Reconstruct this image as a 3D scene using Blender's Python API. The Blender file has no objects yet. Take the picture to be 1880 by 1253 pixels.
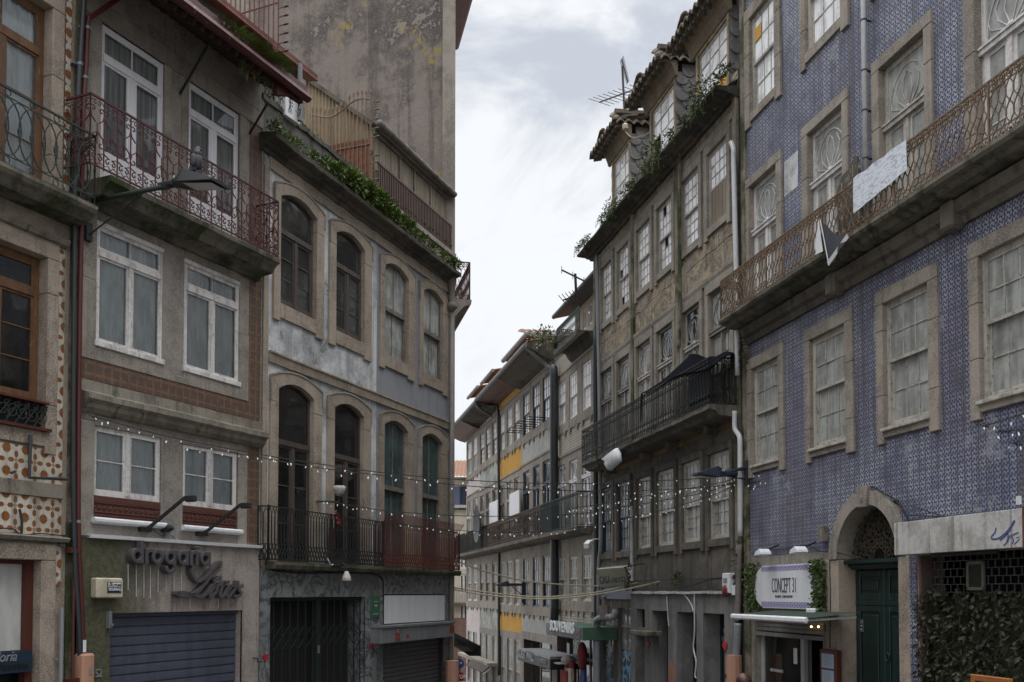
import bpy, math, random
from math import sin, cos, pi, radians, hypot, atan2, sqrt, floor
from mathutils import Vector, Matrix
random.seed(7)
RND = random.Random(11)
sc = bpy.context.scene
COL = sc.collection
F_PX, PX0, PY0, TILT = 1800.0, 940.0, 1024.0, radians(2.06)
CAM = Vector((0, 0, 5.0))
cam_d = bpy.data.cameras.new('camera')
cam = bpy.data.objects.new('camera', cam_d)
COL.objects.link(cam)
cam.location = CAM
cam.rotation_euler = (pi / 2 + TILT, 0, 0)
cam_d.sensor_width = 36
cam_d.lens = 36 * F_PX / 1880
cam_d.shift_y = (PY0 - 626.5) / 1880
cam_d.clip_start = 0.1
cam_d.clip_end = 2000
sc.camera = cam
def ray(px, py):
    a, b = (px - PX0) / F_PX, -(py - PY0) / F_PX
    return Vector((a, cos(TILT) - b * sin(TILT), sin(TILT) + b * cos(TILT)))
def at(px, py, Y):
    """world point seen at (px, py) that lies Y metres in front of the camera"""
    d = ray(px, py)
    return CAM + d * (Y / d.y)
class Fac:
    """local frame of a facade: x to the right as one faces it, y into the wall, z up"""
    def __init__(s, x, y, t, side):
        n = hypot(t, 1)
        s.ex = (t / n, 1 / n) if side == 'L' else (-t / n, -1 / n)
        s.ey = (-s.ex[1], s.ex[0])
        s.o = (x, y)
        s.rot = atan2(s.ex[1], s.ex[0])
    def w(s, a, b, z):
        return Vector((s.o[0] + a * s.ex[0] + b * s.ey[0], s.o[1] + a * s.ex[1] + b * s.ey[1], z))
    def p(s, px, py, o=0.0):
        d = ray(px, py)
        q = ((s.o[0] - CAM.x) * s.ey[0] + (s.o[1] - CAM.y) * s.ey[1] - o) / (d.x * s.ey[0] + d.y * s.ey[1])
        P = CAM + d * q
        return ((P.x - s.o[0]) * s.ex[0] + (P.y - s.o[1]) * s.ex[1], P.z)
    def s(s_, px, py, o=0.0): return s_.p(px, py, o)[0]
    def z(s_, px, py, o=0.0): return s_.p(px, py, o)[1]
    def loc(s, P):
        dx, dy = P[0] - s.o[0], P[1] - s.o[1]
        return (dx * s.ex[0] + dy * s.ex[1], dx * s.ey[0] + dy * s.ey[1], P[2])
class World:
    rot = 0.0
    def w(s, a, b, z): return Vector((a, b, z))
WF = World()
def ground_z(y): return 5 - 1.6 - 0.087 * y
class MB:
    def __init__(s): s.v, s.f, s.m = [], [], []
    def add(s, vs, fs, mi=0):
        b = len(s.v)
        s.v += [tuple(v) for v in vs]
        s.f += [tuple(i + b for i in f) for f in fs]
        s.m += [mi] * len(fs)
        return s
    def box(s, x0, x1, y0, y1, z0, z1, mi=0):
        vs = [(x, y, z) for x in (x0, x1) for y in (y0, y1) for z in (z0, z1)]
        return s.add(vs, [(0, 1, 3, 2), (4, 6, 7, 5), (0, 4, 5, 1), (2, 3, 7, 6), (0, 2, 6, 4), (1, 5, 7, 3)], mi)
    def quad(s, a, b, c, d, mi=0): return s.add([a, b, c, d], [(0, 1, 2, 3)], mi)
    def bar(s, a, b, w, h=None, mi=0):
        """square bar from a to b"""
        h = h or w
        a, b = Vector(a), Vector(b)
        d = (b - a).normalized()
        u = d.cross(Vector((0, 0, 1)))
        if u.length < 1e-3: u = Vector((1, 0, 0))
        u.normalize(); n = u.cross(d)
        vs = []
        for p in (a, b):
            for i, j in ((-1, -1), (1, -1), (1, 1), (-1, 1)): vs.append(p + u * (w / 2 * i) + n * (h / 2 * j))
        return s.add(vs, [(3, 2, 1, 0), (4, 5, 6, 7), (0, 1, 5, 4), (1, 2, 6, 5), (2, 3, 7, 6), (3, 0, 4, 7)], mi)
    def tube(s, pts, r, n=5, caps=True, mi=0, closed=False):
        pts = [Vector(p) for p in pts]
        if len(pts) < 2: return s
        rs = r if isinstance(r, (list, tuple)) else [r] * len(pts)
        t0 = (pts[1] - pts[0]).normalized()
        u = t0.cross(Vector((0, 0, 1)))
        if u.length < 1e-3: u = t0.cross(Vector((0, 1, 0)))
        u.normalize()
        vs = []
        N = len(pts)
        for i, p in enumerate(pts):
            if closed: t = pts[(i + 1) % N] - pts[i - 1]
            else: t = pts[min(i + 1, N - 1)] - pts[max(i - 1, 0)]
            if t.length < 1e-9: t = t0
            t.normalize()
            u = u - t * u.dot(t)
            if u.length < 1e-6: u = t.orthogonal()
            u.normalize(); w = t.cross(u)
            for k in range(n):
                a = 2 * pi * k / n + pi / n
                vs.append(p + (u * cos(a) + w * sin(a)) * rs[i])
        fs = []
        for i in range(N if closed else N - 1):
            j = (i + 1) % N
            for k in range(n):
                q = (k + 1) % n
                fs.append((i * n + k, i * n + q, j * n + q, j * n + k))
        if caps and not closed:
            fs.append(tuple(reversed(range(n)))); fs.append(tuple((N - 1) * n + k for k in range(n)))
        return s.add(vs, fs, mi)
    def lathe(s, prof, c=(0, 0, 0), n=12, mi=0):
        """prof: list of (radius, z)"""
        vs = [(c[0] + r * cos(2 * pi * k / n), c[1] + r * sin(2 * pi * k / n), c[2] + z) for r, z in prof for k in range(n)]
        fs = [(i * n + k, i * n + (k + 1) % n, (i + 1) * n + (k + 1) % n, (i + 1) * n + k) for i in range(len(prof) - 1) for k in range(n)]
        fs.append(tuple(reversed(range(n)))); fs.append(tuple((len(prof) - 1) * n + k for k in range(n)))
        return s.add(vs, fs, mi)
    def prism(s, poly, y0, y1, mi=0):
        """outline in (x, z) extruded from y0 to y1"""
        n = len(poly)
        vs = [(x, y0, z) for x, z in poly] + [(x, y1, z) for x, z in poly]
        fs = [tuple(range(n)), tuple(reversed(range(n, 2 * n)))]
        fs += [((i + 1) % n, i, i + n, (i + 1) % n + n) for i in range(n)]
        return s.add(vs, fs, mi)
    def sweep(s, prof, x0, x1, seg=1, jit=0.0, mi=0, z1off=0.0):
        """profile [(y, z)] swept along x"""
        n = len(prof); vs = []
        for i in range(seg + 1):
            x = x0 + (x1 - x0) * i / seg
            jz = RND.uniform(-jit, jit); jy = RND.uniform(-jit, jit) * .5
            for y, z in prof: vs.append((x, y + jy, z + jz + RND.uniform(-jit, jit) * .35 + z1off * i / seg))
        fs = [(i * n + k, i * n + (k + 1) % n, (i + 1) * n + (k + 1) % n, (i + 1) * n + k) for i in range(seg) for k in range(n)]
        fs.append(tuple(reversed(range(n)))); fs.append(tuple(seg * n + k for k in range(n)))
        return s.add(vs, fs, mi)
    def ribbon(s, pts, w, y0, y1, mi=0):
        """a stroke drawn in the (x, z) plane, w wide, solid between y0 and y1"""
        N = len(pts); vs = []
        ws = w if isinstance(w, (list, tuple)) else [w] * N
        for i, (x, z) in enumerate(pts):
            a, b = pts[max(i - 1, 0)], pts[min(i + 1, N - 1)]
            tx, tz = b[0] - a[0], b[1] - a[1]; L = hypot(tx, tz) or 1
            nx, nz = -tz / L * ws[i] / 2, tx / L * ws[i] / 2
            vs += [(x + nx, y0, z + nz), (x - nx, y0, z - nz), (x - nx, y1, z - nz), (x + nx, y1, z + nz)]
        fs = [(i * 4 + k, i * 4 + (k + 1) % 4, i * 4 + 4 + (k + 1) % 4, i * 4 + 4 + k) for i in range(N - 1) for k in range(4)]
        fs += [(3, 2, 1, 0), (N * 4 - 4, N * 4 - 3, N * 4 - 2, N * 4 - 1)]
        return s.add(vs, fs, mi)
    def ball(s, c, r, n=8, m=6, sq=(1, 1, 1), mi=0):
        prof = []
        vs = [(c[0], c[1], c[2] - r * sq[2])]
        for i in range(1, m):
            a = -pi / 2 + pi * i / m
            for k in range(n):
                vs.append((c[0] + r * sq[0] * cos(a) * cos(2 * pi * k / n), c[1] + r * sq[1] * cos(a) * sin(2 * pi * k / n), c[2] + r * sq[2] * sin(a)))
        vs.append((c[0], c[1], c[2] + r * sq[2]))
        fs = [(0, 1 + (k + 1) % n, 1 + k) for k in range(n)]
        for i in range(m - 2):
            for k in range(n):
                fs.append((1 + i * n + k, 1 + i * n + (k + 1) % n, 1 + (i + 1) * n + (k + 1) % n, 1 + (i + 1) * n + k))
        T = len(vs) - 1; b = 1 + (m - 2) * n
        fs += [(T, b + k, b + (k + 1) % n) for k in range(n)]
        return s.add(vs, fs, mi)
    def panel(s, x0, x1, z0, z1, holes=(), y=0.0, mi=0):
        """upright sheet with rectangular holes (hx0, hx1, hz0, hz1)"""
        xs = sorted({x0, x1} | {min(max(h[k], x0), x1) for h in holes for k in (0, 1)})
        zs = sorted({z0, z1} | {min(max(h[k], z0), z1) for h in holes for k in (2, 3)})
        ix, iz, vs, fs = {}, {}, [], []
        idx = {}
        def V(i, j):
            if (i, j) not in idx: idx[(i, j)] = len(vs); vs.append((xs[i], y, zs[j]))
            return idx[(i, j)]
        for i in range(len(xs) - 1):
            for j in range(len(zs) - 1):
                mx, mz = (xs[i] + xs[i + 1]) / 2, (zs[j] + zs[j + 1]) / 2
                if xs[i + 1] - xs[i] < 1e-5 or zs[j + 1] - zs[j] < 1e-5: continue
                if any(h[0] < mx < h[1] and h[2] < mz < h[3] for h in holes): continue
                fs.append((V(i, j), V(i + 1, j), V(i + 1, j + 1), V(i, j + 1)))
        return s.add(vs, fs, mi)
    def mesh(s, name, mats, off=(0, 0, 0), smooth=False):
        me = bpy.data.meshes.new(name)
        me.from_pydata([(v[0] - off[0], v[1] - off[1], v[2] - off[2]) for v in s.v], [], s.f)
        if not isinstance(mats, (list, tuple)): mats = [mats]
        for m in mats: me.materials.append(m)
        if len(mats) > 1: me.polygons.foreach_set('material_index', s.m)
        if smooth: me.polygons.foreach_set('use_smooth', [True] * len(me.polygons))
        me.update()
        return me
BASE = {}
def thing(name, label, cat, fac, base=(0, 0, 0), group=None):
    o = bpy.data.objects.new(name, None); COL.objects.link(o)
    o.empty_display_size = .2
    o.location = fac.w(*base); o.rotation_euler = (0, 0, fac.rot)
    o['label'] = label; o['category'] = cat
    if group: o['group'] = group
    BASE[o.name] = base
    return o
def part(parent, name, mb, mats, bevel=0.0, smooth=False, loc=None, label=None):
    """mesh child; its builder is in facade coordinates unless loc is given"""
    root = parent
    while root.parent: root = root.parent
    base = BASE[root.name]
    if loc is None:
        me = mb.mesh(name, mats, base, smooth) if isinstance(mb, MB) else mb
    else:
        me = mb.mesh(name, mats, (0, 0, 0), smooth) if isinstance(mb, MB) else mb
    o = bpy.data.objects.new(name, me); COL.objects.link(o)
    o.parent = parent
    if loc is not None:
        o.location = (loc[0] - base[0], loc[1] - base[1], loc[2] - base[2]) if parent is root else loc
    if bevel:
        b = o.modifiers.new('bevel', 'BEVEL'); b.width = bevel; b.segments = 1; b.limit_method = 'ANGLE'; b.angle_limit = radians(50)
    if label: o['label'] = label
    return o
def single(name, label, cat, fac, base, mb, mats, group=None, bevel=0.0, smooth=False):
    """a thing that is one mesh"""
    o = bpy.data.objects.new(name, mb.mesh(name, mats, base, smooth)); COL.objects.link(o)
    o.location = fac.w(*base); o.rotation_euler = (0, 0, fac.rot)
    o['label'] = label; o['category'] = cat
    if group: o['group'] = group
    BASE[o.name] = base
    if bevel:
        b = o.modifiers.new('bevel', 'BEVEL'); b.width = bevel; b.segments = 1; b.limit_method = 'ANGLE'; b.angle_limit = radians(50)
    return o
def struct(name, mb, mats):
    o = bpy.data.objects.new(name, mb.mesh(name, mats)); COL.objects.link(o); o['kind'] = 'structure'
    return o
def catmull(pts, n=6, closed=False):
    P = [Vector(p) for p in pts]; out = []
    N = len(P)
    for i in range(N if closed else N - 1):
        if closed: a, b, c, d = P[i - 1], P[i], P[(i + 1) % N], P[(i + 2) % N]
        else: a, b, c, d = P[max(i - 1, 0)], P[i], P[i + 1], P[min(i + 2, N - 1)]
        for k in range(n):
            t = k / n
            out.append(.5 * ((2 * b) + (c - a) * t + (2 * a - 5 * b + 4 * c - d) * t * t + (3 * b - a - 3 * c + d) * t ** 3))
    if not closed: out.append(P[-1])
    return out
def text_mb(mb, txt, x, z, size, y0, y1, sx=1.0, mi=0, align='LEFT', slant=0.0, rise=0.0, bold=0.0):
    """solid lettering standing in the (x, z) plane between y0 (front) and y1"""
    cu = bpy.data.curves.new('t', 'FONT'); cu.body = txt; cu.size = size; cu.align_x = align
    cu.extrude = abs(y1 - y0) / 2; cu.resolution_u = 3; cu.offset = bold
    ob = bpy.data.objects.new('t', cu)
    me = bpy.data.meshes.new_from_object(ob)
    ym = (y0 + y1) / 2
    vs = [(x + (v.co.x + v.co.y * slant) * sx, ym - v.co.z, z + v.co.y + v.co.x * rise) for v in me.vertices]
    mb.add(vs, [tuple(p.vertices) for p in me.polygons], mi)
    bpy.data.objects.remove(ob); bpy.data.curves.remove(cu); bpy.data.meshes.remove(me)
    return mb
class E:
    """a value in a node tree; arithmetic adds Math nodes"""
    def __init__(s, g, k): s.g, s.k = g, k
    def op(s, o, b=None, c=None, clamp=False):
        n = s.g.nt.nodes.new('ShaderNodeMath'); n.operation = o; n.use_clamp = clamp
        for i, q in enumerate((s, b, c)):
            if q is None: continue
            if isinstance(q, E): s.g.nt.links.new(q.k, n.inputs[i])
            else: n.inputs[i].default_value = q
        return E(s.g, n.outputs[0])
    def __add__(s, b): return s.op('ADD', b)
    __radd__ = __add__
    def __sub__(s, b): return s.op('SUBTRACT', b)
    def __rsub__(s, b): return (s * -1) + b
    def __mul__(s, b): return s.op('MULTIPLY', b)
    __rmul__ = __mul__
    def __truediv__(s, b): return s.op('DIVIDE', b)
    def fr(s): return s.op('FRACT')
    def ab(s): return s.op('ABSOLUTE')
    def lt(s, b): return s.op('LESS_THAN', b)
    def gt(s, b): return s.op('GREATER_THAN', b)
    def mx(s, b): return s.op('MAXIMUM', b)
    def mn(s, b): return s.op('MINIMUM', b)
    def sq(s): return s.op('MULTIPLY', s)
    def sin(s): return s.op('SINE')
    def floor(s): return s.op('FLOOR')
class G:
    def __init__(s, nt, rand=True):
        s.nt = nt
        tc = nt.nodes.new('ShaderNodeTexCoord')
        s.raw = tc.outputs['Object']
        sp = nt.nodes.new('ShaderNodeSeparateXYZ'); nt.links.new(s.raw, sp.inputs[0])
        s.x, s.y, s.z = (E(s, sp.outputs[i]) for i in range(3))
        oi = nt.nodes.new('ShaderNodeObjectInfo'); s.rnd = E(s, oi.outputs['Random'])
        if rand:
            cb = nt.nodes.new('ShaderNodeCombineXYZ'); r = s.rnd * 37.0
            for i in range(3): nt.links.new(r.k, cb.inputs[i])
            va = nt.nodes.new('ShaderNodeVectorMath'); va.operation = 'ADD'
            nt.links.new(s.raw, va.inputs[0]); nt.links.new(cb.outputs[0], va.inputs[1])
            s.vec = va.outputs[0]
        else: s.vec = s.raw
    def scaled(s, sc_):
        vm = s.nt.nodes.new('ShaderNodeVectorMath'); vm.operation = 'MULTIPLY'
        s.nt.links.new(s.vec, vm.inputs[0])
        vm.inputs[1].default_value = sc_ if isinstance(sc_, tuple) else (sc_,) * 3
        return vm.outputs[0]
    def noise(s, sc_, det=4, rough=.55, dist=0.0):
        n = s.nt.nodes.new('ShaderNodeTexNoise'); s.nt.links.new(s.scaled(sc_), n.inputs['Vector'])
        n.inputs['Scale'].default_value = 1; n.inputs['Detail'].default_value = det
        n.inputs['Roughness'].default_value = rough; n.inputs['Distortion'].default_value = dist
        return E(s, n.outputs[0])
    def vor(s, sc_, feat='F1', out='Distance'):
        n = s.nt.nodes.new('ShaderNodeTexVoronoi'); n.feature = feat; s.nt.links.new(s.scaled(sc_), n.inputs['Vector'])
        n.inputs['Scale'].default_value = 1
        return E(s, n.outputs[out])
    def ramp(s, e, a, b, lo=0.0, hi=1.0):
        n = s.nt.nodes.new('ShaderNodeMapRange'); n.interpolation_type = 'SMOOTHSTEP'
        s.nt.links.new(e.k, n.inputs[0])
        for i, q in enumerate((a, b, lo, hi)): n.inputs[i + 1].default_value = q
        return E(s, n.outputs[0])
    def mix(s, f, a, b, blend='MIX'):
        n = s.nt.nodes.new('ShaderNodeMix'); n.data_type = 'RGBA'; n.blend_type = blend
        for q, i in ((f, 0), (a, 6), (b, 7)):
            if isinstance(q, E): s.nt.links.new(q.k, n.inputs[i])
            elif isinstance(q, (tuple, list)): n.inputs[i].default_value = (*q[:3], 1)
            elif isinstance(q, (int, float)): n.inputs[i].default_value = q
            else: s.nt.links.new(q, n.inputs[i])
        return n.outputs[2]
def mat(name, fn, rand=True):
    m = bpy.data.materials.new(name); m.use_nodes = True
    nt = m.node_tree; nt.nodes.clear()
    g = G(nt, rand)
    r = fn(g)
    out = nt.nodes.new('ShaderNodeOutputMaterial')
    if 'shader' in r:
        nt.links.new(r['shader'], out.inputs[0]); return m
    b = nt.nodes.new('ShaderNodeBsdfPrincipled')
    nt.links.new(b.outputs[0], out.inputs[0])
    c = r['col']
    if isinstance(c, (tuple, list)): b.inputs['Base Color'].default_value = (*c[:3], 1)
    else: nt.links.new(c, b.inputs['Base Color'])
    for key, inp in (('rough', 'Roughness'), ('metal', 'Metallic'), ('spec', 'Specular IOR Level'), ('emit', 'Emission Strength')):
        if key in r:
            q = r[key]
            if isinstance(q, E): nt.links.new(q.k, b.inputs[inp])
            else: b.inputs[inp].default_value = q
    if 'ecol' in r: b.inputs['Emission Color'].default_value = (*r['ecol'], 1)
    if 'bump' in r:
        bm = nt.nodes.new('ShaderNodeBump'); bm.inputs['Strength'].default_value = r.get('bstr', .5)
        bm.inputs['Distance'].default_value = r.get('bdist', .02)
        nt.links.new(r['bump'].k, bm.inputs['Height']); nt.links.new(bm.outputs[0], b.inputs['Normal'])
    return m
def weath(name, base, dark=None, blotch=.7, streak=.6, speck=.35, moss=0.0, rough=.88, bstr=.35, scale=1.0, peel=None, peel_at=.6, lich=0.0, joints=None, moss_left=None):
    dark = dark or tuple(c * .35 for c in base)
    def fn(g):
        n1 = g.noise(.55 * scale, 5, .6, .4); n2 = g.noise(3.1 * scale, 6, .65); n3 = g.noise(70, 2, .5)
        n4 = g.noise(16 * scale, 5, .7)
        st = g.noise((5.5 * scale, 5.5 * scale, .28 * scale), 5, .6, .6)
        col = g.mix(g.ramp(n1 * .45 + n2 * .33 + n4 * .22, .455, .555) * blotch, base, dark)
        col = g.mix(g.ramp(st * .75 + n2 * .15 + n4 * .1, .50, .61) * streak, col, tuple(c * .75 for c in dark))
        col = g.mix(g.ramp(n3 * .65 + n4 * .35, .46, .57) * speck, col, tuple(min(1, c * 1.55) for c in base))
        if peel: col = g.mix(g.ramp(n1 * .35 + n2 * .4 + n4 * .25, peel_at, peel_at + .025), col, peel)
        if lich: col = g.mix(g.ramp(g.noise(1.1, 9, .8), .57, .60) * lich, col, (.30, .24, .06))
        if moss:
            m1 = g.noise(1.1 * scale, 6, .7, .3)
            col = g.mix(g.ramp(m1 * .7 + st * .3, .60 - moss * .16, .72 - moss * .16), col, (.032, .042, .012))
        if moss_left:
            q = g.ramp(g.x, *moss_left); q2 = g.ramp(n2 * .4 + st * .35 + n4 * .25 + q * .22, .50, .64) * q.mn(1.0)
            col = g.mix(q2 * .92, col, g.mix(g.ramp(n4, .4, .6), (.03, .036, .012), (.075, .072, .035)))
        h = n4 * .6 + n2 * .6 + n3 * .35
        if joints:
            bz, bx = joints
            row = (g.z / bz).floor()
            jx = ((g.x / bx) + row * .5).fr(); jz = (g.z / bz).fr()
            j = jx.mn(1 - jx).__mul__(bx).lt(.012).mx(jz.mn(1 - jz).__mul__(bz).lt(.012))
            col = g.mix(j * .75, col, tuple(c * .5 for c in dark)); h = h - j * .8
        return dict(col=col, rough=rough, bump=h, bstr=bstr, bdist=.02)
    return mat(name, fn)
def paint(name, base, rough=.45, chips=.0, chipcol=(.12, .085, .06), dirt=.35, metal=0.0, fine=1.0):
    def fn(g):
        n = g.noise(9 * fine, 6, .7); n2 = g.noise((22 * fine, 22 * fine, 5 * fine), 6, .75); s = g.noise((6, 6, .5), 4, .6)
        col = g.mix(g.ramp(s * .6 + n * .4, .45, .60) * dirt, base, tuple(c * .35 for c in base))
        if chips: col = g.mix(g.ramp(n2 * .7 + n * .3, .64 - chips * .2, .66 - chips * .2), col, chipcol)
        return dict(col=col, rough=rough, metal=metal, bump=n2, bstr=.15 + chips * .3, bdist=.006)
    return mat(name, fn)
def iron(name, base, rust=.3, rustcol=(.17, .065, .022)):
    def fn(g):
        n = g.noise(7, 6, .75); n2 = g.noise(40, 3, .6)
        col = g.mix(g.ramp(n * .7 + n2 * .3, .62 - rust * .28, .72 - rust * .28), base, rustcol)
        col = g.mix(g.ramp(n2, .4, .7) * .4, col, tuple(c * .5 for c in base))
        return dict(col=col, rough=.65, bump=n2, bstr=.3, bdist=.004)
    return mat(name, fn)
def flat(name, col, rough=.6, emit=0.0, metal=0.0, spec=.5):
    d = dict(col=col, rough=rough, metal=metal, spec=spec)
    if emit: d['emit'] = emit; d['ecol'] = col
    return mat(name, lambda g: d)
def glass(name, tint=(.92, .95, .97), dirt=.25, filmcol=(.35, .36, .36), clear=.7, ior=1.6, refl=0.0):
    """window pane: see-through, mirror-like at an angle, with a film of dirt; a white film paints in reflected sky"""
    def fn(g):
        nt = g.nt
        tr = nt.nodes.new('ShaderNodeBsdfTransparent'); tr.inputs[0].default_value = (*[c * clear for c in tint], 1)
        gl = nt.nodes.new('ShaderNodeBsdfGlossy'); gl.inputs['Roughness'].default_value = .04; gl.inputs[0].default_value = (.97, .98, 1, 1)
        wob = g.noise(2.2, 2, .5); bm = nt.nodes.new('ShaderNodeBump'); bm.inputs['Strength'].default_value = .12; bm.inputs['Distance'].default_value = .03
        nt.links.new(wob.k, bm.inputs['Height']); nt.links.new(bm.outputs[0], gl.inputs['Normal'])
        fr = nt.nodes.new('ShaderNodeFresnel'); fr.inputs[0].default_value = ior
        m1 = nt.nodes.new('ShaderNodeMixShader'); f0 = E(g, fr.outputs[0]) * (1 - refl) + g.ramp(g.noise(3.7, 3, .6), .25, .7, refl * .55, refl); nt.links.new(f0.k, m1.inputs[0]); nt.links.new(tr.outputs[0], m1.inputs[1]); nt.links.new(gl.outputs[0], m1.inputs[2])
        df = nt.nodes.new('ShaderNodeBsdfDiffuse'); df.inputs[0].default_value = (*filmcol, 1)
        m2 = nt.nodes.new('ShaderNodeMixShader')
        f = g.ramp(g.noise(2.6, 5, .65) * .6 + g.noise((9, 9, 1.2), 3) * .4, .3, .75) * dirt + dirt * .45
        nt.links.new(f.k, m2.inputs[0]); nt.links.new(m1.outputs[0], m2.inputs[1]); nt.links.new(df.outputs[0], m2.inputs[2])
        return dict(shader=m2.outputs[0])
    return mat(name, fn)
def blue_tiles(g):
    T = .137
    u, v = (g.x / T).fr() - .5, (g.z / T).fr() - .5
    a, b = u.ab(), v.ab()
    w1 = (g.x * (2 * pi * 2 / T)).sin() * (g.z * (2 * pi * 2 / T)).sin()
    w2 = ((g.x + g.z) * (2 * pi * 1.5 / T)).sin() * ((g.x - g.z) * (2 * pi * 1.5 / T)).sin()
    r2 = u.sq() + v.sq()
    ring = (r2.op('SQRT') - .30).ab().lt(.06)
    corner = ((a - .5).sq() + (b - .5).sq()).op('SQRT')
    pat = (w1 * .6 + w2 * .6).gt(.10).mx(ring * .8).mx(corner.lt(.13)) * (1 - corner.lt(.06))
    pat = pat * (1 - r2.lt(.005))
    n1 = g.noise(.5, 4, .6, .3); n2 = g.noise(3, 5, .65); st = g.noise((5, 5, .3), 4, .6)
    cell = g.vor((1 / T, .01, 1 / T))
    white = g.mix(g.ramp(n1, .45, .56), (.36, .365, .37), (.23, .23, .235))
    white = g.mix(g.ramp(g.noise(.33, 4, .6), .5, .62), white, (.26, .235, .225))
    blue = g.mix(g.ramp(n2, .35, .65), (.018, .036, .15), (.035, .046, .13))
    col = g.mix(pat, blue, white)
    jd = a.mx(b)
    col = g.mix(jd.gt(.462) * .85, col, (.022, .03, .09)); col = g.mix(g.ramp((g.x / T).floor().sin() * (g.z / T * 1.7).floor().sin() + n2, .75, 1.5) * .35, col, (.05, .06, .13))
    band = (g.z / (T * 1.0)).fr()
    rowd = ((g.z / T).floor() * .37 + (n2 * .2)).fr()
    col = g.mix(g.ramp(st * .7 + n2 * .3, .48, .60) * .6, col, (.07, .065, .075))
    col = g.mix(g.ramp(g.noise(.8, 8, .75), .585, .61) * .4, col, (.36, .37, .40))
    return dict(col=col, rough=.42, spec=.35, bump=(1 - jd.gt(.475)) + n2 * .3, bstr=.35, bdist=.004)
def orange_tiles(g):
    T = .30
    u, v = (g.x / T).fr() - .5, (g.z / T).fr() - .5
    def petals(u, v):
        a = u.ab().mx(v.ab()); b = u.ab().mn(v.ab())
        return (((a - .265) / .155).sq() + (b / .105).sq()).lt(1.0), a, b
    p, a, b = petals(u, v)
    u2, v2 = (g.x / T + .5).fr() - .5, (g.z / T + .5).fr() - .5
    a2, b2 = u2.ab().mx(v2.ab()), u2.ab().mn(v2.ab())
    octa = (a2 + b2).lt(.27).mx((a2.sq() + b2.sq()).lt(.045))
    dots = (((a2 - .23).sq() + b2.sq())).lt(.0016)
    core = (u.sq() + v.sq()).op('SQRT'); c1 = core.lt(.075) * core.gt(.04)
    n = g.noise(5, 5, .6); d = g.noise(.9, 5, .65)
    org = g.mix(g.ramp(n, .35, .65), (.25, .095, .026), (.17, .06, .02))
    wh = g.mix(g.ramp(d, .4, .65), (.60, .55, .47), (.40, .36, .30))
    col = g.mix(p.mx(octa * (1 - dots)), wh, org)
    col = g.mix(c1, col, (.16, .06, .03))
    edge = ((a2 + b2) - .27).ab().lt(.016)
    col = g.mix(edge * .6, col, (.10, .06, .03))
    j = ((g.x / (T / 2)).fr() - .5).ab().mx(((g.z / (T / 2)).fr() - .5).ab()).gt(.488)
    col = g.mix(j * .6, col, (.2, .17, .13))
    col = g.mix(g.ramp(g.noise((5, 5, .4), 4, .6), .5, .7) * .5, col, (.10, .085, .05))
    return dict(col=col, rough=.35, spec=.4, bump=n, bstr=.08, bdist=.004)
def brown_tiles(g):
    T = .163
    u, v = (g.x / T).fr() - .5, (g.z / T).fr() - .5
    a, b = u.ab().mx(v.ab()), u.ab().mn(v.ab())
    grid = a.gt(.40)
    star = ((a + b).gt(.30) * (a + b).lt(.46)).mx((a.sq() + b.sq()).lt(.012)).mx((a - b).lt(.035))
    n = g.noise(9, 5, .7); d = g.noise(2.0, 5, .65)
    base = g.mix(g.ramp(n, .35, .65), (.11, .082, .078), (.062, .052, .06))
    col = g.mix(star * .8, base, (.14, .075, .045))
    col = g.mix(grid, col, g.mix(g.ramp(n, .38, .62), (.215, .135, .078), (.14, .09, .056)))
    col = g.mix((a.gt(.478)) * .6, col, (.10, .07, .045))
    col = g.mix(g.ramp(d, .45, .68) * .45, col, (.09, .065, .05))
    return dict(col=col, rough=.5, spec=.3, bump=n, bstr=.2, bdist=.004)
def marble(g):
    n = g.noise(1.6, 7, .65, 1.5); v = (n - .5).ab(); n2 = g.noise(5, 6, .7, .6); v2 = (n2 - .5).ab()
    col = g.mix(g.ramp(v, 0, .05), (.05, .055, .06), (.27, .28, .28))
    col = g.mix(g.ramp(v2, .0, .02) * .7 + .3, (.09, .095, .1), col)
    col = g.mix(g.ramp(g.noise(.7, 5, .6), .42, .62) * .7, col, (.13, .135, .135))
    return dict(col=col, rough=.35, bump=n2, bstr=.05)
def rubble(g):
    """bare stone with the plaster gone: coursed blocks, lost render, ochre dust"""
    n = g.noise(2.0, 8, .72, .8); n2 = g.noise(11, 7, .75); n3 = g.noise(55, 3, .6); nb = g.noise(.8, 5, .6, .5)
    row = ((g.z + nb * .35) / .62); jz = (row.fr() - .5).ab()
    jx = (((g.x + nb * .5) / 1.05 + row.floor() * .37).fr() - .5).ab()
    j = g.ramp(jz, .465, .5).mx(g.ramp(jx, .475, .5)) * g.ramp(n, .35, .6)
    col = g.mix(g.ramp(n, .44, .56), (.46, .375, .265), (.25, .205, .155))
    col = g.mix(g.ramp(nb, .48, .56) * .6, col, (.30, .27, .235))
    col = g.mix(g.ramp(n2 * .7 + n * .3, .51, .59) * .85, col, (.11, .09, .07))
    col = g.mix(g.ramp(n3, .5, .65) * .5, col, (.5, .42, .31))
    col = g.mix(j * .8, col, (.09, .07, .055))
    col = g.mix(g.ramp(g.noise((4, 4, .4), 5, .6), .56, .7) * .6, col, (.07, .065, .05))
    col = g.mix(g.ramp(g.noise((2.2, 2.2, .8), 5, .7), .66, .72) * .6, col, (.33, .16, .07))
    h = n * 1.5 + n2 * .8 + n3 * .2 - j * .9
    return dict(col=col, rough=.95, bump=h, bstr=1.0, bdist=.07)
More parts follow.
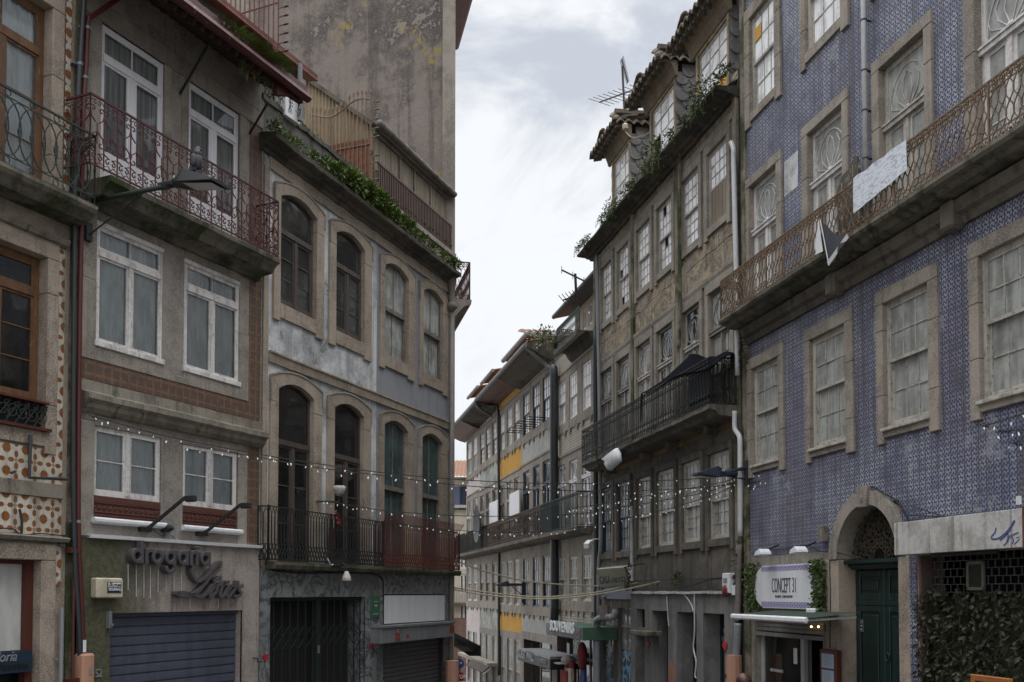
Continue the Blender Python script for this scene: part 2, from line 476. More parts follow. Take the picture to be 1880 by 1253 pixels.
def roof_tile(g):
    n = g.noise(4, 5, .7); n2 = g.noise(17, 5, .7)
    col = g.mix(g.ramp(n, .38, .62), (.30, .15, .09), (.18, .10, .07))
    col = g.mix(g.ramp(n2, .5, .68) * .7, col, (.10, .085, .06))
    return dict(col=col, rough=.9, bump=n2, bstr=.3)
def old_tile(g):
    n = g.noise(4, 6, .7); n2 = g.noise(15, 5, .7)
    col = g.mix(g.ramp(n, .38, .62), (.15, .12, .092), (.085, .072, .058))
    col = g.mix(g.ramp(n2, .52, .64) * .7, col, (.05, .06, .022))
    return dict(col=col, rough=.95, bump=n2, bstr=.4)
def leaf(name, c1, c2, c3):
    def fn(g):
        n = g.noise(6, 2, .5); n2 = g.noise(1.7, 3, .5)
        col = g.mix(g.ramp(n, .4, .6), c1, c2); col = g.mix(g.ramp(n2, .5, .7), col, c3)
        return dict(col=col, rough=.5, spec=.3)
    return mat(name, fn)
def boards(name, c, w=.11, dark=.4, horiz=False):
    def fn(g):
        q = ((g.z if horiz else g.x) / w); e = (q.fr() - .5).ab().gt(.46)
        k = g.mix(g.ramp(g.noise((14, 14, .8) if not horiz else (.8, 14, 14), 5, .7), .35, .68), c, tuple(x * .5 for x in c))
        k = g.mix(e * .85, k, tuple(x * dark * .5 for x in c))
        return dict(col=k, rough=.8, bump=1 - e, bstr=.5, bdist=.01)
    return mat(name, fn)
def cloth(name, c, rough=.9):
    def fn(g):
        n = g.noise((7, 7, 2), 4, .6)
        return dict(col=g.mix(g.ramp(n, .35, .68) * .5, c, tuple(x * .55 for x in c)), rough=rough)
    return mat(name, fn)
M = {}
M['granite'] = weath('granite', (.285, .25, .21), (.11, .095, .08), speck=.5, streak=.45)
M['granite_warm'] = weath('granite_warm', (.30, .25, .20), (.12, .098, .076), speck=.6, streak=.4)
M['granite_grey'] = weath('granite_grey', (.265, .235, .20), (.10, .09, .075), speck=.5, streak=.5)
M['granite_moss'] = weath('granite_moss', (.22, .19, .145), (.07, .065, .05), speck=.3, streak=.8, moss=.85)
M['granite_band'] = weath('granite_band', (.22, .195, .155), (.085, .075, .06), speck=.3, streak=.7, moss=.3)
M['granite_dark'] = weath('granite_dark', (.135, .118, .098), (.04, .036, .03), speck=.3, streak=.75, moss=.35)
M['cornice'] = weath('cornice', (.105, .092, .075), (.028, .026, .022), speck=.25, streak=.5, blotch=.9, moss=.4, bstr=.6)
M['slab_moss'] = weath('slab_moss', (.15, .135, .105), (.035, .034, .027), speck=.25, streak=.7, moss=.8)
M['parapet'] = weath('parapet', (.12, .11, .10), (.03, .03, .028), streak=.9, moss=.65)
M['plaster_grey'] = weath('plaster_grey', (.25, .225, .20), (.12, .105, .09), speck=.5, streak=.3, bstr=.5)
M['plaster_white'] = weath('plaster_white', (.56, .57, .57), (.27, .275, .28), blotch=.8, streak=.5, speck=.15, peel=(.20, .20, .20), peel_at=.562)
M['plaster_blue'] = weath('plaster_blue', (.235, .245, .27), (.15, .15, .165), blotch=.5, streak=.35, speck=.15, peel=(.40, .28, .14), peel_at=.572)
M['plaster_shop'] = weath('plaster_shop', (.33, .285, .26), (.14, .12, .10), blotch=.55, streak=.65, speck=.4, moss_left=(2.1, .5))
M['tall_wall'] = weath('tall_wall', (.20, .168, .148), (.03, .027, .027), blotch=.9, streak=.6, speck=.45, bstr=1.2, lich=.8, scale=.6, peel=(.24, .21, .19), peel_at=.555)
M['concrete_dark'] = weath('concrete_dark', (.19, .185, .178), (.085, .083, .08), blotch=.6, streak=.55, speck=.2)
M['rubble'] = mat('rubble', rubble)
M['blue_tiles'] = mat('blue_tiles', blue_tiles, rand=False)
M['orange_tiles'] = mat('orange_tiles', orange_tiles, rand=False)
M['brown_tiles'] = mat('brown_tiles', brown_tiles, rand=False)
M['marble'] = mat('marble', marble)
M['roof_tile'] = mat('roof_tile', roof_tile)
M['old_tile'] = mat('old_tile', old_tile)
M['white_wood'] = paint('white_wood', (.68, .65, .63), chips=.28, chipcol=(.22, .19, .165), dirt=.5, fine=1.8)
M['white_pvc'] = paint('white_pvc', (.74, .73, .75), rough=.3, dirt=.15)
M['cream_wood'] = paint('cream_wood', (.46, .43, .38), chips=.4, chipcol=(.17, .14, .115), dirt=.55, fine=1.6)
M['grey_wood'] = paint('grey_wood', (.20, .175, .15), chips=.5, chipcol=(.09, .075, .06), dirt=.6)
M['dark_wood'] = paint('dark_wood', (.085, .066, .056), chips=.3, chipcol=(.15, .125, .105), dirt=.4)
M['brown_wood'] = paint('brown_wood', (.15, .075, .035), chips=.35, chipcol=(.23, .14, .075), dirt=.6)
M['red_wood'] = paint('red_wood', (.085, .022, .014), dirt=.5)
M['blue_wood'] = paint('blue_wood', (.018, .032, .075), dirt=.4)
M['green_wood'] = paint('green_wood', (.010, .026, .023), chips=.1, rough=.4, dirt=.5)
M['wine_wood'] = paint('wine_wood', (.09, .018, .018), dirt=.4)
M['pane'] = glass('pane', dirt=.12, filmcol=(.3, .31, .32), clear=1.0)
M['pane_dirty'] = glass('pane_dirty', dirt=.75, filmcol=(.42, .43, .405), clear=.7, refl=.1)
M['pane_sky_white'] = glass('pane_sky_white', dirt=1.05, filmcol=(.88, .89, .9), clear=.5, ior=2.0, refl=1.0)  # heavy white film is painted-in sky brightness, where true reflections stay too dark
M['pane_dark'] = glass('pane_dark', dirt=.07, filmcol=(.2, .2, .2), clear=.45)
M['pane_green'] = glass('pane_green', tint=(.35, .5, .48), dirt=.75, filmcol=(.085, .125, .125), clear=.4)
M['curtain'] = cloth('curtain', (.90, .93, .91))
M['curtain_grey'] = cloth('curtain_grey', (.50, .50, .48))
M['shutter_grey'] = boards('shutter_grey', (.46, .45, .42), .22, .9)
M['iron_black'] = iron('iron_black', (.018, .019, .02), .15)
M['iron_green'] = iron('iron_green', (.020, .031, .025), .3, (.075, .055, .035))
M['iron_red'] = iron('iron_red', (.085, .022, .022), .15, (.10, .04, .03))
M['iron_rail_red'] = iron('iron_rail_red', (.125, .032, .024), .35, (.07, .03, .018))
M['rust'] = iron('rust', (.175, .118, .072), .5, (.115, .055, .026))
M['rust_sheet'] = iron('rust_sheet', (.20, .058, .018), .55, (.075, .032, .022))
M['gutter_red'] = paint('gutter_red', (.075, .016, .016), rough=.55, chips=.12, chipcol=(.5, .45, .42), dirt=.4)
M['pipe_red'] = paint('pipe_red', (.085, .016, .013), rough=.5, dirt=.35)
M['pipe_dark'] = paint('pipe_dark', (.030, .033, .038), rough=.45, dirt=.3)
M['pipe_white'] = paint('pipe_white', (.56, .56, .57), rough=.4, dirt=.3)
M['pipe_grey'] = paint('pipe_grey', (.22, .235, .245), rough=.45, dirt=.4)
M['pipe_stone'] = paint('pipe_stone', (.17, .15, .135), rough=.8, dirt=.5)
M['terracotta'] = paint('terracotta', (.44, .235, .16), rough=.8, dirt=.25)
M['zinc'] = paint('zinc', (.20, .205, .215), rough=.5, dirt=.4)
M['roller_blue'] = paint('roller_blue', (.075, .085, .115), rough=.5, dirt=.35)
M['roller_grey'] = paint('roller_grey', (.11, .108, .11), rough=.5, dirt=.4)
M['letter'] = paint('letter', (.085, .078, .082), rough=.5, dirt=.3)
M['soffit'] = boards('soffit', (.085, .05, .038), .2)
M['corrugated'] = weath('corrugated', (.30, .235, .155), (.15, .115, .08), blotch=.5, streak=.7, speck=.15)
M['board_tan'] = boards('board_tan', (.27, .225, .165), .30, .6)
M['ochre'] = weath('ochre', (.55, .30, .055), (.42, .22, .04), blotch=.4, streak=.2, speck=.1)
M['wall_pale'] = weath('wall_pale', (.42, .425, .40), (.27, .265, .245), blotch=.6, streak=.4, speck=.15)
M['wall_pink'] = weath('wall_pink', (.56, .50, .48), (.38, .34, .33), blotch=.4, streak=.3, speck=.1)
M['wall_peel'] = weath('wall_peel', (.38, .39, .36), (.17, .165, .15), blotch=.9, streak=.4, speck=.1, peel=(.26, .22, .15), peel_at=.54)
M['wall_cream'] = weath('wall_cream', (.50, .45, .36), (.33, .29, .23), blotch=.5, streak=.4, speck=.1)
M['brick_white'] = weath('brick_white', (.46, .425, .37), (.29, .26, .225), blotch=.5, streak=.3, speck=.1, joints=(.085, .26))
M['unlit_room'] = flat('unlit_room', (.02, .019, .018), .95)  # near-black backing sheets: the gloom of unlit interiors put into the colour
M['black'] = flat('black', (.012, .012, .013), .5)
M['white'] = paint('white', (.72, .73, .75), rough=.5, dirt=.12)
M['fern'] = leaf('fern', (.085, .14, .03), (.15, .20, .05), (.06, .085, .025))
M['weed'] = leaf('weed', (.055, .085, .022), (.085, .115, .035), (.12, .10, .045))
M['ivy'] = leaf('ivy', (.038, .075, .018), (.075, .10, .028), (.05, .04, .02))
M['screen_leaf'] = leaf('screen_leaf', (.022, .026, .012), (.045, .046, .026), (.016, .011, .008))
M['bulb'] = flat('bulb', (.85, .86, .84), .3, emit=.18)
M['wire'] = flat('wire', (.03, .03, .028), .7)
M['cable_cream'] = flat('cable_cream', (.42, .36, .26), .7)
def spiral(cx, cz, r, a0, turns, n=12, shrink=.25):
    return [(cx + r * (1 - (1 - shrink) * i / n) * cos(a0 + turns * 2 * pi * i / n), cz + r * (1 - (1 - shrink) * i / n) * sin(a0 + turns * 2 * pi * i / n)) for i in range(n + 1)]
def d_ellipse(L, H):
    out = [([(0, H), (L, H)], .018), ([(0, H - .11), (L, H - .11)], .009), ([(0, .13), (L, .13)], .009), ([(0, .02), (L, .02)], .014)]
    n = max(1, round(L / .19)); p = L / n
    zc, a, b = H / 2 + .01, min(.21, L / 2), (H - .26) / 2
    for i in range(n):
        cx = p * (i + .5)
        e = [(min(max(cx + a * cos(2 * pi * k / 18), 0), L), zc + b * sin(2 * pi * k / 18)) for k in range(19)]
        out.append((e, .009))
        out.append(([(max(cx - a, 0), zc - .03), (max(cx - a, 0), zc + .03)], .017))
        if i % 2 == 0:
            for zz in (H - .055, .075):
                out.append(([(cx + .045 * cos(2 * pi * k / 10), zz + .045 * sin(2 * pi * k / 10)) for k in range(11)], .007))
    out.append(([(0, 0), (0, H)], .012)); out.append(([(L, 0), (L, H)], .012))
    return out
def d_scroll(L, H):
    out = [([(0, H), (L, H)], .02), ([(0, .03), (L, .03)], .016)]
    n = max(1, round(L / .25)); p = L / n
    for i in range(n + 1):
        out.append(([(p * i, 0), (p * i, H)], .011))
    for i in range(n):
        c = p * (i + .5)
        out.append(([(c, .34), (c, H - .36)], .008))
        out.append(([(c, H * .45), (c, H * .52)], .016))
        for sgn in (-1, 1):
            out.append(([(c + sgn * (.03), H - .36), (c + sgn * .10, H - .30), (c + sgn * .125, H - .21)] + spiral(c + sgn * .075, H - .18, .05, 0 if sgn > 0 else pi, .9 * sgn, 11), .010))
            out.append(([(c + sgn * p * .5, H - .10), (c + sgn * p * .33, H - .05), (c + sgn * .02, H - .05)] + spiral(c + sgn * .03, H - .085, .035, pi / 2, -.8 * sgn, 8), .007))
            out.append(([(c, .52), (c + sgn * .10, .44)] + spiral(c + sgn * .07, .34, .06, .9 if sgn > 0 else pi - .9, -.95 * sgn, 11), .010))
            out.append(([(c + sgn * p * .5, .38), (c + sgn * .12, .24), (c + sgn * .02, .20)] + spiral(c + sgn * .05, .15, .045, pi / 2, -.9 * sgn, 8), .010))
            out.append(([(c, .05), (c + sgn * .05, .10), (c + sgn * .10, .07)], .007))
    return out
def d_gothic(L, H, spikes=False):
    out = [([(0, H), (L, H)], .016), ([(0, .02), (L, .02)], .014), ([(0, .30), (L, .30)], .007)]
    n = max(2, round(L / .10)); p = L / n
    for i in range(n + 1):
        x = p * i
        wav = [(min(max(x + .022 * sin(k * pi / 2), 0), L), .03 + .27 * k / 6) for k in range(7)]
        out.append((wav + [(x, H - .16)], .0125))
        if i < n:
            out.append(([(x, H - .16), (x + p * .15, H - .09), (x + p * .5, H - .02), (x + p * .85, H - .09), (x + p, H - .16)], .007))
            wav2 = [(min(max(x + p / 2 - .022 * sin(k * pi / 2), 0), L), .03 + .27 * k / 6) for k in range(7)]
            out.append((wav2, .010))
    m = max(1, round(L / 2.2))
    for i in range(m + 1): out.append(([(L * i / m, 0), (L * i / m, H + .02)], .022))
    return out
def d_lattice(L, H):
    out = [([(0, H), (L, H)], .017), ([(0, H - .125), (L, H - .125)], .011), ([(0, .10), (L, .10)], .010), ([(0, .0), (L, .0)], .014)]
    n = max(2, round(L / .125)); p = L / n
    z0, z1 = .10, H - .125; h = z1 - z0
    for i in range(n):
        c = p * (i + .5)
        out.append(([(c + .046 * cos(2 * pi * k / 9), H - .0625 + .046 * sin(2 * pi * k / 9)) for k in range(10)], .012))
        out.append(([(c - .02, H - .06), (c + .02, H - .06)], .02))
        out.append(([(c - p / 2, .0), (c - p * .3, .07), (c, .09), (c + p * .3, .07), (c + p / 2, .0)], .007))
        out.append(([(c - .02, .035), (c + .02, .035)], .014))
    for i in range(-1, n + 1):
        for sg in (-1, 1):
            c = p * (i + .5)
            pts = []
            for k in range(15):
                q = k / 14
                x = c + sg * p * (.55 * sin(q * 2 * pi) + (.5 if sg else 0) * 0)
                pts.append((min(max(x, 0), L), z0 + h * q))
            out.append((pts, .0085))
    for i in range(n):
        out.append(([(p * (i + .5), z0 + h / 2 - .02), (p * (i + .5), z0 + h / 2 + .02)], .015))
    m = max(1, round(L / 1.9))
    for i in range(m + 1): out.append(([(L * i / m, 0), (L * i / m, H)], .017))
    return out
def d_dark(L, H):
    out = [([(0, H), (L, H)], .02), ([(0, H - .14), (L, H - .14)], .010), ([(0, .02), (L, .02)], .016)]
    n = max(2, round(L / .15)); p = L / n
    for i in range(n + 1):
        x = p * i
        out.append(([(x, 0), (x, H)], .011))
        if i < n:
            c = x + p / 2
            out.append((spiral(c - .02, H - .07, .045, 0, 1.0, 9), .009))
            out.append(([(x, .42), (x + .02, .30)] + spiral(c, .24, .055, 2.2, 1.1, 10), .010))
            out.append((spiral(c, .10, .05, 0, -1.0, 9), .010))
            out.append(([(c, .30), (c, H - .14)], .007))
            out.append(([(x, H - .14), (x + p * .2, H - .20), (c, H - .26), (x + p * .8, H - .20), (x + p, H - .14)], .007))
    return out
def d_plain(L, H, pitch=.11):
    out = [([(0, H), (L, H)], .02), ([(0, .04), (L, .04)], .014), ([(0, H - .15), (L, H - .15)], .009)]
    n = max(2, round(L / pitch)); p = L / n
    for i in range(n + 1):
        out.append(([(p * i, 0), (p * i, H)], .0105))
        if i < n and pitch < .2: out.append((spiral(p * (i + .5), H - .075, .04, 0, 1, 6), .008))
    return out
def railing(mb, path, z0, H, design, n=4):
    """design unrolled along a path of (x, y) corners"""
    for (xa, ya), (xb, yb) in zip(path, path[1:]):
        L = hypot(xb - xa, yb - ya); ux, uy = (xb - xa) / L, (yb - ya) / L
        for pts, r in design(L, H):
            mb.tube([(xa + ux * t, ya + uy * t, z0 + z) for t, z in pts], r, n)
    return mb
_wc = {}
def cached(key, fn):
    if key not in _wc: _wc[key] = fn()
    return _wc[key]
def pane_quad(mb, x0, x1, y, z0, z1, tilt=.004):
    r = RND
    a, b, c = r.uniform(-tilt, tilt), r.uniform(-tilt, tilt), r.uniform(-tilt, tilt)
    mb.quad((x0, y + a, z0), (x1, y + b, z0), (x1, y + c, z1), (x0, y + c + a - b, z1))
def fan_muntins(mb, w, h, y, r=.010):
    """curved glazing bars of a fanlight, w x h"""
    R = w * .49; c = w / 2; h = min(h, w * .82)
    mb.tube([(c - R, y, 0)] + [(c - R * cos(pi * k / 12), y, h * .10 + (h * .80) * sin(pi * k / 12)) for k in range(13)] + [(c + R, y, 0)], r, 4)
    for sgn in (-1, 1):
        mb.tube([(c, y, .02), (c + sgn * R * .26, y, h * .40), (c + sgn * R * .18, y, h * .66), (c, y, h * .78)], r * .8, 4)
        mb.tube([(c + sgn * .02, y, .02), (c + sgn * R * .52, y, h * .30), (c + sgn * R * .62, y, h * .52), (c + sgn * R * .42, y, h * .72)], r * .8, 4)
        mb.tube([(c + sgn * .03, y, .02), (c + sgn * R * .85, y, h * .22), (c + sgn * R * .93, y, h * .36)], r * .8, 4)
    mb.ball((c, y - .01, .04), .06, 6, 4, (1, .5, .8))
def window(parent, x0, x1, z0, z1, kind, wood, gls, cols=3, rows=2, y=.14, curtain=None, transom=.26, mull=.03, fr=.055, split=.5, name='window', gap=()):
    """a window filling the opening x0..x1, z0..z1; frame mesh with pane and curtain sub-parts"""
    w, h = round(x1 - x0, 3), round(z1 - z0, 3)
    f = MB(); g = MB(); d = .05
    def bx(a, b, c, e, ya=y, yb=y + d): f.box(a, b, ya, yb, c, e)
    bx(0, fr, 0, h); bx(w - fr, w, 0, h); bx(fr, w - fr, h - fr, h); bx(fr, w - fr, 0, fr)
    def lights(a, b, c, e, nc, nr, yy, st=.035, mw=.016):
        """one glazed sash"""
        f.box(a, a + st, yy, yy + .035, c, e); f.box(b - st, b, yy, yy + .035, c, e)
        f.box(a + st, b - st, yy, yy + .035, e - st, e); f.box(a + st, b - st, yy, yy + .035, c, c + st * 1.3)
        a, b, c, e = a + st, b - st, c + st * 1.3, e - st
        for i in range(1, nc): q = a + (b - a) * i / nc; f.box(q - mw / 2, q + mw / 2, yy + .006, yy + .03, c, e)
        for j in range(1, nr): q = c + (e - c) * j / nr; f.box(a, b, yy + .004, yy + .028, q - mw / 2, q + mw / 2)
        for i in range(nc):
            for j in range(nr):
                if (i, j) in gap and yy > y: continue
                pane_quad(g, a + (b - a) * i / nc, a + (b - a) * (i + 1) / nc, yy + .018, c + (e - c) * j / nr, c + (e - c) * (j + 1) / nr)
    if kind == 'sash':
        m = h * split
        lights(fr, w - fr, m - .02, h - fr, cols, rows, y + .004)
        lights(fr, w - fr, fr, m + .02, cols, rows, y + .048)
    elif kind == 'casement':
        t = h * (1 - transom)
        bx(fr, w - fr, t - .045, t + .045, y - .02)
        lights(fr, w - fr, t + .045, h - fr, 1 if cols == 1 else 2, 1, y + .004)
        c = w / 2
        bx(c - mull, c + mull, fr, t - .045, y - .012)
        lights(fr, c - mull, fr, t - .045, 1, rows, y + .004, .035)
        lights(c + mull, w - fr, fr, t - .045, 1, rows, y + .004, .035)
    elif kind == 'pair':
        c = w / 2
        bx(c - mull, c + mull, fr, h - fr, y - .012)
        lights(fr, c - mull, fr, h - fr, 1, rows, y + .004, .045)
        lights(c + mull, w - fr, fr, h - fr, 1, rows, y + .004, .045)
    elif kind == 'fan':
        t = h * (1 - transom)
        f.box(0, w, y - .05, y + .05, t - .05, t + .05); f.box(0, w, y - .07, y, t + .02, t + .05)
        pane_quad(g, fr, w - fr, y + .02, t + .05, h - fr)
        fm = MB(); fan_muntins(fm, w - 2 * fr, h - fr - t - .05, y + .012)
        f.add([(v[0] + fr, v[1], v[2] + t + .05) for v in fm.v], fm.f)
        c = w / 2
        bx(c - mull, c + mull, fr, t - .05, y - .02)
        for a, b in ((fr, c - mull), (c + mull, w - fr)):
            lights(a, b, fr, t - .05, cols, rows, y + .004, .06)
    elif kind == 'single':
        lights(fr, w - fr, fr, h - fr, cols, rows, y + .004)
    o = part(parent, name, f, wood, loc=(x0, 0, z0))
    if g.v: part(o, 'pane', g, gls, loc=(0, 0, 0))
    if curtain:
        c = MB(); N = 44
        for a, b in (((fr, w / 2 - .01), (w / 2 + .01, w - fr)) if curtain != M['shutter_grey'] else ((fr, w - fr),)):
            vs = []
            for i in range(N + 1):
                q = a + (b - a) * i / N; am = .018 if curtain != M['shutter_grey'] else 0.0
                yy = y + .07 + am * sin(i * 1.35 + a * 9) + am * .6 * sin(i * .47 + a)
                vs += [(q, yy, .02), (q, yy + am * .4 * sin(i * .8), h - .04)]
            c.add(vs, [(i * 2, i * 2 + 2, i * 2 + 3, i * 2 + 1) for i in range(N)])
        part(o, 'curtain' if curtain != M['shutter_grey'] else 'inner_shutter', c, curtain, loc=(0, 0, 0), smooth=True)
    return o
def surround(mb, x0, x1, z0, z1, ml=.17, mr=.17, mt=.2, mb_=.2, leg=.08, legw=.15, proud=.045, depth=.14, joints=True):
    """stone frame round a rectangular opening, with feet under the jambs"""
    p, d = -proud, depth
    g = .004
    H = z1 - z0
    for a, b in ((x0 - ml, x0), (x1, x1 + mr)):
        cuts = [z0 - mb_ - leg, z0 + H * RND.uniform(.15, .3), z0 + H * RND.uniform(.62, .8), z1] if joints else [z0 - mb_ - leg, z1]
        for c0, c1 in zip(cuts, cuts[1:]): mb.box(a, b, p + RND.uniform(0, .004), d, c0 + g / 2, c1 - g / 2)
    mb.box(x0 - ml, x1 + mr, p, d, z1, z1 + mt)
    if mb_: mb.box(x0 + .001, x1 - .001, p + .006, d + .12, z0 - mb_, z0)
    return mb
def arch_pts(x0, x1, z, rise, n=12):
    """segmental arch from (x0, z) to (x1, z)"""
    w = (x1 - x0) / 2; R = (w * w + rise * rise) / (2 * rise); cx, cz = (x0 + x1) / 2, z + rise - R
    a = math.asin(min(1, w / R))
    if rise > w: a = pi - a
    return [(cx + R * sin(-a + 2 * a * k / n), cz + R * cos(-a + 2 * a * k / n)) for k in range(n + 1)]
def arch_ring(mb, inner, outer, y0, y1):
    """solid ring between two arcs of equal point count"""
    n = len(inner); vs = []
    for (a, b), (c, d) in zip(inner, outer): vs += [(a, y0, b), (c, y0, d), (c, y1, d), (a, y1, b)]
    fs = [(i * 4 + k, i * 4 + 4 + k, i * 4 + 4 + (k + 1) % 4, i * 4 + (k + 1) % 4) for i in range(n - 1) for k in range(4)]
    fs += [(0, 1, 2, 3), (n * 4 - 1, n * 4 - 2, n * 4 - 3, n * 4 - 4)]
    mb.add(vs, fs)
def leaf_quad(mb, c, d, u, L, W):
    """one small bent leaf from c along d"""
    d, u = Vector(d).normalized(), Vector(u).normalized(); n = d.cross(u)
    if n.length < 1e-4: n = d.orthogonal()
    n.normalize(); c = Vector(c)
    m = c + d * L * .5 + n.cross(d) * L * .06
    mb.add([c, m + n * W / 2, c + d * L, m - n * W / 2], [(0, 1, 2), (0, 2, 3)])
def bush(mb, c, r, n, L=.07, sq=(1, 1, 1), droop=.2, frond=False):
    for i in range(n):
        d = Vector((RND.gauss(0, 1), RND.gauss(0, 1), RND.gauss(.25, 1))); d.normalize()
        q = RND.random() ** .5
        p = Vector(c) + Vector((d.x * r * sq[0] * q, d.y * r * sq[1] * q, d.z * r * sq[2] * q))
        e = d + Vector((RND.uniform(-.6, .6), RND.uniform(-.6, .6), RND.uniform(-.3, .7) - droop))
        leaf_quad(mb, p, e, (RND.uniform(-1, 1), RND.uniform(-1, 1), 1), L * RND.uniform(.6, 1.4), L * RND.uniform(.3, .6))
    for i in range(max(4, n // 25)):
        d = Vector((RND.gauss(0, .8), RND.gauss(0, .8), abs(RND.gauss(0, 1)))).normalized()
        mb.tube([Vector(c), Vector(c) + Vector((d.x * r * sq[0], d.y * r * sq[1], d.z * r * sq[2])) * .9], [.008, .003], 3)
def fern(mb, c, n, L=.35):
    for i in range(n):
        a = RND.uniform(0, 2 * pi); up = RND.uniform(.4, 1.2)
        p = Vector(c) + Vector((RND.uniform(-.05, .05), RND.uniform(-.05, .05), 0)); d = Vector((cos(a), sin(a), up)).normalized()
        Lf = L * RND.uniform(.5, 1.1); prev = p
        side = d.cross(Vector((0, 0, 1))).normalized()
        for k in range(9):
            q = p + d * Lf * k / 9 - Vector((0, 0, 1)) * (Lf * .35 * (k / 9) ** 2)
            s_ = Lf * .20 * sin(pi * (k + 1.5) / 11)
            for sg in (-1, 1): leaf_quad(mb, q, side * sg + d * .4, (0, 0, 1), s_, s_ * .42)
def wave_roof(mb, x0, x1, y0, z0, y1, z1, per=.21, amp=.035, rows=5, step=.02, t=.02, sub=6):
    """clay tiles: rolls running up the slope, stepping at every course"""
    n = max(sub, int((x1 - x0) / per * sub))
    for r in range(rows):
        a, b = r / rows, (r + 1) / rows + .04
        vs = []
        for i in range(n + 1):
            x = x0 + (x1 - x0) * i / n; w = abs(sin((x - x0) / per * pi)) * amp * 2 - amp
            for q, lift in ((a, step), (b, 0)):
                yy, zz = y0 + (y1 - y0) * q, z0 + (z1 - z0) * q + lift + w
                vs += [(x, yy, zz), (x, yy, zz - t)]
        fs = []
        for i in range(n):
            k = i * 4
            fs += [(k, k + 4, k + 6, k + 2), (k + 1, k + 3, k + 7, k + 5), (k, k + 1, k + 5, k + 4), (k + 2, k + 6, k + 7, k + 3)]
        fs += [(0, 2, 3, 1), (n * 4, n * 4 + 1, n * 4 + 3, n * 4 + 2)]
        mb.add(vs, fs)
def shell(parent, x0, x1, z0, z1, depth, m, top=True):
    """the unseen body of a house: flanks, back, flat top"""
    b = MB()
    b.quad((x0, 0, z0), (x0, depth, z0), (x0, depth, z1), (x0, 0, z1))
    b.quad((x1, depth, z0), (x1, 0, z0), (x1, 0, z1), (x1, depth, z1))
    b.quad((x1, depth, z0), (x0, depth, z0), (x0, depth, z1), (x1, depth, z1))
    if top: b.quad((x0, 0, z1), (x1, 0, z1), (x1, depth, z1), (x0, depth, z1))
    return part(parent, 'side_wall', b, m)
def reveals(mb, holes, d=.3):
    """inner cheeks of openings without a stone frame"""
    for a, b, c, e in holes:
        mb.quad((a, 0, c), (a, d, c), (a, d, e), (a, 0, e)); mb.quad((b, d, c), (b, 0, c), (b, 0, e), (b, d, e))
        mb.quad((a, 0, e), (b, 0, e), (b, d, e), (a, d, e)); mb.quad((a, d, c), (b, d, c), (b, 0, c), (a, 0, c))
def roller(mb, x0, x1, z0, z1, y, pitch=.085):
    n = int((z1 - z0) / pitch)
    for i in range(n):
        a = z1 - (i + 1) * pitch; b = z1 - i * pitch
        mb.sweep([(y + .012, a), (y + .002, a + .012), (y, (a + b) / 2), (y + .002, b - .016), (y + .022, b - .012), (y + .022, b), (y + .05, b), (y + .05, a)], x0, x1)
F0 = Fac(-6.155, 13.85, .411, 'L')      # house with orange tiles
FA = Fac(-6.116, 13.936, .4494, 'L')    # drugstore house
FB = Fac(-4.498, 17.52, .3728, 'L')     # house with arched windows
_bz = 19842 / (1611 - 831)
FT = Fac((831 - 940) / 1800 * _bz, _bz, -.2133, 'L')   # tall building past it, the street bends here
def r_at(px): z = 15500 / (px - 556); return ((px - 940) / 1800 * z, z)
FR1 = Fac(*r_at(1371), -.2133, 'R'); FR2 = Fac(*r_at(1095), -.2133, 'R'); FR3 = Fac(*r_at(857), -.2133, 'R')
gm = MB(); vs = []; NX, NY = 24, 40
for j in range(NY + 1):
    for i in range(NX + 1):
        y = -60 + 300 * j / NY; vs.append((-150 + 300 * i / NX, y, ground_z(y)))
gm.add(vs, [(j * (NX + 1) + i, j * (NX + 1) + i + 1, (j + 1) * (NX + 1) + i + 1, (j + 1) * (NX + 1) + i) for j in range(NY) for i in range(NX)])
def setts(g):
    v = g.vor((7, 7, 7), 'DISTANCE_TO_EDGE'); n = g.noise(3, 5, .6)
    return dict(col=g.mix(1 - g.ramp(v, .02, .07), g.mix(g.ramp(n, .35, .65), (.13, .12, .11), (.07, .066, .06)), (.03, .028, .025)), rough=.75, bump=g.ramp(v, 0, .1), bstr=.6)
M['setts'] = mat('setts', setts)
struct('ground', gm, M['setts'])
P0 = F0.p
h0 = thing('tiled_house', 'house clad in orange and white flower tiles with brown wooden windows', 'house', F0, (0, 0, 0))
x1 = F0.s(131, 700); xL = -5.5
d_r = F0.s(92.5, 100); d_l = d_r - 1.35; d_t = F0.z(93, 15); d_b = F0.z(175.5, 380, .45)
w_r = F0.s(82.5, 600); w_l = w_r - 1.35; w_t = F0.z(83, 473.7); w_b = F0.z(75, 793)
s_t = F0.z(72, 1029); s_r = F0.s(71, 1100); s_l = s_r - 2.6
holes = [(d_l, d_r, d_b, d_t), (w_l, w_r, w_b, w_t), (s_l, s_r, -2, s_t)]
ztop = 14.5
part(h0, 'wall', MB().panel(xL, x1, -1, ztop, holes), M['granite_warm'])
shell(h0, xL, x1, -1, ztop, 8, M['plaster_grey'])
t = MB()
tx = F0.s(117, 200); txb = F0.s(127, 200)
t.panel(tx, txb, d_b, ztop, y=-.02)
tx2, txb2 = F0.s(105.5, 600), F0.s(116, 600)
za1, za0 = F0.z(60, 822), F0.z(60, 884); zb1, zb0 = F0.z(60, 912), F0.z(60, 984)
t.panel(tx2, txb2, za0, F0.z(112, 458), y=-.02)
t.panel(xL, tx2, za0, za1, y=-.019); t.panel(xL, txb2, zb0, zb1, y=-.02)
t.panel(F0.s(99, 1040), F0.s(110, 1040), F0.z(105, 1075), F0.z(105, 1003), y=-.02)
part(h0, 'tile_panel', t, M['orange_tiles'])
b = MB()
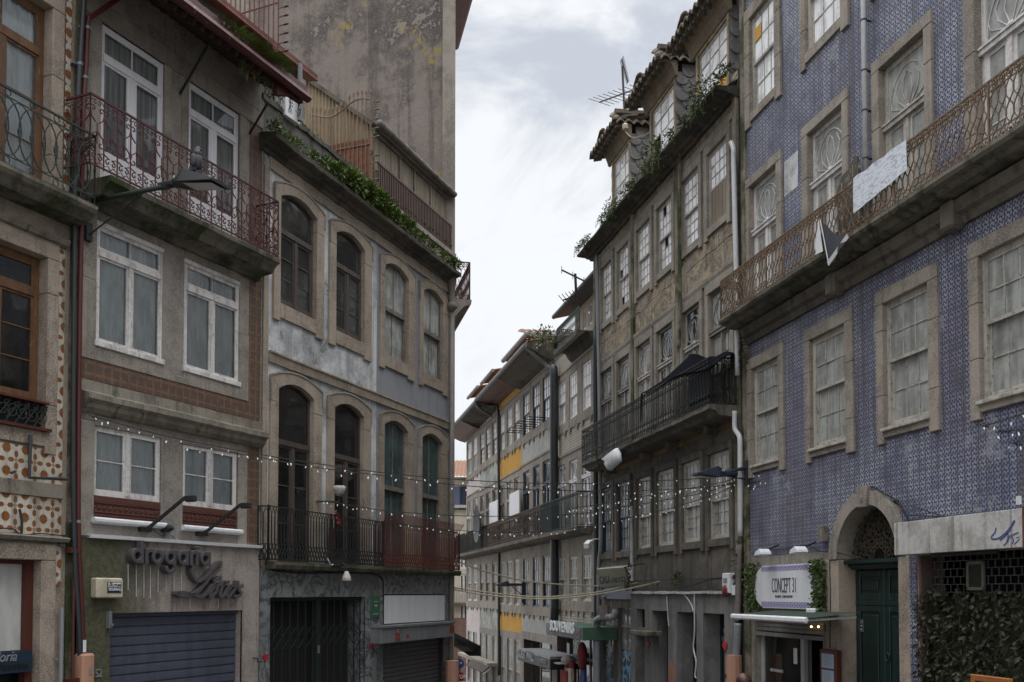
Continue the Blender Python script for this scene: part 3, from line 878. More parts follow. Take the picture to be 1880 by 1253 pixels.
surround(b, d_l, d_r, d_b, d_t, .2, .20, .3, 0, 0, proud=.05, depth=.2)
part(h0, 'door_surround', b, M['granite_warm'], bevel=.008)
b = MB()
surround(b, w_l, w_r, w_b, w_t, .19, .19, .24, .2, .10, proud=.05, depth=.2)
part(h0, 'window_surround', b, M['granite_warm'], bevel=.008)
b = MB()
zh = F0.z(112, 457)
b.sweep([(.0, zh), (-.10, zh + .03), (-.13, zh + .10), (-.05, zh + .13), (0, zh + .13)], xL, F0.s(118, 455), 8, .004)
part(h0, 'string_course', b, M['granite_band'], bevel=.006)
part(h0, 'string_course', MB().box(xL, txb2 + .02, -.045, .05, zb1 + .004, za0 - .004), M['granite_band'], bevel=.006)
b = MB()
zl = F0.z(60, 986)
b.sweep([(.0, zl - .07), (-.10, zl - .05), (-.13, zl), (-.04, zl + .03), (0, zl + .03)], xL, F0.s(118, 988), 8, .005)
part(h0, 'string_course', b, M['granite_band'], bevel=.006)
b = MB(); surround(b, s_l, s_r, -1, s_t, .3, F0.s(98, 1100) - s_r, .22, 0, 0, proud=.05, depth=.3)
part(h0, 'shop_surround', b, M['granite_warm'], bevel=.01)
part(h0, 'corner_pilaster', MB().box(F0.s(128, 500) + .002, F0.s(145, 500), -.03, .3, -1, ztop), M['granite_moss'])
f = window(h0, d_l, d_r, d_b, d_t, 'casement', M['brown_wood'], M['pane'], cols=2, rows=3, y=.12, curtain=M['curtain'], transom=.24, fr=.09, mull=.05, name='door')
f = window(h0, w_l, w_r, w_b + .40, w_t, 'casement', M['brown_wood'], M['pane_dark'], cols=2, rows=3, y=.12, transom=.25, fr=.09, mull=.05)
bl = MB()
for i in range(10): bl.box(.12, w_r - w_l - .12, .16, .185, (w_t - w_b - .40) * .78 + i * .035, (w_t - w_b - .40) * .78 + i * .035 + .028)
part(f, 'blind', bl, M['curtain_grey'], loc=(0, 0, 0))
g = MB(); g.box(w_l + .002, w_r + .02, -.09, .08, w_b + .37, w_b + .40); g.box(w_l + .002, w_r + .06, -.10, .08, w_b, w_b + .04)
part(h0, 'grille_rail', g, M['red_wood'])
g = MB()
n = 9
for i in range(n):
    cx = w_l + (w_r - w_l) * (i + .5) / n
    g.tube([(q[0], -.04, q[1]) for q in spiral(cx, w_b + .2, .11, i * 1.3, 1.4, 16)], .009, 4)
    g.tube([(cx - .12, -.05, w_b + .05), (cx + .1, -.05, w_b + .35)], .008, 4)
    g.tube([(q[0], -.05, q[1]) for q in spiral(cx + .05, w_b + .3, .06, 2 + i, -1.2, 10)], .008, 4)
part(h0, 'grille', g, M['iron_green'])
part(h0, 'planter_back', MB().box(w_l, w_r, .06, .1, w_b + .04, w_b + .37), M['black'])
g = MB(); k = s_r - s_l
g.box(s_r - .12, s_r - .001, .10, .2, -1, s_t); g.box(s_l, s_r - .12, .10, .2, s_t - .05, s_t)
part(h0, 'shop_frame', g, M['red_wood'])
part(h0, 'shop_blind', MB().box(s_l, F0.s(57, 1100), .18, .19, F0.z(30, 1196), s_t - .055), M['curtain_grey'])
part(h0, 'shop_recess', MB().box(s_l, s_r, .5, .52, -1, F0.z(30, 1196)), M['unlit_room'])
zb = F0.z(175.5, 381, .45); o = .45; xe = F0.s(173, 380, .45)
g = MB()
g.sweep([(.0, zb - .22), (-o + .12, zb - .22), (-o + .05, zb - .14), (-o - .01, zb - .10), (-o - .04, zb - .05), (-o - .04, zb), (0, zb)], -4.5, xe + .03, 16, .006)
bal = part(h0, 'balcony', g, M['slab_moss'])
H = F0.z(174.7, 251, .45) - zb
part(bal, 'railing', railing(MB(), [(-4.4, -o), (xe, -o), (xe, 0)], zb, H, d_ellipse), M['iron_green'])
g = MB(); sz0, sz1 = F0.z(30, 1236), F0.z(30, 1197); sx1 = F0.s(62, 1215)
sg = thing('shop_sign', 'dark blue shop sign with grey script lettering above a dark doorway', 'sign', F0, (sx1 - 1, .05, sz0))
part(sg, 'board', MB().box(s_l + .3, sx1, .03, .09, sz0, sz1), flat('sign_blue', (.010, .024, .045), .5))
g = MB(); text_mb(g, 'loria', F0.s(33, 1210), (sz0 + sz1) / 2 + .02, .19, .02, .03, .9, align='RIGHT', slant=.35)
part(sg, 'script_lettering', g, M['pipe_grey'])
g = MB(); text_mb(g, 'artuense', F0.s(54, 1225), sz0 + .055, .13, .02, .03, 1.15, align='RIGHT', bold=.004)
part(sg, 'lettering', g, M['black'])
g = MB()
g.tube([F0_ for F0_ in [(F0.s(46, 790), -.10, F0.z(46, 800)), (F0.s(44, 870), -.10, F0.z(44, 878)), (F0.s(92, 875), -.32, F0.z(92, 876, .32))]], .028, 5)
g.tube([(F0.s(0, 866), -.2, F0.z(0, 866, .2)), (F0.s(22, 865), -.06, F0.z(22, 865, .06))], .02, 4)
single('wall_bracket', 'dark bent iron bracket hanging over the orange flower tiles', 'bracket', F0, (F0.s(46, 800), -.1, F0.z(46, 800)), g, M['pipe_dark'])
g = MB(); cpts = [(F0.s(x, y, .06), -.06, F0.z(x, y, .06)) for x, y in ((-40, 966), (0, 970), (25, 972), (40, 982), (75, 980), (110, 983), (135, 984), (152, 984), (175, 986))]
g.tube(catmull(cpts, 5), .011, 4)
g.tube(catmull([(F0.s(x, y, .05), -.05, F0.z(x, y, .05)) for x, y in ((36, 935), (40, 955), (40, 975), (38, 982))], 4), .016, 4)
g.tube(catmull([(F0.s(x, y, .06), -.06, F0.z(x, y, .06)) for x, y in ((115, 985), (125, 1005), (108, 1001), (118, 985), (130, 990))], 5), .008, 4)
single('black_cable', 'black cable sagging along the ledge under the lower orange tiles', 'cable', F0, cpts[1], g, M['wire'])
g = MB(); cx = F0.s(104, 1150)
g.tube([(cx, -.09, -1), (cx, -.09, F0.z(104, 1116))], .027, 7)
for yy in (1123, 1210): g.box(cx - .09, cx + .07, -.06, -.05, F0.z(104, yy) - .012, F0.z(104, yy) + .012)
single('conduit_pipe', 'pale grey conduit rising beside the shop window, clamped to the pilaster', 'pipe', F0, (cx, -.08, 1), g, M['pipe_grey'])
g = MB(); cx = F0.s(125, 1100)
g.tube([(cx, -.1, -1), (cx, -.1, F0.z(125, 1020))], .02, 6); g.box(cx - .1, cx + .1, -.14, -.04, F0.z(125, 1016), F0.z(125, 1006)); g.box(cx - .14, cx + .14, -.16, -.02, F0.z(125, 1252), F0.z(125, 1245))
single('thin_pipe', 'thin rusty red pipe with a mossy cap beside the dark grey drainpipe', 'pipe', F0, (cx, -.1, 1), g, M['red_wood'])
def pipe_thing(name, label, fac, pts, r, m, o=.15, clamps=(), n=8):
    P = [(fac.s(x, y, o), -o, fac.z(x, y, o)) for x, y in pts]
    if not clamps: return single(name, label, 'drainpipe', fac, P[-1], MB().tube(catmull(P, 4), r, n), m, smooth=True)
    t = thing(name, label, 'drainpipe', fac, P[-1])
    part(t, 'pipe', MB().tube(catmull(P, 4), r, n), m, smooth=True)
    for c in clamps:
        q = (fac.s(*c, o), -o, fac.z(*c, o))
        k = MB(); k.tube([(q[0], q[1], q[2] - .02), (q[0], q[1], q[2] + .02)], r + .008, n); k.box(q[0] - r - .05, q[0] + r + .03, -o + r, -.0, q[2] - .012, q[2] + .012)
        part(t, 'clamp', k, M['pipe_grey'])
    return t
pipe_thing('drainpipe', 'dark grey drainpipe running down between the tiled house and the drugstore house', F0, [(157, -60), (155, 0), (149, 80), (143, 180), (139, 300), (137, 420), (135, 700), (135, 900), (138, 1040), (143, 1120), (147, 1200), (147, 1300)], .036, M['pipe_dark'], .12, [(147, 118)])
pipe_thing('drainpipe', 'dull red drainpipe bending away under the eave of the drugstore house', FA, [(260, -30), (214, 0), (188, 18), (168, 31), (162, 40), (158, 120), (153, 200), (149, 420), (146, 600), (144, 800), (144, 980), (150, 1120), (153, 1210), (153, 1300)], .037, M['pipe_red'], .12, [(161, 52), (156, 143), (144, 958)])
g = MB(); q0 = FA.p(152, 1200, .1)
g.prism([(q0[0] - .10, -1), (q0[0] + .12, -1), (q0[0] + .12, q0[1]), (q0[0] - .10, q0[1])], -.22, -.02)
cov = thing('pipe_cover', 'terracotta pipe cover with a square hatch at the foot of the red drainpipe', 'pipe cover', FA, (q0[0], -.1, 0))
part(cov, 'cover', g, M['terracotta'], bevel=.03)
part(cov, 'hatch', MB().box(q0[0] + .0, q0[0] + .055, -.226, -.219, q0[1] - .30, q0[1] - .21), M['pipe_grey'])
part(cov, 'tag', MB().box(q0[0] - .06, q0[0] - .005, -.17, -.165, q0[1] + .02, q0[1] + .19), M['white'])
hA = thing('drugstore_house', 'narrow house with a red scroll balcony and brown tiles over a roller shutter', 'house', FA, (0, 0, 0))
z, s = FA.z, FA.s
xa0, xa1 = s(157, 700), s(478, 700)
z_led = z(300, 996); z_rol = z(320, 1123.5)
m_t, m_b, m_pb = z(172, 780), z(171.5, 908.5), z(171.5, 955)
t_t, t_b = (z(159.6, 658.2) + z(453, 737.2)) / 2, (z(158, 695.7) + z(454, 768.3)) / 2
w_t, w_b = z(183.5, 413.6), z(171.5, 628.5)
d_t = z(187.5, 41.5); z_bal = z(512, 476.5, .5); o = .5
z_wt = z(340, 64)
W1 = (s(174.5, 600), s(297, 600)); W2 = (s(337.5, 600), s(438, 600))
D1 = (s(185, 150), s(302, 150)); D2 = (s(345.5, 220), s(440, 220))
M1 = (s(171.8, 850), s(296, 850)); M2 = (s(336, 870), s(436.5, 870))
R = (s(199.5, 1150), s(441.5, 1150))
holes = [(*D1, z_bal, d_t), (*D2, z_bal, d_t), (*W1, w_b, w_t), (*W2, w_b, w_t), (*M1, m_pb, m_t), (*M2, m_pb, m_t)]
xt = s(454.5, 700)
part(hA, 'wall', MB().panel(xa0 - .12, xa1, z_led, z_wt + .3, holes), M['plaster_grey'])
part(hA, 'shop_wall', MB().panel(xa0 - .12, xa1 - .02, -1, z_led, [(*R, -1, z_rol)], y=-.03), M['plaster_shop'])
rv = MB(); reveals(rv, [(R[0], R[1], -1, z_rol)], .25); reveals(rv, holes, .16)
part(hA, 'reveal', rv, M['plaster_shop'])
shell(hA, xa0 - .12, xa1 - .02, -1, z_wt + .3, 8, M['plaster_grey'])
def blk(*q): part(hA, 'stone_trim', MB().box(*q), M['granite_grey'], bevel=.006)
for a, c in ((xa0 - .12, W1[0]), (W2[1], xt)):
    blk(a, c, -.025, .12, t_t, w_b + .9); blk(a, c, -.02, .12, w_b + .904, w_t + .15)
blk(W1[0], W1[1], -.024, .12, t_t, w_b); blk(W1[1], W2[0], -.022, .05, t_t, w_b - .15); blk(W2[0], W2[1], -.024, .12, t_t, w_b)
for a, c in ((W1[0], W1[1]), (W2[0], W2[1])): blk(a, c, -.02, .12, w_t, w_t + .22)
for a, c in ((xa0 - .12, M1[0]), (M2[1], xt)):
    blk(a, c, -.02, .12, z_led + .02, m_t + .05); blk(a, c, -.018, .12, m_t + .054, m_t + .3)
for a, c in ((D1[1], D1[1] + .16), (D2[0] - .16, D2[0]), (D2[1], D2[1] + .2), (xa0 - .12, D1[0])): blk(a, c, -.02, .1, z_bal, d_t)
blk(xa0 - .12, xa1 - .002, -.03, .1, d_t, d_t + .28); blk(xa0 - .12, xa1, -.022, .1, d_t + .288, z_wt + .25)
t = MB(); t.panel(xa0 - .12, xt, t_b, t_t, y=-.012); t.panel(xt, s(476, 700), z_led, z_bal - .3, y=-.013)
t.panel(xt, s(476, 700), z_bal, z_wt, y=-.012)
part(hA, 'tile_panel', t, M['brown_tiles'])
part(hA, 'corner_strip', MB().box(s(476, 700) + .002, xa1 - .002, -.03, .1, z_led, z_wt + .2), M['granite_grey'], bevel=.006)
b = MB()
b.sweep([(.02, t_b - .02), (-.045, t_b - .02), (-.055, t_b - .17), (-.07, t_b - .19), (-.15, t_b - .22), (-.20, t_b - .23), (-.20, t_b - .31), (-.14, t_b - .36), (-.12, t_b - .42), (-.05, t_b - .48), (.02, t_b - .50)], xa0 - .12, s(478, 760), 16, .004)
part(hA, 'cornice', b, M['granite_band'])
part(hA, 'ledge', MB().sweep([(0, z_led - .01), (-.10, z_led - .005), (-.11, z_led + .045), (0, z_led + .055)], s(158, 985), s(474, 1005), 10, .002), M['white'])
for a, c in (W1, W2):
    f = window(hA, a, c, w_b, w_t, 'casement', M['white_wood'], M['pane'], cols=2, rows=1, y=.0, curtain=M['curtain'], transom=.235, fr=.04, mull=.035)
    k = MB(); k.box(-.03, c - a + .03, -.05, .02, -.05, .035)
    part(f, 'head_trim', MB().box(-.01, c - a + .01, -.03, .05, w_t - w_b - .02, w_t - w_b + .05), M['white_wood'], loc=(0, 0, 0), bevel=.008)
    part(f, 'sill', k, M['white_wood'], loc=(0, 0, 0), bevel=.008)
for a, c in (M1, M2):
    f = window(hA, a, c, m_b, m_t, 'pair', M['white_wood'], M['pane'], rows=2, y=.03, curtain=M['curtain'], fr=.035, mull=.035)
    k = MB(); k.tube([(-.05, -.06, -(m_b - m_pb) - .0), (c - a + .05, -.06, -(m_b - m_pb) - .0)], .045, 8); k.box(-.03, c - a + .03, -.04, .05, -(m_b - m_pb) - .05, -(m_b - m_pb))
    part(f, 'sill', k, M['white'], loc=(0, 0, 0))
    k = MB(); L, H = c - a, m_b - m_pb - .03
    k.box(0, L, .03, .05, -H - .01, 0)
    nn = 36
    for i in range(nn):
        x = L * (i + .5) / nn
        k.box(x - .012, x + .012, .0, .03, -.085, -.015); k.ball((x, .025, -H + .05), .018, 5, 4)
    for zz in (-.10, -.012, -H + .02, -H + .10): k.box(0, L, .0, .03, zz - .008, zz + .008)
    nn = 13
    for i in range(nn):
        x = L * (i + .5) / nn; w2 = L / nn / 2; zc = -(H) / 2 - .0; hh = (H - .22) / 2
        k.tube([(x - w2, .02, zc), (x, .02, zc + hh), (x + w2, .02, zc), (x, .02, zc - hh)], .012, 4, closed=True)
        k.ball((x, .03, zc), .028, 6, 4)
    part(f, 'ornate_panel', k, flat('panel_brown', (.13, .055, .042), .55), loc=(0, 0, 0))
for a, c in (D1, D2):
    f = window(hA, a, c, z_bal, d_t, 'casement', M['white_pvc'], M['pane'], cols=2, rows=1, y=.03, curtain=M['shutter_grey'], transom=.20, fr=.06, mull=.06, name='balcony_door')
    k = MB(); k.box(.1, (c - a) / 2 - .1, .03, .06, .08, .62); k.box((c - a) / 2 + .1, c - a - .1, .03, .06, .08, .62)
    part(f, 'lower_panel', k, M['white_pvc'], loc=(0, 0, 0))
xe = s(511, 472, o)
g = MB(); zb = z_bal
prof = [(0, zb - .34), (-.08, zb - .34), (-.11, zb - .27), (-o + .13, zb - .24), (-o + .09, zb - .16), (-o + .02, zb - .10), (-o - .03, zb - .08), (-o - .04, zb - .02), (-o - .04, zb), (0, zb)]
g.sweep(prof, xa0 - .1, xe + .02, 18, .006)
bal = part(hA, 'balcony', g, M['slab_moss'])
H = z(511.7, 371.5, o) - zb
rl = railing(MB(), [(s(164, 200, o) + .02, 0), (s(164, 200, o) + .02, -o), (xe - .01, -o), (xe - .01, 0)], zb + .02, H - .02, d_scroll)
part(bal, 'railing', rl, M['iron_red'])
oe = 1.0
zg = z(558, 186, oe); xg = s(560, 186, oe)
g = MB()
g.quad((xa0 - .6, 0, z_wt + .18), (xg, 0, z_wt + .18), (xg, -oe + .05, zg + .07), (xa0 - .6, -oe + .05, zg + .07))
rf = part(hA, 'soffit', g, M['soffit'])
for i in range(24):
    x = xa0 - .5 + (xg - xa0 + .5) * i / 24
g = MB()
for i in range(22):
    x = xa0 - .4 + (xg - xa0 + .3) * i / 21
    g.bar((x, -.02, z_wt + .12), (x, -oe + .12, zg + .04), .06, .08)
part(hA, 'rafter', g, M['soffit'])
g = MB()
gp = [(-oe, zg + .09), (-oe - .13, zg + .09), (-oe - .15, zg + .02), (-oe - .10, zg - .03), (-oe - .04, zg - .03), (-oe, zg + .02)]
g.sweep(gp, xa0 - .8, xg, 14, .003)
g.sweep([(-oe + .03, zg + .09), (-oe - .04, zg + .12), (-oe - .03, zg + .27), (-oe + .03, zg + .27)], xa0 - .8, xg, 14, .004)
part(hA, 'gutter', g, M['gutter_red'])
g = MB(); wave_roof(g, xa0 - .7, xg, -oe, zg + .25, 1.2, z_wt + 1.25, rows=7)
part(hA, 'roof', g, M['old_tile'])
part(hA, 'eave_bracket', MB().prism([(xg - .75, zg + .05), (xg - .02, zg + .05), (xg - .02, zg - .03), (xg - .35, zg - .05), (xg - .75, zg - .22)], -oe + .02, -oe + .12), M['gutter_red'])
g = MB()
for a, c in (((330, 173), (388, 72)), ((458, 246), (490, 192))):
    p, q = FA.p(*a, .02), FA.p(*c, .62)
    g.bar((p[0], -.02, p[1]), (q[0], -.62, q[1]), .03)
part(hA, 'eave_stay', g, M['iron_black'])
za = z(485, 85, -.25)
g = MB(); g.panel(xa0, s(546, 180, -.25), z_wt + .2, za, y=.25); g.box(xa0, s(546, 180, -.25), .25, 6, za, za + .02)
part(hA, 'attic_wall', g, M['parapet'])
g = MB(); g.sweep([(.30, za), (.05, za - .04), (.03, za + .07), (.30, za + .16)], xa0, s(582, 170, -.05), 10, .004); g.sweep([(.07, za - .05), (.02, za - .05), (.02, za - .015), (.07, za - .015)], xa0, s(582, 170, -.05))
part(hA, 'attic_edge', g, paint('edge_red', (.21, .075, .05), rough=.6, chips=.15, dirt=.5))
part(hA, 'vent_wall', MB().box(s(520, 190), s(547, 190), -.05, .2, z(535, 222), z(535, 150)), M['white_pvc'])
part(hA, 'vent_pipe', MB().tube([(s(541, 190), -.12, z(541, 225)), (s(541, 190), -.12, z(541, 120))], .045, 8), M['zinc'])
def iron_screen(x, y0, y1, z0, z1, top, n, spikes):
    g = MB()
    for i in range(n + 1):
        y = y0 + (y1 - y0) * i / n; zt = z1 + top(i / n)
        g.tube([(x, y, z0), (x, y, zt)], .013, 5)
        g.ball((x, y, zt + .05), .055, 6, 4, (.35, .5, 1.3))
    g.tube([(x, y0 + (y1 - y0) * k / 24, z1 - .10 + top(k / 24)) for k in range(25)], .018, 5)
    for zz in (z0 + .02, z0 + (z1 - z0) * .45): g.tube([(x, y0, zz), (x, y1, zz)], .015, 4)
    for zz in spikes:
        g.tube([(x, y0, zz), (x, y0 - .15, zz)], .010, 4); g.ball((x, y0 - .17, zz), .055, 6, 4, (.5, 1.2, .35))
    return g
zs = z(497, 92, .25)
t = thing('iron_screen', 'rusty spiked iron bars standing on the roof edge above the red gutter', 'iron screen', FA, (xa1, -.25, zs))
part(t, 'bars', iron_screen(xa1 + .1, -.25, 1.5, zs, zs + 2.2, lambda q: 0, 16, [zs + .05 + .165 * i for i in range(10)]), M['iron_rail_red'])
part(t, 'base_plate', MB().box(xa1 + .085, xa1 + .115, -.25, .12, zs - .05, zs + .16), M['rust_sheet'])
g = MB(); roller(g, R[0], R[1], -1, z_rol - .06, .10, .145); g.box(R[0], R[1], .06, .2, z_rol - .06, z_rol - .001)
part(hA, 'roller_shutter', g, M['roller_blue'])
g = MB(); kx = s(195, 1140)
g.box(kx - .03, kx + .025, -.09, -.032, z(195, 1154), z(195, 1122)); g.box(kx - .005, kx + .03, -.12, -.03, z(195, 1150), z(195, 1145))
single('key_switch', 'small grey key switch beside the blue roller shutter', 'key switch', FA, (kx, -.05, z(195, 1140)), g, M['pipe_grey'])
g = MB(); text_mb(g, '52', s(170, 1240), z(170, 1244), .17, -.05, -.03, .8)
single('house_number', 'grey house number 52 on the shop wall', 'house number', FA, (s(176, 1240), -.03, z(176, 1240)), g, M['pipe_grey'])
g = MB(); q = FA.p(466, 1212); g.tube([(q[0] - .05, -.03, q[1] + .04), (q[0] - .05, -.12, q[1] + .03), (q[0] - .05, -.13, q[1] - .03), (q[0] + .06, -.13, q[1] - .03)], .014, 5)
single('wall_hook', 'small black hook on the shop wall right of the roller shutter', 'hook', FA, (q[0], -.05, q[1]), g, M['iron_black'])
def ring(mb, cx, cz, r, w, y0, y1, n=22):
    o_, i_ = [], []
    for k in range(n + 1):
        a = 2 * pi * k / n; o_.append((cx + r * cos(a), cz + r * sin(a))); i_.append((cx + (r - w) * cos(a), cz + (r - w) * sin(a)))
    arch_ring(mb, i_, o_, y0, y1)
X, W_, y0, y1 = .235, .062, -.17, -.05
base = z(232, 1035.2); x = s(227, 1020)
sgn = thing('shop_lettering', 'thick dark grey letters of the drugstore name standing off the shop wall', 'sign letters', FA, (x, -.05, base))
scl = (s(371, 1020) - x) / (X * 7.12)
def letter(ch, x):
    g = MB(); r = X / 2; a = scl
    if ch in 'doag':
        ring(g, x + r * a, base + r, r, W_, y0, y1)
        if ch == 'd': g.box(x + 2 * r * a - W_, x + 2 * r * a, y0 - .002, y1, base, base + X * 1.5)
        if ch == 'a': g.box(x + 2 * r * a - W_, x + 2 * r * a, y0 - .002, y1, base, base + X)
        if ch == 'g':
            g.box(x + 2 * r * a - W_, x + 2 * r * a, y0 - .002, y1, base - X * .12, base + X)
            g.ribbon([(x + r * a + r * .75 * cos(q), base - X * .12 + r * .75 * sin(q)) for q in [-pi * k / 8 for k in range(9)]], W_, y0, y1)
        adv = 2 * r * a + .038
    if ch == 'r':
        g.box(x, x + W_, y0, y1, base, base + X)
        g.ribbon([(x + W_ * .5 + .075 * (1 - cos(q)), base + X * .55 + .085 * sin(q)) for q in [pi * .75 * k / 8 for k in range(9)]], W_, y0 + .002, y1)
        adv = .135
    if ch == 'i':
        g.box(x, x + W_, y0, y1, base, base + X); g.box(x - .005, x + W_ + .03, y0, y1, base + X * 1.18, base + X * 1.32)
        adv = W_ + .038
    part(sgn, 'letter', g, M['letter'], bevel=.006)
    return x + adv
for ch in 'drogaria': x = letter(ch, x)
q = FA.p(393, 1093); ux = (s(432, 1090) - s(310, 1090)) / 122.0; uz = (z(370, 1031) - z(370, 1097)) / 66.0
lx, lz = s(310, 1090), z(370, 1097)
def stroke(pts, w=.05):
    return MB().ribbon([(p.x, p.z) for p in catmull([(lx + (a - 310) * ux, 0, lz + (1097 - b) * uz) for a, b in pts], 7)], w, -.16, -.05)
for pts in ([(383, 1066), (352, 1070), (340, 1056), (338, 1042), (344, 1038)][::-1] and [(340, 1038), (337, 1052), (346, 1067), (358, 1064), (375, 1046), (389, 1032), (386, 1044), (370, 1060), (356, 1078), (342, 1090), (325, 1094), (311, 1090), (322, 1088), (340, 1092), (356, 1095), (366, 1088)],
            [(366, 1088), (374, 1076), (380, 1074), (370, 1090), (372, 1096), (381, 1088)], [(376, 1068), (391, 1060)],
            [(381, 1088), (386, 1074), (392, 1074), (398, 1068), (392, 1080), (389, 1094), (396, 1094), (402, 1084)], [(394, 1072), (406, 1068)],
            [(402, 1084), (408, 1076), (416, 1075), (418, 1080), (408, 1094), (402, 1094), (404, 1086), (410, 1077)],
            [(422, 1078), (424, 1066)],
            [(416, 1094), (424, 1096), (430, 1090), (425, 1082), (434, 1074)]):
    part(sgn, 'script_letter', stroke(pts), M['letter'])
for px, a, c in ((231, 1036, 1084), (246, 1036, 1096), (260, 1036, 1098), (272, 1040, 1098), (286, 1046, 1088), (301, 1046, 1088), (315, 1040, 1088), (329, 1038, 1086), (330, 1098, 1117), (345, 1098, 1117), (382, 1098, 1117), (397, 1098, 1117), (413, 1097, 1117)):
    part(sgn, 'hanging_wire', MB().tube([(s(px, a), -.045, z(px, a)), (s(px, c), -.045, z(px, c))], .0065, 4), M['pipe_white'])
q = FA.p(187, 1080); bw, bh = (s(212, 1080) - s(163, 1080)) / 2, (z(187, 1061) - z(187, 1098)) / 2
al = thing('alarm_box', 'cream alarm box with a black and white label on the mossy shop wall', 'alarm box', FA, (q[0], -.03, q[1]))
part(al, 'casing', MB().prism([(q[0] - bw, q[1] - bh), (q[0] + bw, q[1] - bh), (q[0] + bw, q[1] + bh * .92), (q[0] + bw * .8, q[1] + bh), (q[0] - bw, q[1] + bh)], -.17, -.03), paint('cream', (.55, .50, .36), rough=.4, dirt=.35), bevel=.02)
part(al, 'label', MB().box(q[0] - bw * .25, q[0] + bw * .8, -.176, -.171, q[1] - bh * .5, q[1] + bh * .6), flat('label_dark', (.02, .022, .04), .5))
g = MB(); g.box(q[0] - bw * .2, q[0] + bw * .76, -.178, -.1765, q[1] + bh * .08, q[1] + bh * .54)
part(al, 'label_field', g, M['white'])
g = MB(); text_mb(g, 'PST', q[0] - bw * .1, q[1] + bh * .38, .035, -.181, -.179); text_mb(g, 'GRUPEME', q[0] - bw * .18, q[1] + bh * .14, .06, -.181, -.179, .92, bold=.001)
part(al, 'label_word', g, flat('label_ink', (.02, .022, .05)))
g = MB(); text_mb(g, 'SEGURANÇA', q[0] - bw * .18, q[1] - bh * .25, .052, -.180, -.1775, .85, bold=.001)
part(al, 'label_word', g, M['white'])
for (a, c, lab) in (((268, 973), (341, 913), 'floodlight on a long black arm below the left mezzanine window'), ((372, 981), (443, 926), 'floodlight on a long black arm below the right mezzanine window')):
    p = FA.p(*a, .04); e = FA.p(*c, .75)
    t = thing('floodlight', lab, 'floodlight', FA, (p[0], -.04, p[1]), 'floodlights over the drugstore')
    k = MB(); k.box(p[0] - .13, p[0] + .09, -.07, -.0, p[1] - .03, p[1] + .03); k.bar((p[0], -.05, p[1]), (e[0], -.75, e[1]), .042)
    part(t, 'arm', k, M['iron_black'])
    k = MB(); k.box(e[0] - .02, e[0] + .05, -.93, -.74, e[1] - .07, e[1] + .02)
    part(t, 'lamp', k, M['iron_black'], bevel=.01)
    part(t, 'lens', MB().quad((e[0] - .01, -.92, e[1] - .075), (e[0] + .05, -.92, e[1] - .075), (e[0] + .05, -.75, e[1] - .075), (e[0] - .01, -.75, e[1] - .075)), flat('lens', (.55, .6, .65), .2))
p = FA.p(305, 970, .06)
t = thing('camera', 'black camera over a grey junction box between the floodlights', 'camera', FA, (p[0], -.05, p[1]))
k = MB(); k.ball((p[0], -.12, p[1] + .0), .07, 8, 6, (1, 1.1, .8)); k.box(p[0] - .05, p[0] + .05, -.1, -.0, p[1] - .06, p[1] + .03)
part(t, 'body', k, M['iron_black'])
part(t, 'junction_box', MB().box(p[0] - .0, p[0] + .085, -.07, -.0, p[1] - .17, p[1] - .05), M['pipe_grey'])
k = MB(); k.tube(catmull([(p[0] - .25, -.03, p[1] - .03), (p[0] - .1, -.05, p[1] - .12), (p[0], -.05, p[1] - .1)], 5), .007, 4); k.tube(catmull([(p[0] + .06, -.04, p[1] - .12), (p[0] + .15, -.05, p[1] - .12), (p[0] + .25, -.04, p[1] - .2)], 5), .007, 4)
part(t, 'cable', k, M['wire'])
p0 = FA.p(163, 372, .05); p1 = FA.p(322, 338, 1.55); p2 = FA.p(402, 336, 2.32)
lamp = thing('street_lamp', 'dark green street lamp on a long arm in front of the red balcony', 'street lamp', FA, (p0[0], 0, p0[1]), 'wall mounted street lamps')
k = MB(); k.tube([(p0[0], 0, p0[1]), (p1[0], -1.55, p1[1])], [.032, .038], 8); b2 = FA.p(160, 436, .05); e2 = FA.p(262, 356, .92)
part(lamp, 'stay', MB().tube([(b2[0], -.02, b2[1]), (e2[0], -.92, e2[1])], .011, 5), M['iron_black'])
part(lamp, 'arm', k, M['iron_green'], smooth=True)
part(lamp, 'wall_plate', MB().box(p0[0] - .05, p0[0] + .06, -.08, .0, b2[1] - .05, b2[1] + .22), M['pipe_dark'], bevel=.01)
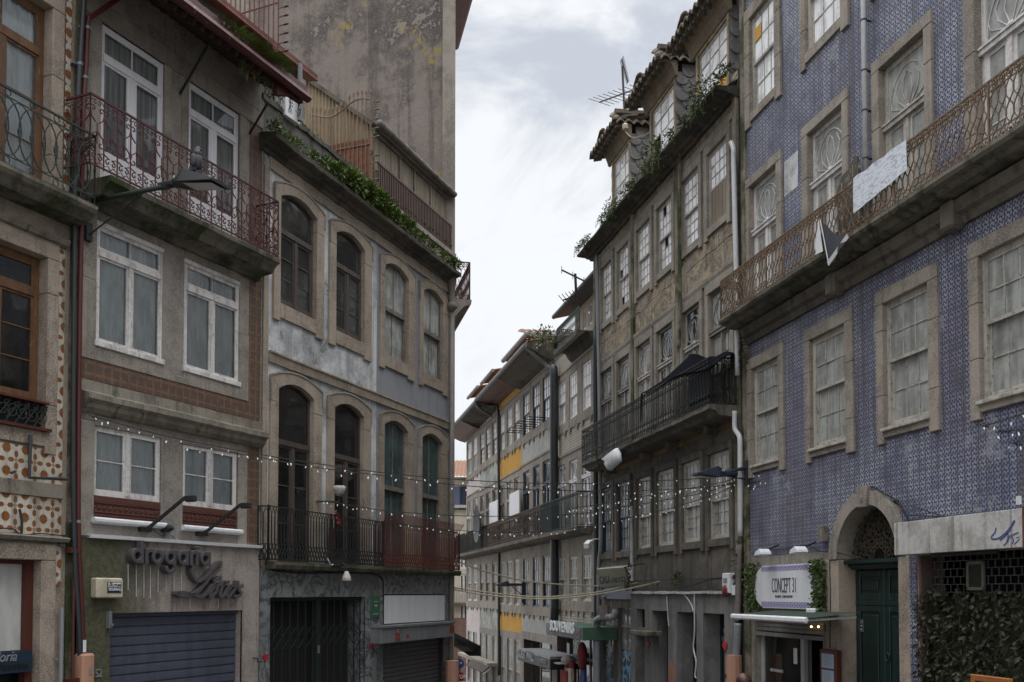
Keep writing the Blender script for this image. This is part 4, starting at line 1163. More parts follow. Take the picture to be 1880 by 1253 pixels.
def lamp_head(lamp, x, ya, yb, za, zb, m, w=.19):
    """ya: neck, yb: tip"""
    k = MB()
    V_ = [(x - .045, ya, za - .03), (x + .045, ya, za - .03), (x + .045, ya, za + .05), (x - .045, ya, za + .05)]
    ym = ya + (yb - ya) * .28
    V_ += [(x - w, ym, za - .07), (x + w, ym, za - .07), (x + .09, ym, za + .15), (x - .09, ym, za + .15)]
    V_ += [(x - w, yb + .0, zb - .03), (x + w, yb, zb - .03), (x + w * .95, yb, zb + .0), (x - w * .95, yb, zb + .0)]
    k.add(V_, [(0, 1, 2, 3)] + [(i + a, i + (a + 1) % 4, i + 4 + (a + 1) % 4, i + 4 + a) for i in (0, 4) for a in range(4)] + [(8, 11, 10, 9)])
    k.tube([(x, ya + .25, za + .01), (x, ya, za + .01)], .055, 8)
    h = part(lamp, 'lamp_head', k, m, bevel=.006)
    i = .05
    q = MB(); q.add([(x - w + i, ym - i, za - .085), (x + w - i, ym - i, za - .085), (x + w - i, yb + i, zb - .048), (x - w + i, yb + i, zb - .048)], [(0, 1, 2, 3)])
    part(lamp, 'glass', q, flat('lamp_glass', (.5, .51, .5), .25))
    c = MB()
    for q_ in (.08, .14): c.box(x - .075, x + .075, ya + (yb - ya) * q_ - .012, ya + (yb - ya) * q_ + .012, za + .05, za + .085)
    part(lamp, 'clip', c, M['pipe_white'])
lamp_head(lamp, p1[0], -1.52, -2.36, p1[1], p2[1] - .0, flat('lamp_dark', (.012, .015, .017), .6), .19)
pg = MB(); c = (p1[0] + .02, -1.92, p1[1] + .27)
pg.ball(c, .085, 10, 8, (.8, .8, 1.5)); pg.ball((c[0] + .01, c[1] + .01, c[2] + .15), .05, 8, 6, (.9, 1.0, 1.0))
pg.tube([(c[0], c[1], c[2] + .06), (c[0] + .01, c[1] + .01, c[2] + .15)], [.062, .045], 8)
pg.tube([(c[0], c[1] + .02, c[2] - .08), (c[0] - .02, c[1] + .14, c[2] - .17)], [.05, .028], 6)
for sg_ in (-1, 1):
    pg.tube([(c[0] + .03 * sg_, c[1], c[2] - .1), (c[0] + .03 * sg_, c[1] - .0, c[2] - .185)], .008, 4)
    pg.ball((c[0] + .066 * sg_, c[1] + .02, c[2] - .01), .06, 8, 6, (.35, .9, 1.5))
pb = thing('pigeon', 'dark grey pigeon perched on the street lamp head', 'pigeon', FA, (c[0], c[1], c[2] - .18))
part(pb, 'body', pg, cloth('feather', (.055, .055, .065), .7), smooth=True)
part(pb, 'beak', MB().tube([(c[0] + .02, c[1] - .035, c[2] + .15), (c[0] + .02, c[1] - .08, c[2] + .14)], [.014, .002], 5), M['black'])
for lab, cl in (('sparse dry fern at the upper end of the red gutter', ((415, 55, 6), (428, 62, 6))), ('tall bright green fern standing highest in the middle of the red gutter', ((440, 70, 11), (455, 76, 16), (466, 86, 14))), ('broad green fern clump spreading lower down the red gutter', ((476, 92, 18), (488, 99, 20), (500, 110, 14), (514, 124, 6)))):
    g = MB()
    for px, py, n in cl:
        q = FA.p(px, py, oe - .05)
        for k in range(3): fern(g, (q[0] + RND.uniform(-.12, .12), -oe + .03, q[1] - .12 + RND.uniform(-.04, .08)), n, .38)
    single('fern', lab, 'fern', FA, (q[0], -oe, q[1] - .12), g, M['fern'], 'ferns growing in the red gutter')
g = MB()
for i in range(40):
    x = xg - 1.6 + RND.random() * 1.6; zz = zg + .05 - (1.6 - (xg - x)) * .0
    k = [(x, -oe + .1, zg - .0)]
    for j in range(4): k.append((x + RND.uniform(-.05, .05), -oe + .12 + RND.uniform(-.05, .05), zg - .08 * (j + 1) * RND.uniform(.5, 1)))
    g.tube(k, .006, 3)
    leaf_quad(g, k[2], (RND.uniform(-1, 1), -.3, -.5), (0, 0, 1), .07, .03)
single('hanging_weed', 'grey withered weeds hanging below the end of the red gutter', 'weed', FA, (xg - .8, -oe + .1, zg), g, M['weed'])
hB = thing('arched_house', 'stone house with two rows of arched windows and a mossy cornice', 'house', FB, (0, 0, 0))
z, s = FB.z, FB.s
xe = s(831, 700)
UW = [(s(512.3, 450), s(578.5, 450)), (s(614.4, 500), s(666.8, 500)), (s(704.5, 550), s(747.6, 550)), (s(775, 600), s(811.4, 600))]
UO = [(s(500.3, 450), s(592.5, 450)), (s(602.4, 500), s(680, 500)), (s(695.8, 550), s(759.6, 550)), (s(768.3, 600), s(821, 600))]
LW = [(s(507.5, 820), s(572.6, 820)), (s(611, 850), s(664.8, 850)), (s(702.8, 870), s(746.2, 870)), (s(772.5, 880), s(809.4, 880))]
LO = [(s(492.6, 820), s(587.5, 820)), (s(598.4, 850), s(678, 850)), (s(694.7, 870), s(757.8, 870)), (s(766.6, 880), s(819.7, 880))]
u_sp = z(512.3, 360); u_top = z(500.3, 332); u_b = z(510.3, 556); u_ab = z(495.2, 583)
l_sp = z(507.5, 713.5); l_top = z(492.6, 686)
z_lg1, z_lg0 = z(491.8, 644), z(492.6, 664.5)
bo = .22; z_fl = z(600, 1036, bo)
z_cw = z(660, 424)
z_sh = z(620, 1048)
xs = s(691, 700)
RISE = .165
holes = [(a, b, u_b, u_sp + RISE) for a, b in UW] + [(a, b, z_fl - .1, l_sp + RISE) for a, b in LW]
part(hB, 'wall', MB().panel(0, xs, z_sh, z_cw + .4, holes), M['plaster_white'])
part(hB, 'wall', MB().panel(xs, xe, z_sh, z_cw + .4, holes), M['plaster_blue'], label='blue-grey peeling plaster wall')
shell(hB, 0, xe, -2, z_cw + .4, 10, M['plaster_grey'])
g = MB(); g.box(.0, .15, -.03, .1, z_sh, z_cw); g.box(xe - .12, xe, -.035, .1, z_sh, z_cw)
part(hB, 'corner_pilaster', g, M['granite_warm'], bevel=.008)
b = MB(); b.sweep([(.02, z_lg0), (-.05, z_lg0), (-.06, z_lg1 - .05), (-.085, z_lg1 - .03), (-.085, z_lg1), (.02, z_lg1)], .151, xe - .13, 12, .003)
part(hB, 'string_course', b, M['granite_warm'])
b = MB(); b.box(.151, xe - .121, -.04, .1, z_cw - .02, z_cw + .22)
part(hB, 'frieze', b, M['granite_warm'])
def arch_frame(parent, a, b, oa, ob, zb, zab, sp, top, y0=-.05, y1=.16, feet=True):
    mb = MB()
    orise = RISE * 1.1
    osp = top - .02
    inn, out = arch_pts(a, b, sp, RISE), arch_pts(oa, ob, osp, orise)
    arch_ring(mb, inn, out, y0, y1)
    for u, v in ((oa, a), (b, ob)):
        mb.box(u, v, y0 + .002, y1, zab, sp - .26)
        mb.prism([(u, sp - .256), (v, sp - .256), (v, sp), (u, osp)] if u == oa else [(u, sp - .256), (v, sp - .256), (v, osp), (u, sp)], y0 + .001, y1)
    if feet:
        mb.box(a + .002, b - .002, y0 + .006, y1 + .1, zab + .07, zb)
    o_ = part(parent, 'window_surround', mb, M['granite_warm'], bevel=.006)
    hm = MB()
    pts = [(oa - .0, y0 - .0, osp - .45), (oa - .0, y0, osp)] + [(p[0], y0, p[1]) for p in out] + [(ob, y0, osp), (ob, y0, osp - .3)]
    hm.tube(pts, .022, 4)
    part(o_, 'hood_mould', hm, M['granite_dark'], loc=(0, 0, 0)) if False else part(parent, 'hood_mould', hm, M['granite_grey'])
    return o_
def arch_window(parent, a, b, zb, sp, kind, wood, gls, y=.05, curtain=None, name='window', t=.30):
    """arched frame: fanlight over leaves or a sash"""
    w, hs = b - a, sp - zb; H = hs + RISE
    f, g = MB(), MB(); fr = .055; d = .05
    f.box(0, fr, y, y + d, 0, hs); f.box(w - fr, w, y, y + d, 0, hs); f.box(fr, w - fr, y, y + d, 0, fr)
    inn, out = arch_pts(fr, w - fr, hs - .02, RISE * .9), arch_pts(0, w, hs, RISE)
    arch_ring(f, inn, out, y, y + d)
    zt = hs * (1 - t)
    f.box(fr, w - fr, y - .03, y + d, zt - .05, zt + .05)
    top = [(fr, y + .02, zt + .05), (w - fr, y + .02, zt + .05)] + [(p[0], y + .02, p[1]) for p in reversed(inn)]
    g.add(top, [tuple(range(len(top)))])
    c = w / 2
    if kind == 'leaves':
        f.box(c - .045, c + .045, y - .015, y + d, fr, zt - .05)
        for u, v in ((fr, c - .045), (c + .045, w - fr)):
            f.box(u, u + .045, y, y + .035, fr, zt - .05); f.box(v - .045, v, y, y + .035, fr, zt - .05)
            f.box(u + .045, v - .045, y, y + .035, zt - .10, zt - .05); f.box(u + .045, v - .045, y, y + .035, fr, fr + .08)
            for k in (1, 2):
                q = fr + .08 + (zt - .18 - fr) * k / 3; f.box(u + .045, v - .045, y + .005, y + .03, q - .011, q + .011)
            for k in range(3):
                q0, q1 = fr + .08 + (zt - .18 - fr) * k / 3, fr + .08 + (zt - .18 - fr) * (k + 1) / 3
                pane_quad(g, u + .045, v - .045, y + .02, q0, q1, .005)
    elif kind == 'sash':
        for u, v, zz0, zz1, yy in ((fr, w - fr, zt + .05, None, y), (fr, w - fr, fr, zt - .05, y + .04)):
            if zz1 is None: f.box(c - .012, c + .012, yy + .005, yy + .03, zz0, hs + RISE * .85)
            else:
                f.box(c - .014, c + .014, yy + .005, yy + .03, zz0, zz1)
                pane_quad(g, u, c, yy + .02, zz0, zz1, .005); pane_quad(g, c, v, yy + .02, zz0, zz1, .005)
    o = part(parent, name, f, wood, loc=(a, 0, zb))
    part(o, 'pane', g, gls, loc=(0, 0, 0))
    if curtain:
        k = MB(); k.quad((fr, y + .22, .02), (w - fr, y + .22, .02), (w - fr, y + .22, hs), (fr, y + .22, hs))
        part(o, 'inner_shutter', k, curtain, loc=(0, 0, 0))
    return o
for i in range(4):
    right = i >= 2
    arch_frame(hB, *UW[i], *UO[i], u_b, u_ab, u_sp, u_top)
    arch_frame(hB, *LW[i], *LO[i], z_fl, z_fl - .1, l_sp, l_top, feet=False)
    arch_window(hB, *UW[i], u_b, u_sp, 'sash' if right else 'leaves', M['grey_wood'] if right else M['dark_wood'], M['pane_dirty'] if right else M['pane'], curtain=M['shutter_grey'] if right else None, t=.46 if right else .30)
    arch_window(hB, *LW[i], z_fl - .1, l_sp, 'sash' if right else 'leaves', M['grey_wood'] if right else M['dark_wood'], M['pane_green'] if right else M['pane_dark'], name='balcony_door', t=.42 if right else .29)
o = .35
zc_top = z(680, 376, o); zc0 = z_cw + .2
g = MB(); hh = zc_top - zc0
g.sweep([(.05, zc0 - .01), (-.06, zc0), (-.08, zc0 + hh * .25), (-.15, zc0 + hh * .33), (-.18, zc0 + hh * .52), (-o + .04, zc0 + hh * .62), (-o, zc0 + hh * .70), (-o - .01, zc0 + hh), (-.1, zc0 + hh + .05), (.05, zc0 + hh + .06)], -.15, s(846, 505, o), 40, .012)
part(hB, 'cornice', g, M['cornice'])
zp = z(620, 284)
g = MB(); g.box(-.1, xe, -.0, .2, zc_top - .05, zp - .10); g.sweep([(-.04, zp - .10), (-.05, zp - .02), (0, zp + .02), (.22, zp + .02), (.24, zp - .10)], -.1, s(690, 340), 24, .012)
part(hB, 'parapet', g, M['parapet'])
xg_ = s(678, 300)
zq0 = z(678, 335); zq1 = z(678, 178)
t = thing('iron_screen', 'rusty wavy-topped spiked iron screen with a rust red sheet over the mossy parapet', 'iron screen', FB, (xg_, 0, zq0))
H = zq1 - zq0
part(t, 'bars', iron_screen(xg_, -.02, 1.45, zq0, zq1, lambda q: .10 * sin(q * 7.2) - .12 * q - .02 + .06 * (1 - q), 14, [zq0 + H * k for k in (.02, .12, .22, .30, .52, .62, .73, .84, .93)]), M['rust'])
part(t, 'sheet', MB().box(xg_ + .014, xg_ + .03, .0, 1.05, zq0 - .6, zq0 + H * .52), M['rust_sheet'])
x0 = s(688, 290, -.1); x1 = s(826, 400, -.1)
zr = z(690, 236, -.12); zr1 = z(832, 362, -.05)
zb0 = zp
g = MB(); N = 60
vs = []
for i in range(N + 1):
    y = .12 + 1.8 * i / N; w = .022 * sin(i * 2.1)
    vs += [(x0 + w, y, zb0), (x0 + w, y, zr + (y - .12) * .80)]
g.add(vs, [(i * 2, i * 2 + 2, i * 2 + 3, i * 2 + 1) for i in range(N)])
at_ = thing('attic_shed', 'tan boarded attic shed with corrugated gable against the tall blank wall', 'shed', FB, (x0, .12, zb0))
part(at_, 'gable', g, M['corrugated'])
g = MB(); g.panel(x0, x1, zb0, zr - .02, y=.14)
part(at_, 'front_wall', g, M['board_tan'])
g = MB()
for px in (735, 762, 792): q = s(px, 350, -.1); g.box(q - .03, q + .03, .10, .138, zb0, zr - .03)
g.box(x0, x1, .09, .137, zr - .16, zr - .02)
part(at_, 'batten', g, M['grey_wood'])
g = MB(); g.sweep([(.0, zr - .03), (.0, zr), (1.9, zr + 1.5), (1.9, zr + 1.47)], x0 - .08, xe, 6); g.bar((x0 - .06, .12, zr + .02), (x0 - .06, 1.9, zr + 1.44), .05, .08); g.box(x0 - .04, x0 - .02, .15, 1.7, zb0 + (zr - zb0) * .55, zb0 + (zr - zb0) * .55 + .10)
part(at_, 'roof', g, M['old_tile'])
g = MB(); g.tube([(x0 - .1, -.06, zr + .02), (xe - .02, -.06, zr + .0)], .075, 9)
for k in range(5): q = x0 + (xe - x0) * (k + .5) / 5; g.tube([(q - .03, -.06, zr + .01), (q + .03, -.06, zr + .01)], .09, 9)
part(at_, 'gutter', g, M['pipe_stone'], smooth=True)
zt0 = z(700, 306); g = MB()
g.box(x0 + .02, xe - .1, -.02, .05, zp + .28, zp + .31); zt_ = z(752, 385, 0)
hb = z(740, 330) - z(740, 385)
bz = z(790, 430)
g = MB()
zb1 = bz; zt1 = bz + hb * .92
for i in range(46): q = x0 + .05 + (xe - .15 - x0) * i / 45; g.box(q - .016, q + .016, .0, .03, zb1, zt1)
g.box(x0, xe - .08, -.01, .04, zt1, zt1 + .05); g.box(x0, xe - .08, -.01, .04, zb1 - .05, zb1)
part(at_, 'balustrade', g, paint('brown_rail', (.10, .06, .045), dirt=.4))
g = MB(); g.sweep([(-.09, bz - .17), (-.09, bz - .06), (.05, bz - .05), (.05, bz - .17)], x0 - .1, xe + .02, 6)
g.box(x0, xe - .01, -.03, .1, zc_top + .05, bz - .17)
part(at_, 'base_wall', g, M['granite_grey'])
for lab, cl in (('thin weeds on the cornice left of the first upper arched window', ((500, 232, 3), (520, 245, 3), (545, 268, 4), (575, 290, 4))),
    ('green weeds on the cornice above the second upper arched window', ((600, 306, 6), (618, 318, 9), (640, 335, 11), (658, 350, 12))),
    ('thickest bright green weeds on the cornice, above the gap before the grey-blue wall', ((675, 364, 13), (692, 378, 12), (706, 388, 11), (722, 402, 10))),
    ('weeds on the cornice above the last upper arched window', ((738, 416, 9), (752, 428, 9), (770, 445, 6), (790, 458, 5))),
    ('small weeds at the far tip of the cornice beside the drainpipe head', ((815, 478, 5), (832, 488, 7)))):
    g = MB()
    for px, py, n in cl:
        q = FB.p(px, py, o - .08); L = .055 + .005 * n
        for k in range(3): bush(g, (q[0] + RND.uniform(-.12, .12), -o + .06 + RND.uniform(-.04, .05), zc_top + .06 + .016 * n), .05 + .012 * n, 14 * n, L, (1.5, .9, 1.0), .15)
    single('cornice_weed', lab, 'weed', FB, (q[0], -o + .1, zc_top), g, M['fern'], 'weeds along the arched house cornice')
g = MB()
for i in range(900):
    x = -.05 + (xe) * RND.random() ** 1.3
    leaf_quad(g, (x, RND.uniform(-.03, .1), zp + .015), (RND.uniform(-1, 1), RND.uniform(-1, .2), RND.uniform(-.6, .8)), (0, 0, 1), RND.uniform(.02, .06), .03)
for i in range(60):
    x = s(508, 220) + RND.uniform(-.05, .08)
    leaf_quad(g, (x, -.05, zp - .7 * RND.random()), (RND.uniform(-.6, .6), -.5, -.8), (0, 0, 1), .05, .03)
mo = single('moss', 'moss carpet on the parapet top', 'moss', FB, (2, 0, zp), g, M['weed']); mo['kind'] = 'stuff'
xl, xr = s(478, 1030), s(828, 1045)
zb = z_fl
g = MB()
g.sweep([(0, zb - .13), (-bo - .02, zb - .13), (-bo - .05, zb - .06), (-bo - .05, zb), (0, zb)], xl + .1, xr + .05, 16, .005)
bal = part(hB, 'balcony', g, M['slab_moss'])
hb = z(492.4, 930, bo) - zb; xm = s(703, 955, bo)
a = MB(); railing(a, [(s(493, 930, bo), 0), (s(493, 930, bo), -bo), (xm - .02, -bo)], zb + .01, hb, d_gothic)
part(bal, 'railing', a, M['iron_black'], label='black wrought iron half of the railing')
a = MB(); hr = z(709.3, 960.6, bo) - zb
railing(a, [(xm + .03, 0), (xm + .03, -bo), (xr + .02, -bo), (xr + .02, 0)], zb + .01, hr, d_gothic)
n = 44
for i in range(n + 1):
    x = xm + .05 + (xr - xm - .05) * i / n
    a.tube([(x, -bo, zb + hr), (x, -bo - .02, zb + hr + .05), (x - .0, -bo - .14, zb + hr + .22)], .010, 4)
part(bal, 'railing', a, M['iron_rail_red'], label='red half of the railing with outward spikes')
def bell(name, label, fac, px, py, o, up, r=.10):
    p = fac.p(px, py, o); c = (p[0], -o, p[1])
    t = thing(name, label, 'lamp', fac, c)
    k = MB()
    if up: k.lathe([(.03, 0), (.05, .03), (r * .7, .05), (r, .14), (r, .19), (r * .8, .2)], c, 12)
    else: k.lathe([(.035, .18), (.05, .14), (r * .8, .08), (r, .0), (r * .9, -.01)], c, 12)
    part(t, 'shade', k, paint('bell_white', (.55, .52, .48), chips=.4, dirt=.5), smooth=True)
    return t, c
t, c = bell('wall_lamp', 'cream bell shaped lamp hanging under the black balcony edge', FB, 636, 1066, .5, False)
k = MB(); k.tube(catmull([(c[0], c[1], c[2] + .16), (c[0] - .02, c[1] + .05, c[2] + .32), (c[0] - .05, -.05, c[2] + .36)], 5), .018, 5); k.box(c[0] - .2, c[0] + .16, -.42, -.26, c[2] + .28, c[2] + .42)
part(t, 'bracket', k, M['iron_black'])
part(t, 'conduit', MB().tube(catmull([(c[0] - .1, -.3, c[2] + .35), (c[0] - .28, -.32, c[2] + .30), (c[0] - .38, -.3, c[2] + .42)], 6), .014, 5), M['pipe_white'])
t, c = bell('wall_lamp', 'cream upturned lamp on a mossy bar between the two dark doors', FB, 623, 911, .35, True, .13)
k = MB(); q = FB.p(585, 921, .1); k.bar((q[0], -.05, q[1]), (c[0] - .02, -.32, c[2] - .12), .035)
k.tube([(c[0], c[1], c[2]), (c[0], c[1] + .02, c[2] - .12)], .015, 5)
part(t, 'bracket', k, M['iron_green'])
g = MB(); q = FB.p(612, 945, bo + .03)
for i in range(30): leaf_quad(g, (q[0] + i * .006 + RND.uniform(-.02, .02), -bo - .05, q[1] + .05 - i * .007 + RND.uniform(-.03, .03)), (RND.uniform(-1, 1), -.4, RND.uniform(-1, 1)), (0, 0, 1), .09, .07)
single('flower_garland', 'faded pink flower garland tied to the black railing', 'garland', FB, (q[0], -bo, q[1]), g, cloth('pink', (.36, .10, .08)))
part(bal, 'red_panel', MB().box(s(596, 985), s(604, 985), -.12, -.10, zb + .05, zb + .75), paint('red_panel', (.16, .018, .02), dirt=.3))
G0 = (s(494, 1150), s(668, 1150)); R0 = (s(702, 1150), s(812.5, 1150))
z_gt = z(580, 1096.5); z_rt = z(760, 1098); z_pb = z(757, 1144); z_sb = z(760, 1172)
g = MB(); g.panel(-.05, xe, -2, z_sh, [(*G0, -2, z_gt), (*R0, -2, z_pb)], y=-.02); reveals(g, [(*G0, -2, z_gt)], .4)
for px in (562, ): pass
part(hB, 'marble_cladding', g, M['marble'])
g = MB(); n = 13; y = .08
for i in range(n + 1):
    x = G0[0] + (G0[1] - G0[0]) * i / n
    g.box(x - .012, x + .012, y, y + .02, -2, z_gt - .08)
    g.box(x + .03, x + .042, y + .03, y + .045, -2, z_gt - .08)
for zc in (z_gt - .62, z_gt - .86, z_gt - 1.9, z_gt - 2.15, z_gt - 3.1):
    for i in range(n):
        xa, xb_ = G0[0] + (G0[1] - G0[0]) * i / n, G0[0] + (G0[1] - G0[0]) * (i + 1) / n
        g.bar((xa, y - .01, zc - .12), (xb_, y - .01, zc + .12), .012); g.bar((xa, y + .025, zc + .12), (xb_, y + .025, zc - .12), .012)
g.box(G0[0] - .0, G0[1], y - .02, y + .06, z_gt - .07, z_gt - .002)
c = (G0[0] + G0[1]) / 2; g.box(c - .03, c + .05, y - .03, y + .04, -2, z_gt - .07)
part(hB, 'scissor_gate', g, iron('gate_iron', (.016, .024, .022), .1))
part(hB, 'shop_recess', MB().panel(G0[0], G0[1], -2, z_gt, y=.39), M['unlit_room'])
part(hB, 'gate_lock', MB().box(c - .02, c + .03, y - .05, y - .02, z(590, 1200), z(590, 1185)), M['pipe_grey'])
pn = part(hB, 'blank_panel', MB().box(R0[0] + .02, R0[1] + .02, -.05, .0, z_pb + .02, z_rt + .06), M['white'])
part(hB, 'panel_frame', MB().box(R0[0] - .01, R0[1] + .05, -.03, .03, z_pb - .0, z_rt + .09), M['black'])
zz1, zz0 = z(703, 1152), z(703, 1180)
g = MB(); xA, xB = s(698, 1160, .25), s(831, 1155, .25)
g.prism([(xA, zz0), (xB, zz0), (xB, zz1), (xA, zz1)], -.28, -.0)
sb = part(hB, 'shutter_box', g, M['zinc'], bevel=.01)
part(hB, 'box_top', MB().box(xA - .02, xB + .05, -.31, -.0, zz1 + .001, zz1 + .05), M['zinc'])
g = MB(); g.box(s(726, 1160, .28), s(734, 1160, .28), -.285, -.281, z(730, 1177, .28), z(730, 1153, .28)); g.box(s(746, 1160, .28), s(751, 1160, .28), -.285, -.281, z(748, 1172, .28), z(748, 1166, .28)); g.box(s(826, 1160, .28), s(834, 1160, .28), -.285, -.281, z(830, 1162, .28), z(830, 1150, .28))
part(hB, 'sticker', g, flat('sticker_red', (.26, .04, .025), .6))
g = MB(); g.box(s(727, 1160, .28), s(733, 1160, .28), -.287, -.286, z(730, 1162, .28), z(730, 1154, .28)); text_mb(g, 'X', s(728.5, 1160, .28), z(730, 1173, .28), .11, -.288, -.286, .8)
part(hB, 'sticker_mark', g, M['pipe_grey'])
g = MB(); roller(g, R0[0], R0[1], -2, z_sb, .1, .105); part(hB, 'roller_shutter', g, M['roller_grey'])
q = FB.p(686, 1114)
t = thing('wall_plate', 'green notice plate with white print on the marble pier', 'plate', FB, (q[0], -.02, q[1]))
part(t, 'plate', MB().box(q[0] - .20, q[0] + .20, -.05, -.021, q[1] - .24, q[1] + .24), flat('plate_green', (.045, .13, .075), .5), bevel=.01)
g = MB()
for k, w in ((.10, .09), (.02, .07), (-.0, .05), (-.17, .12)): g.box(q[0] - w, q[0] + w, -.054, -.0515, q[1] + k, q[1] + k + .02)
part(t, 'print', g, flat('print_pale', (.35, .42, .36), .6))
def heart(fac, px, py, r, label, y=-.025):
    q = fac.p(px, py); g = MB()
    pts = [(q[0] + r * .9 * (16 * sin(a) ** 3) / 16, q[1] + r * (13 * cos(a) - 5 * cos(2 * a) - 2 * cos(3 * a) - cos(4 * a)) / 16) for a in [2 * pi * k / 20 for k in range(20)]]
    g.prism(pts, y - .015, y)
    return single('paper_heart', label, 'paper heart', fac, (q[0], y, q[1]), g, flat('heart_red', (.38, .018, .02), .6), 'red paper hearts on the walls')
heart(FB, 484.5, 1208, .085, 'red paper heart on the marble left of the scissor gate')
heart(FB, 680.5, 1186, .085, 'red paper heart on the marble pier under the green plate')
cx = s(829, 600, .12)
t = thing('drainpipe', 'stone grey drainpipe with a moulded hopper head at the corner of the arched house', 'drainpipe', FB, (cx, -.12, 0))
part(t, 'pipe', MB().tube([(cx, -.12, -1.0), (cx, -.12, z(829, 575, .12))], .055, 8), M['pipe_stone'], smooth=True)
zh = z(829, 562, .12)
g = MB(); g.lathe([(.06, -.16), (.09, -.1), (.15, -.06), (.15, .02), (.11, .05), (.075, .10), (.10, .20), (.075, .32), (.10, .45), (.13, .62), (.13, .80)], (cx, -.12, zh), 10)
part(t, 'hopper_head', g, M['pipe_stone'], smooth=True)
g = MB(); q = FB.p(835, 1213, .3); g.tube([(q[0] - .05, -.25, -3), (q[0] - .05, -.25, q[1])], .17, 10)
single('pipe_cover', 'terracotta pipe cover at the corner of the arched house beside the stop sign', 'pipe cover', FB, (q[0], -.25, 0), g, M['terracotta'])
g = MB(); cp = [(s(475, 1008), -.05, z(475, 1008)), (s(482, 1025), -.06, z(482, 1025)), (s(490, 1044), -.06, z(490, 1044)), (s(520, 1050), -.05, z(520, 1050)), (s(560, 1053), -.05, z(560, 1053)), (s(600, 1052), -.05, z(600, 1052)), (s(690, 1056), -.05, z(690, 1056)), (s(700, 1090), -.05, z(700, 1090))]
g.tube(catmull(cp, 5), .02, 5)
single('black_cable', 'thick black cable running down beside the drugstore onto the marble', 'cable', FB, cp[0], g, M['wire'])
hT = thing('tall_building', 'tall building showing a stained blank side wall above the attic shed', 'building', FB, (xe, 0, 0))
zT = 24.0
yN = 16.0
g = MB(); NXg, NZg = 26, 26
vs = []
for i in range(NXg + 1):
    for j in range(NZg + 1):
        vs.append((xe + .03 + RND.uniform(-.012, .012), -.0 + yN * i / NXg, 6 + (zT - 6) * j / NZg))
g.add(vs, [(i * (NZg + 1) + j, (i + 1) * (NZg + 1) + j, (i + 1) * (NZg + 1) + j + 1, i * (NZg + 1) + j + 1) for i in range(NXg) for j in range(NZg)])
part(hT, 'blank_wall', g, M['tall_wall'])
def tb(a, b_): # FT frame to FB frame
    P = FT.w(a, b_, 0); return FB.loc(P)[:2]
c0, c1, c2, c3 = tb(0, 0), tb(3.4, 0), tb(3.4, 12), (xe, yN)  # unseen length kept short so windows opposite reflect open sky and get more light
g = MB()
for (a, b_), (c, d) in ((c0, c1), (c1, c2), (c2, c3)):
    g.quad((a, b_, -4), (c, d, -4), (c, d, zT), (a, b_, zT))
g.add([(*c0, zT), (*c1, zT), (*c2, zT), (*c3, zT)], [(0, 1, 2, 3)])
g.quad((*c0, -4), (c3[0], c3[1], -4), (c3[0], c3[1], 6), (*c0, 6))
part(hT, 'street_wall', g, M['granite_grey'])
g = MB()
for zz0, zz1, ww in ((-2, zT - 2.7, .10),):
    a = tb(-.03, -.04); b_ = tb(.35, -.05); c = tb(.35, .05); d = tb(-.03, .3)
    g.add([(*a, zz0), (*b_, zz0), (*c, zz0), (*d, zz0), (*a, zz1), (*b_, zz1), (*c, zz1), (*d, zz1)], [(0, 1, 5, 4), (1, 2, 6, 5), (2, 3, 7, 6), (3, 0, 4, 7), (4, 5, 6, 7)])
part(hT, 'corner_pilaster', g, M['granite_grey'])
g = MB(); ze = 21.3
def tp(a, o_, zz): p = tb(a, -o_); return (p[0], p[1], zz)
g.add([tp(-.1, .0, ze - .25), tp(-.1, .6, ze), tp(-.1, .66, ze + .05), tp(-.1, .66, ze + .2), tp(-.1, 0, ze + .3), tp(3.4, .0, ze - .25), tp(3.4, .6, ze), tp(3.4, .66, ze + .05), tp(3.4, .66, ze + .2), tp(3.4, 0, ze + .3)], [(0, 1, 6, 5), (1, 2, 7, 6), (2, 3, 8, 7), (3, 4, 9, 8), (4, 3, 2, 1, 0), (5, 6, 7, 8, 9)])
part(hT, 'eave', g, paint('eave_red', (.16, .09, .085), rough=.7, dirt=.4))
zk = 5 + (1089 - 549) / 1800 * (_bz + .4)
g = MB()
V_ = [tp(.15, 0, zk - .55), tp(.15, .32, zk - .18), tp(.15, .50, zk - .12), tp(.15, .52, zk), tp(.15, 0, zk), tp(3.2, 0, zk - .55), tp(3.2, .32, zk - .18), tp(3.2, .50, zk - .12), tp(3.2, .52, zk), tp(3.2, 0, zk)]
g.add(V_, [(0, 1, 6, 5), (1, 2, 7, 6), (2, 3, 8, 7), (3, 4, 9, 8), (4, 3, 2, 1, 0), (5, 6, 7, 8, 9)])
bt = part(hT, 'balcony', g, M['granite_grey'])
g = MB()
r_ = MB(); railing(r_, [(.17, 0), (.17, -.47), (3.15, -.47), (3.15, 0)], zk, 1.0, d_lattice)
g.add([(*tb(v[0], v[1]), v[2]) for v in r_.v], r_.f)
part(bt, 'railing', g, M['iron_red'])
g = MB(); px_ = tb(.35, -.2); bush(g, (px_[0], px_[1], zk + .15), .22, 90, .06)
single('balcony_plant', 'small plant on the little iron balcony jutting out against the sky', 'plant', FB, (px_[0], px_[1], zk), g, M['weed'])
h1 = thing('blue_tiled_house', 'big house clad in blue and white tiles with a long rusty balcony', 'house', FR1, (0, 0, 0))
z, s = FR1.z, FR1.s
X1 = 12.0; ZT = 18.5
x0 = 0.0
def q_(px, py, o=0): return FR1.p(px, py, o)
b_t, b_b, b_ab = z(1496.4, 622), z(1490, 826), z(1482, 853)
b_ot = (z(1442, 628.7) + z(1725, 478.2)) / 2
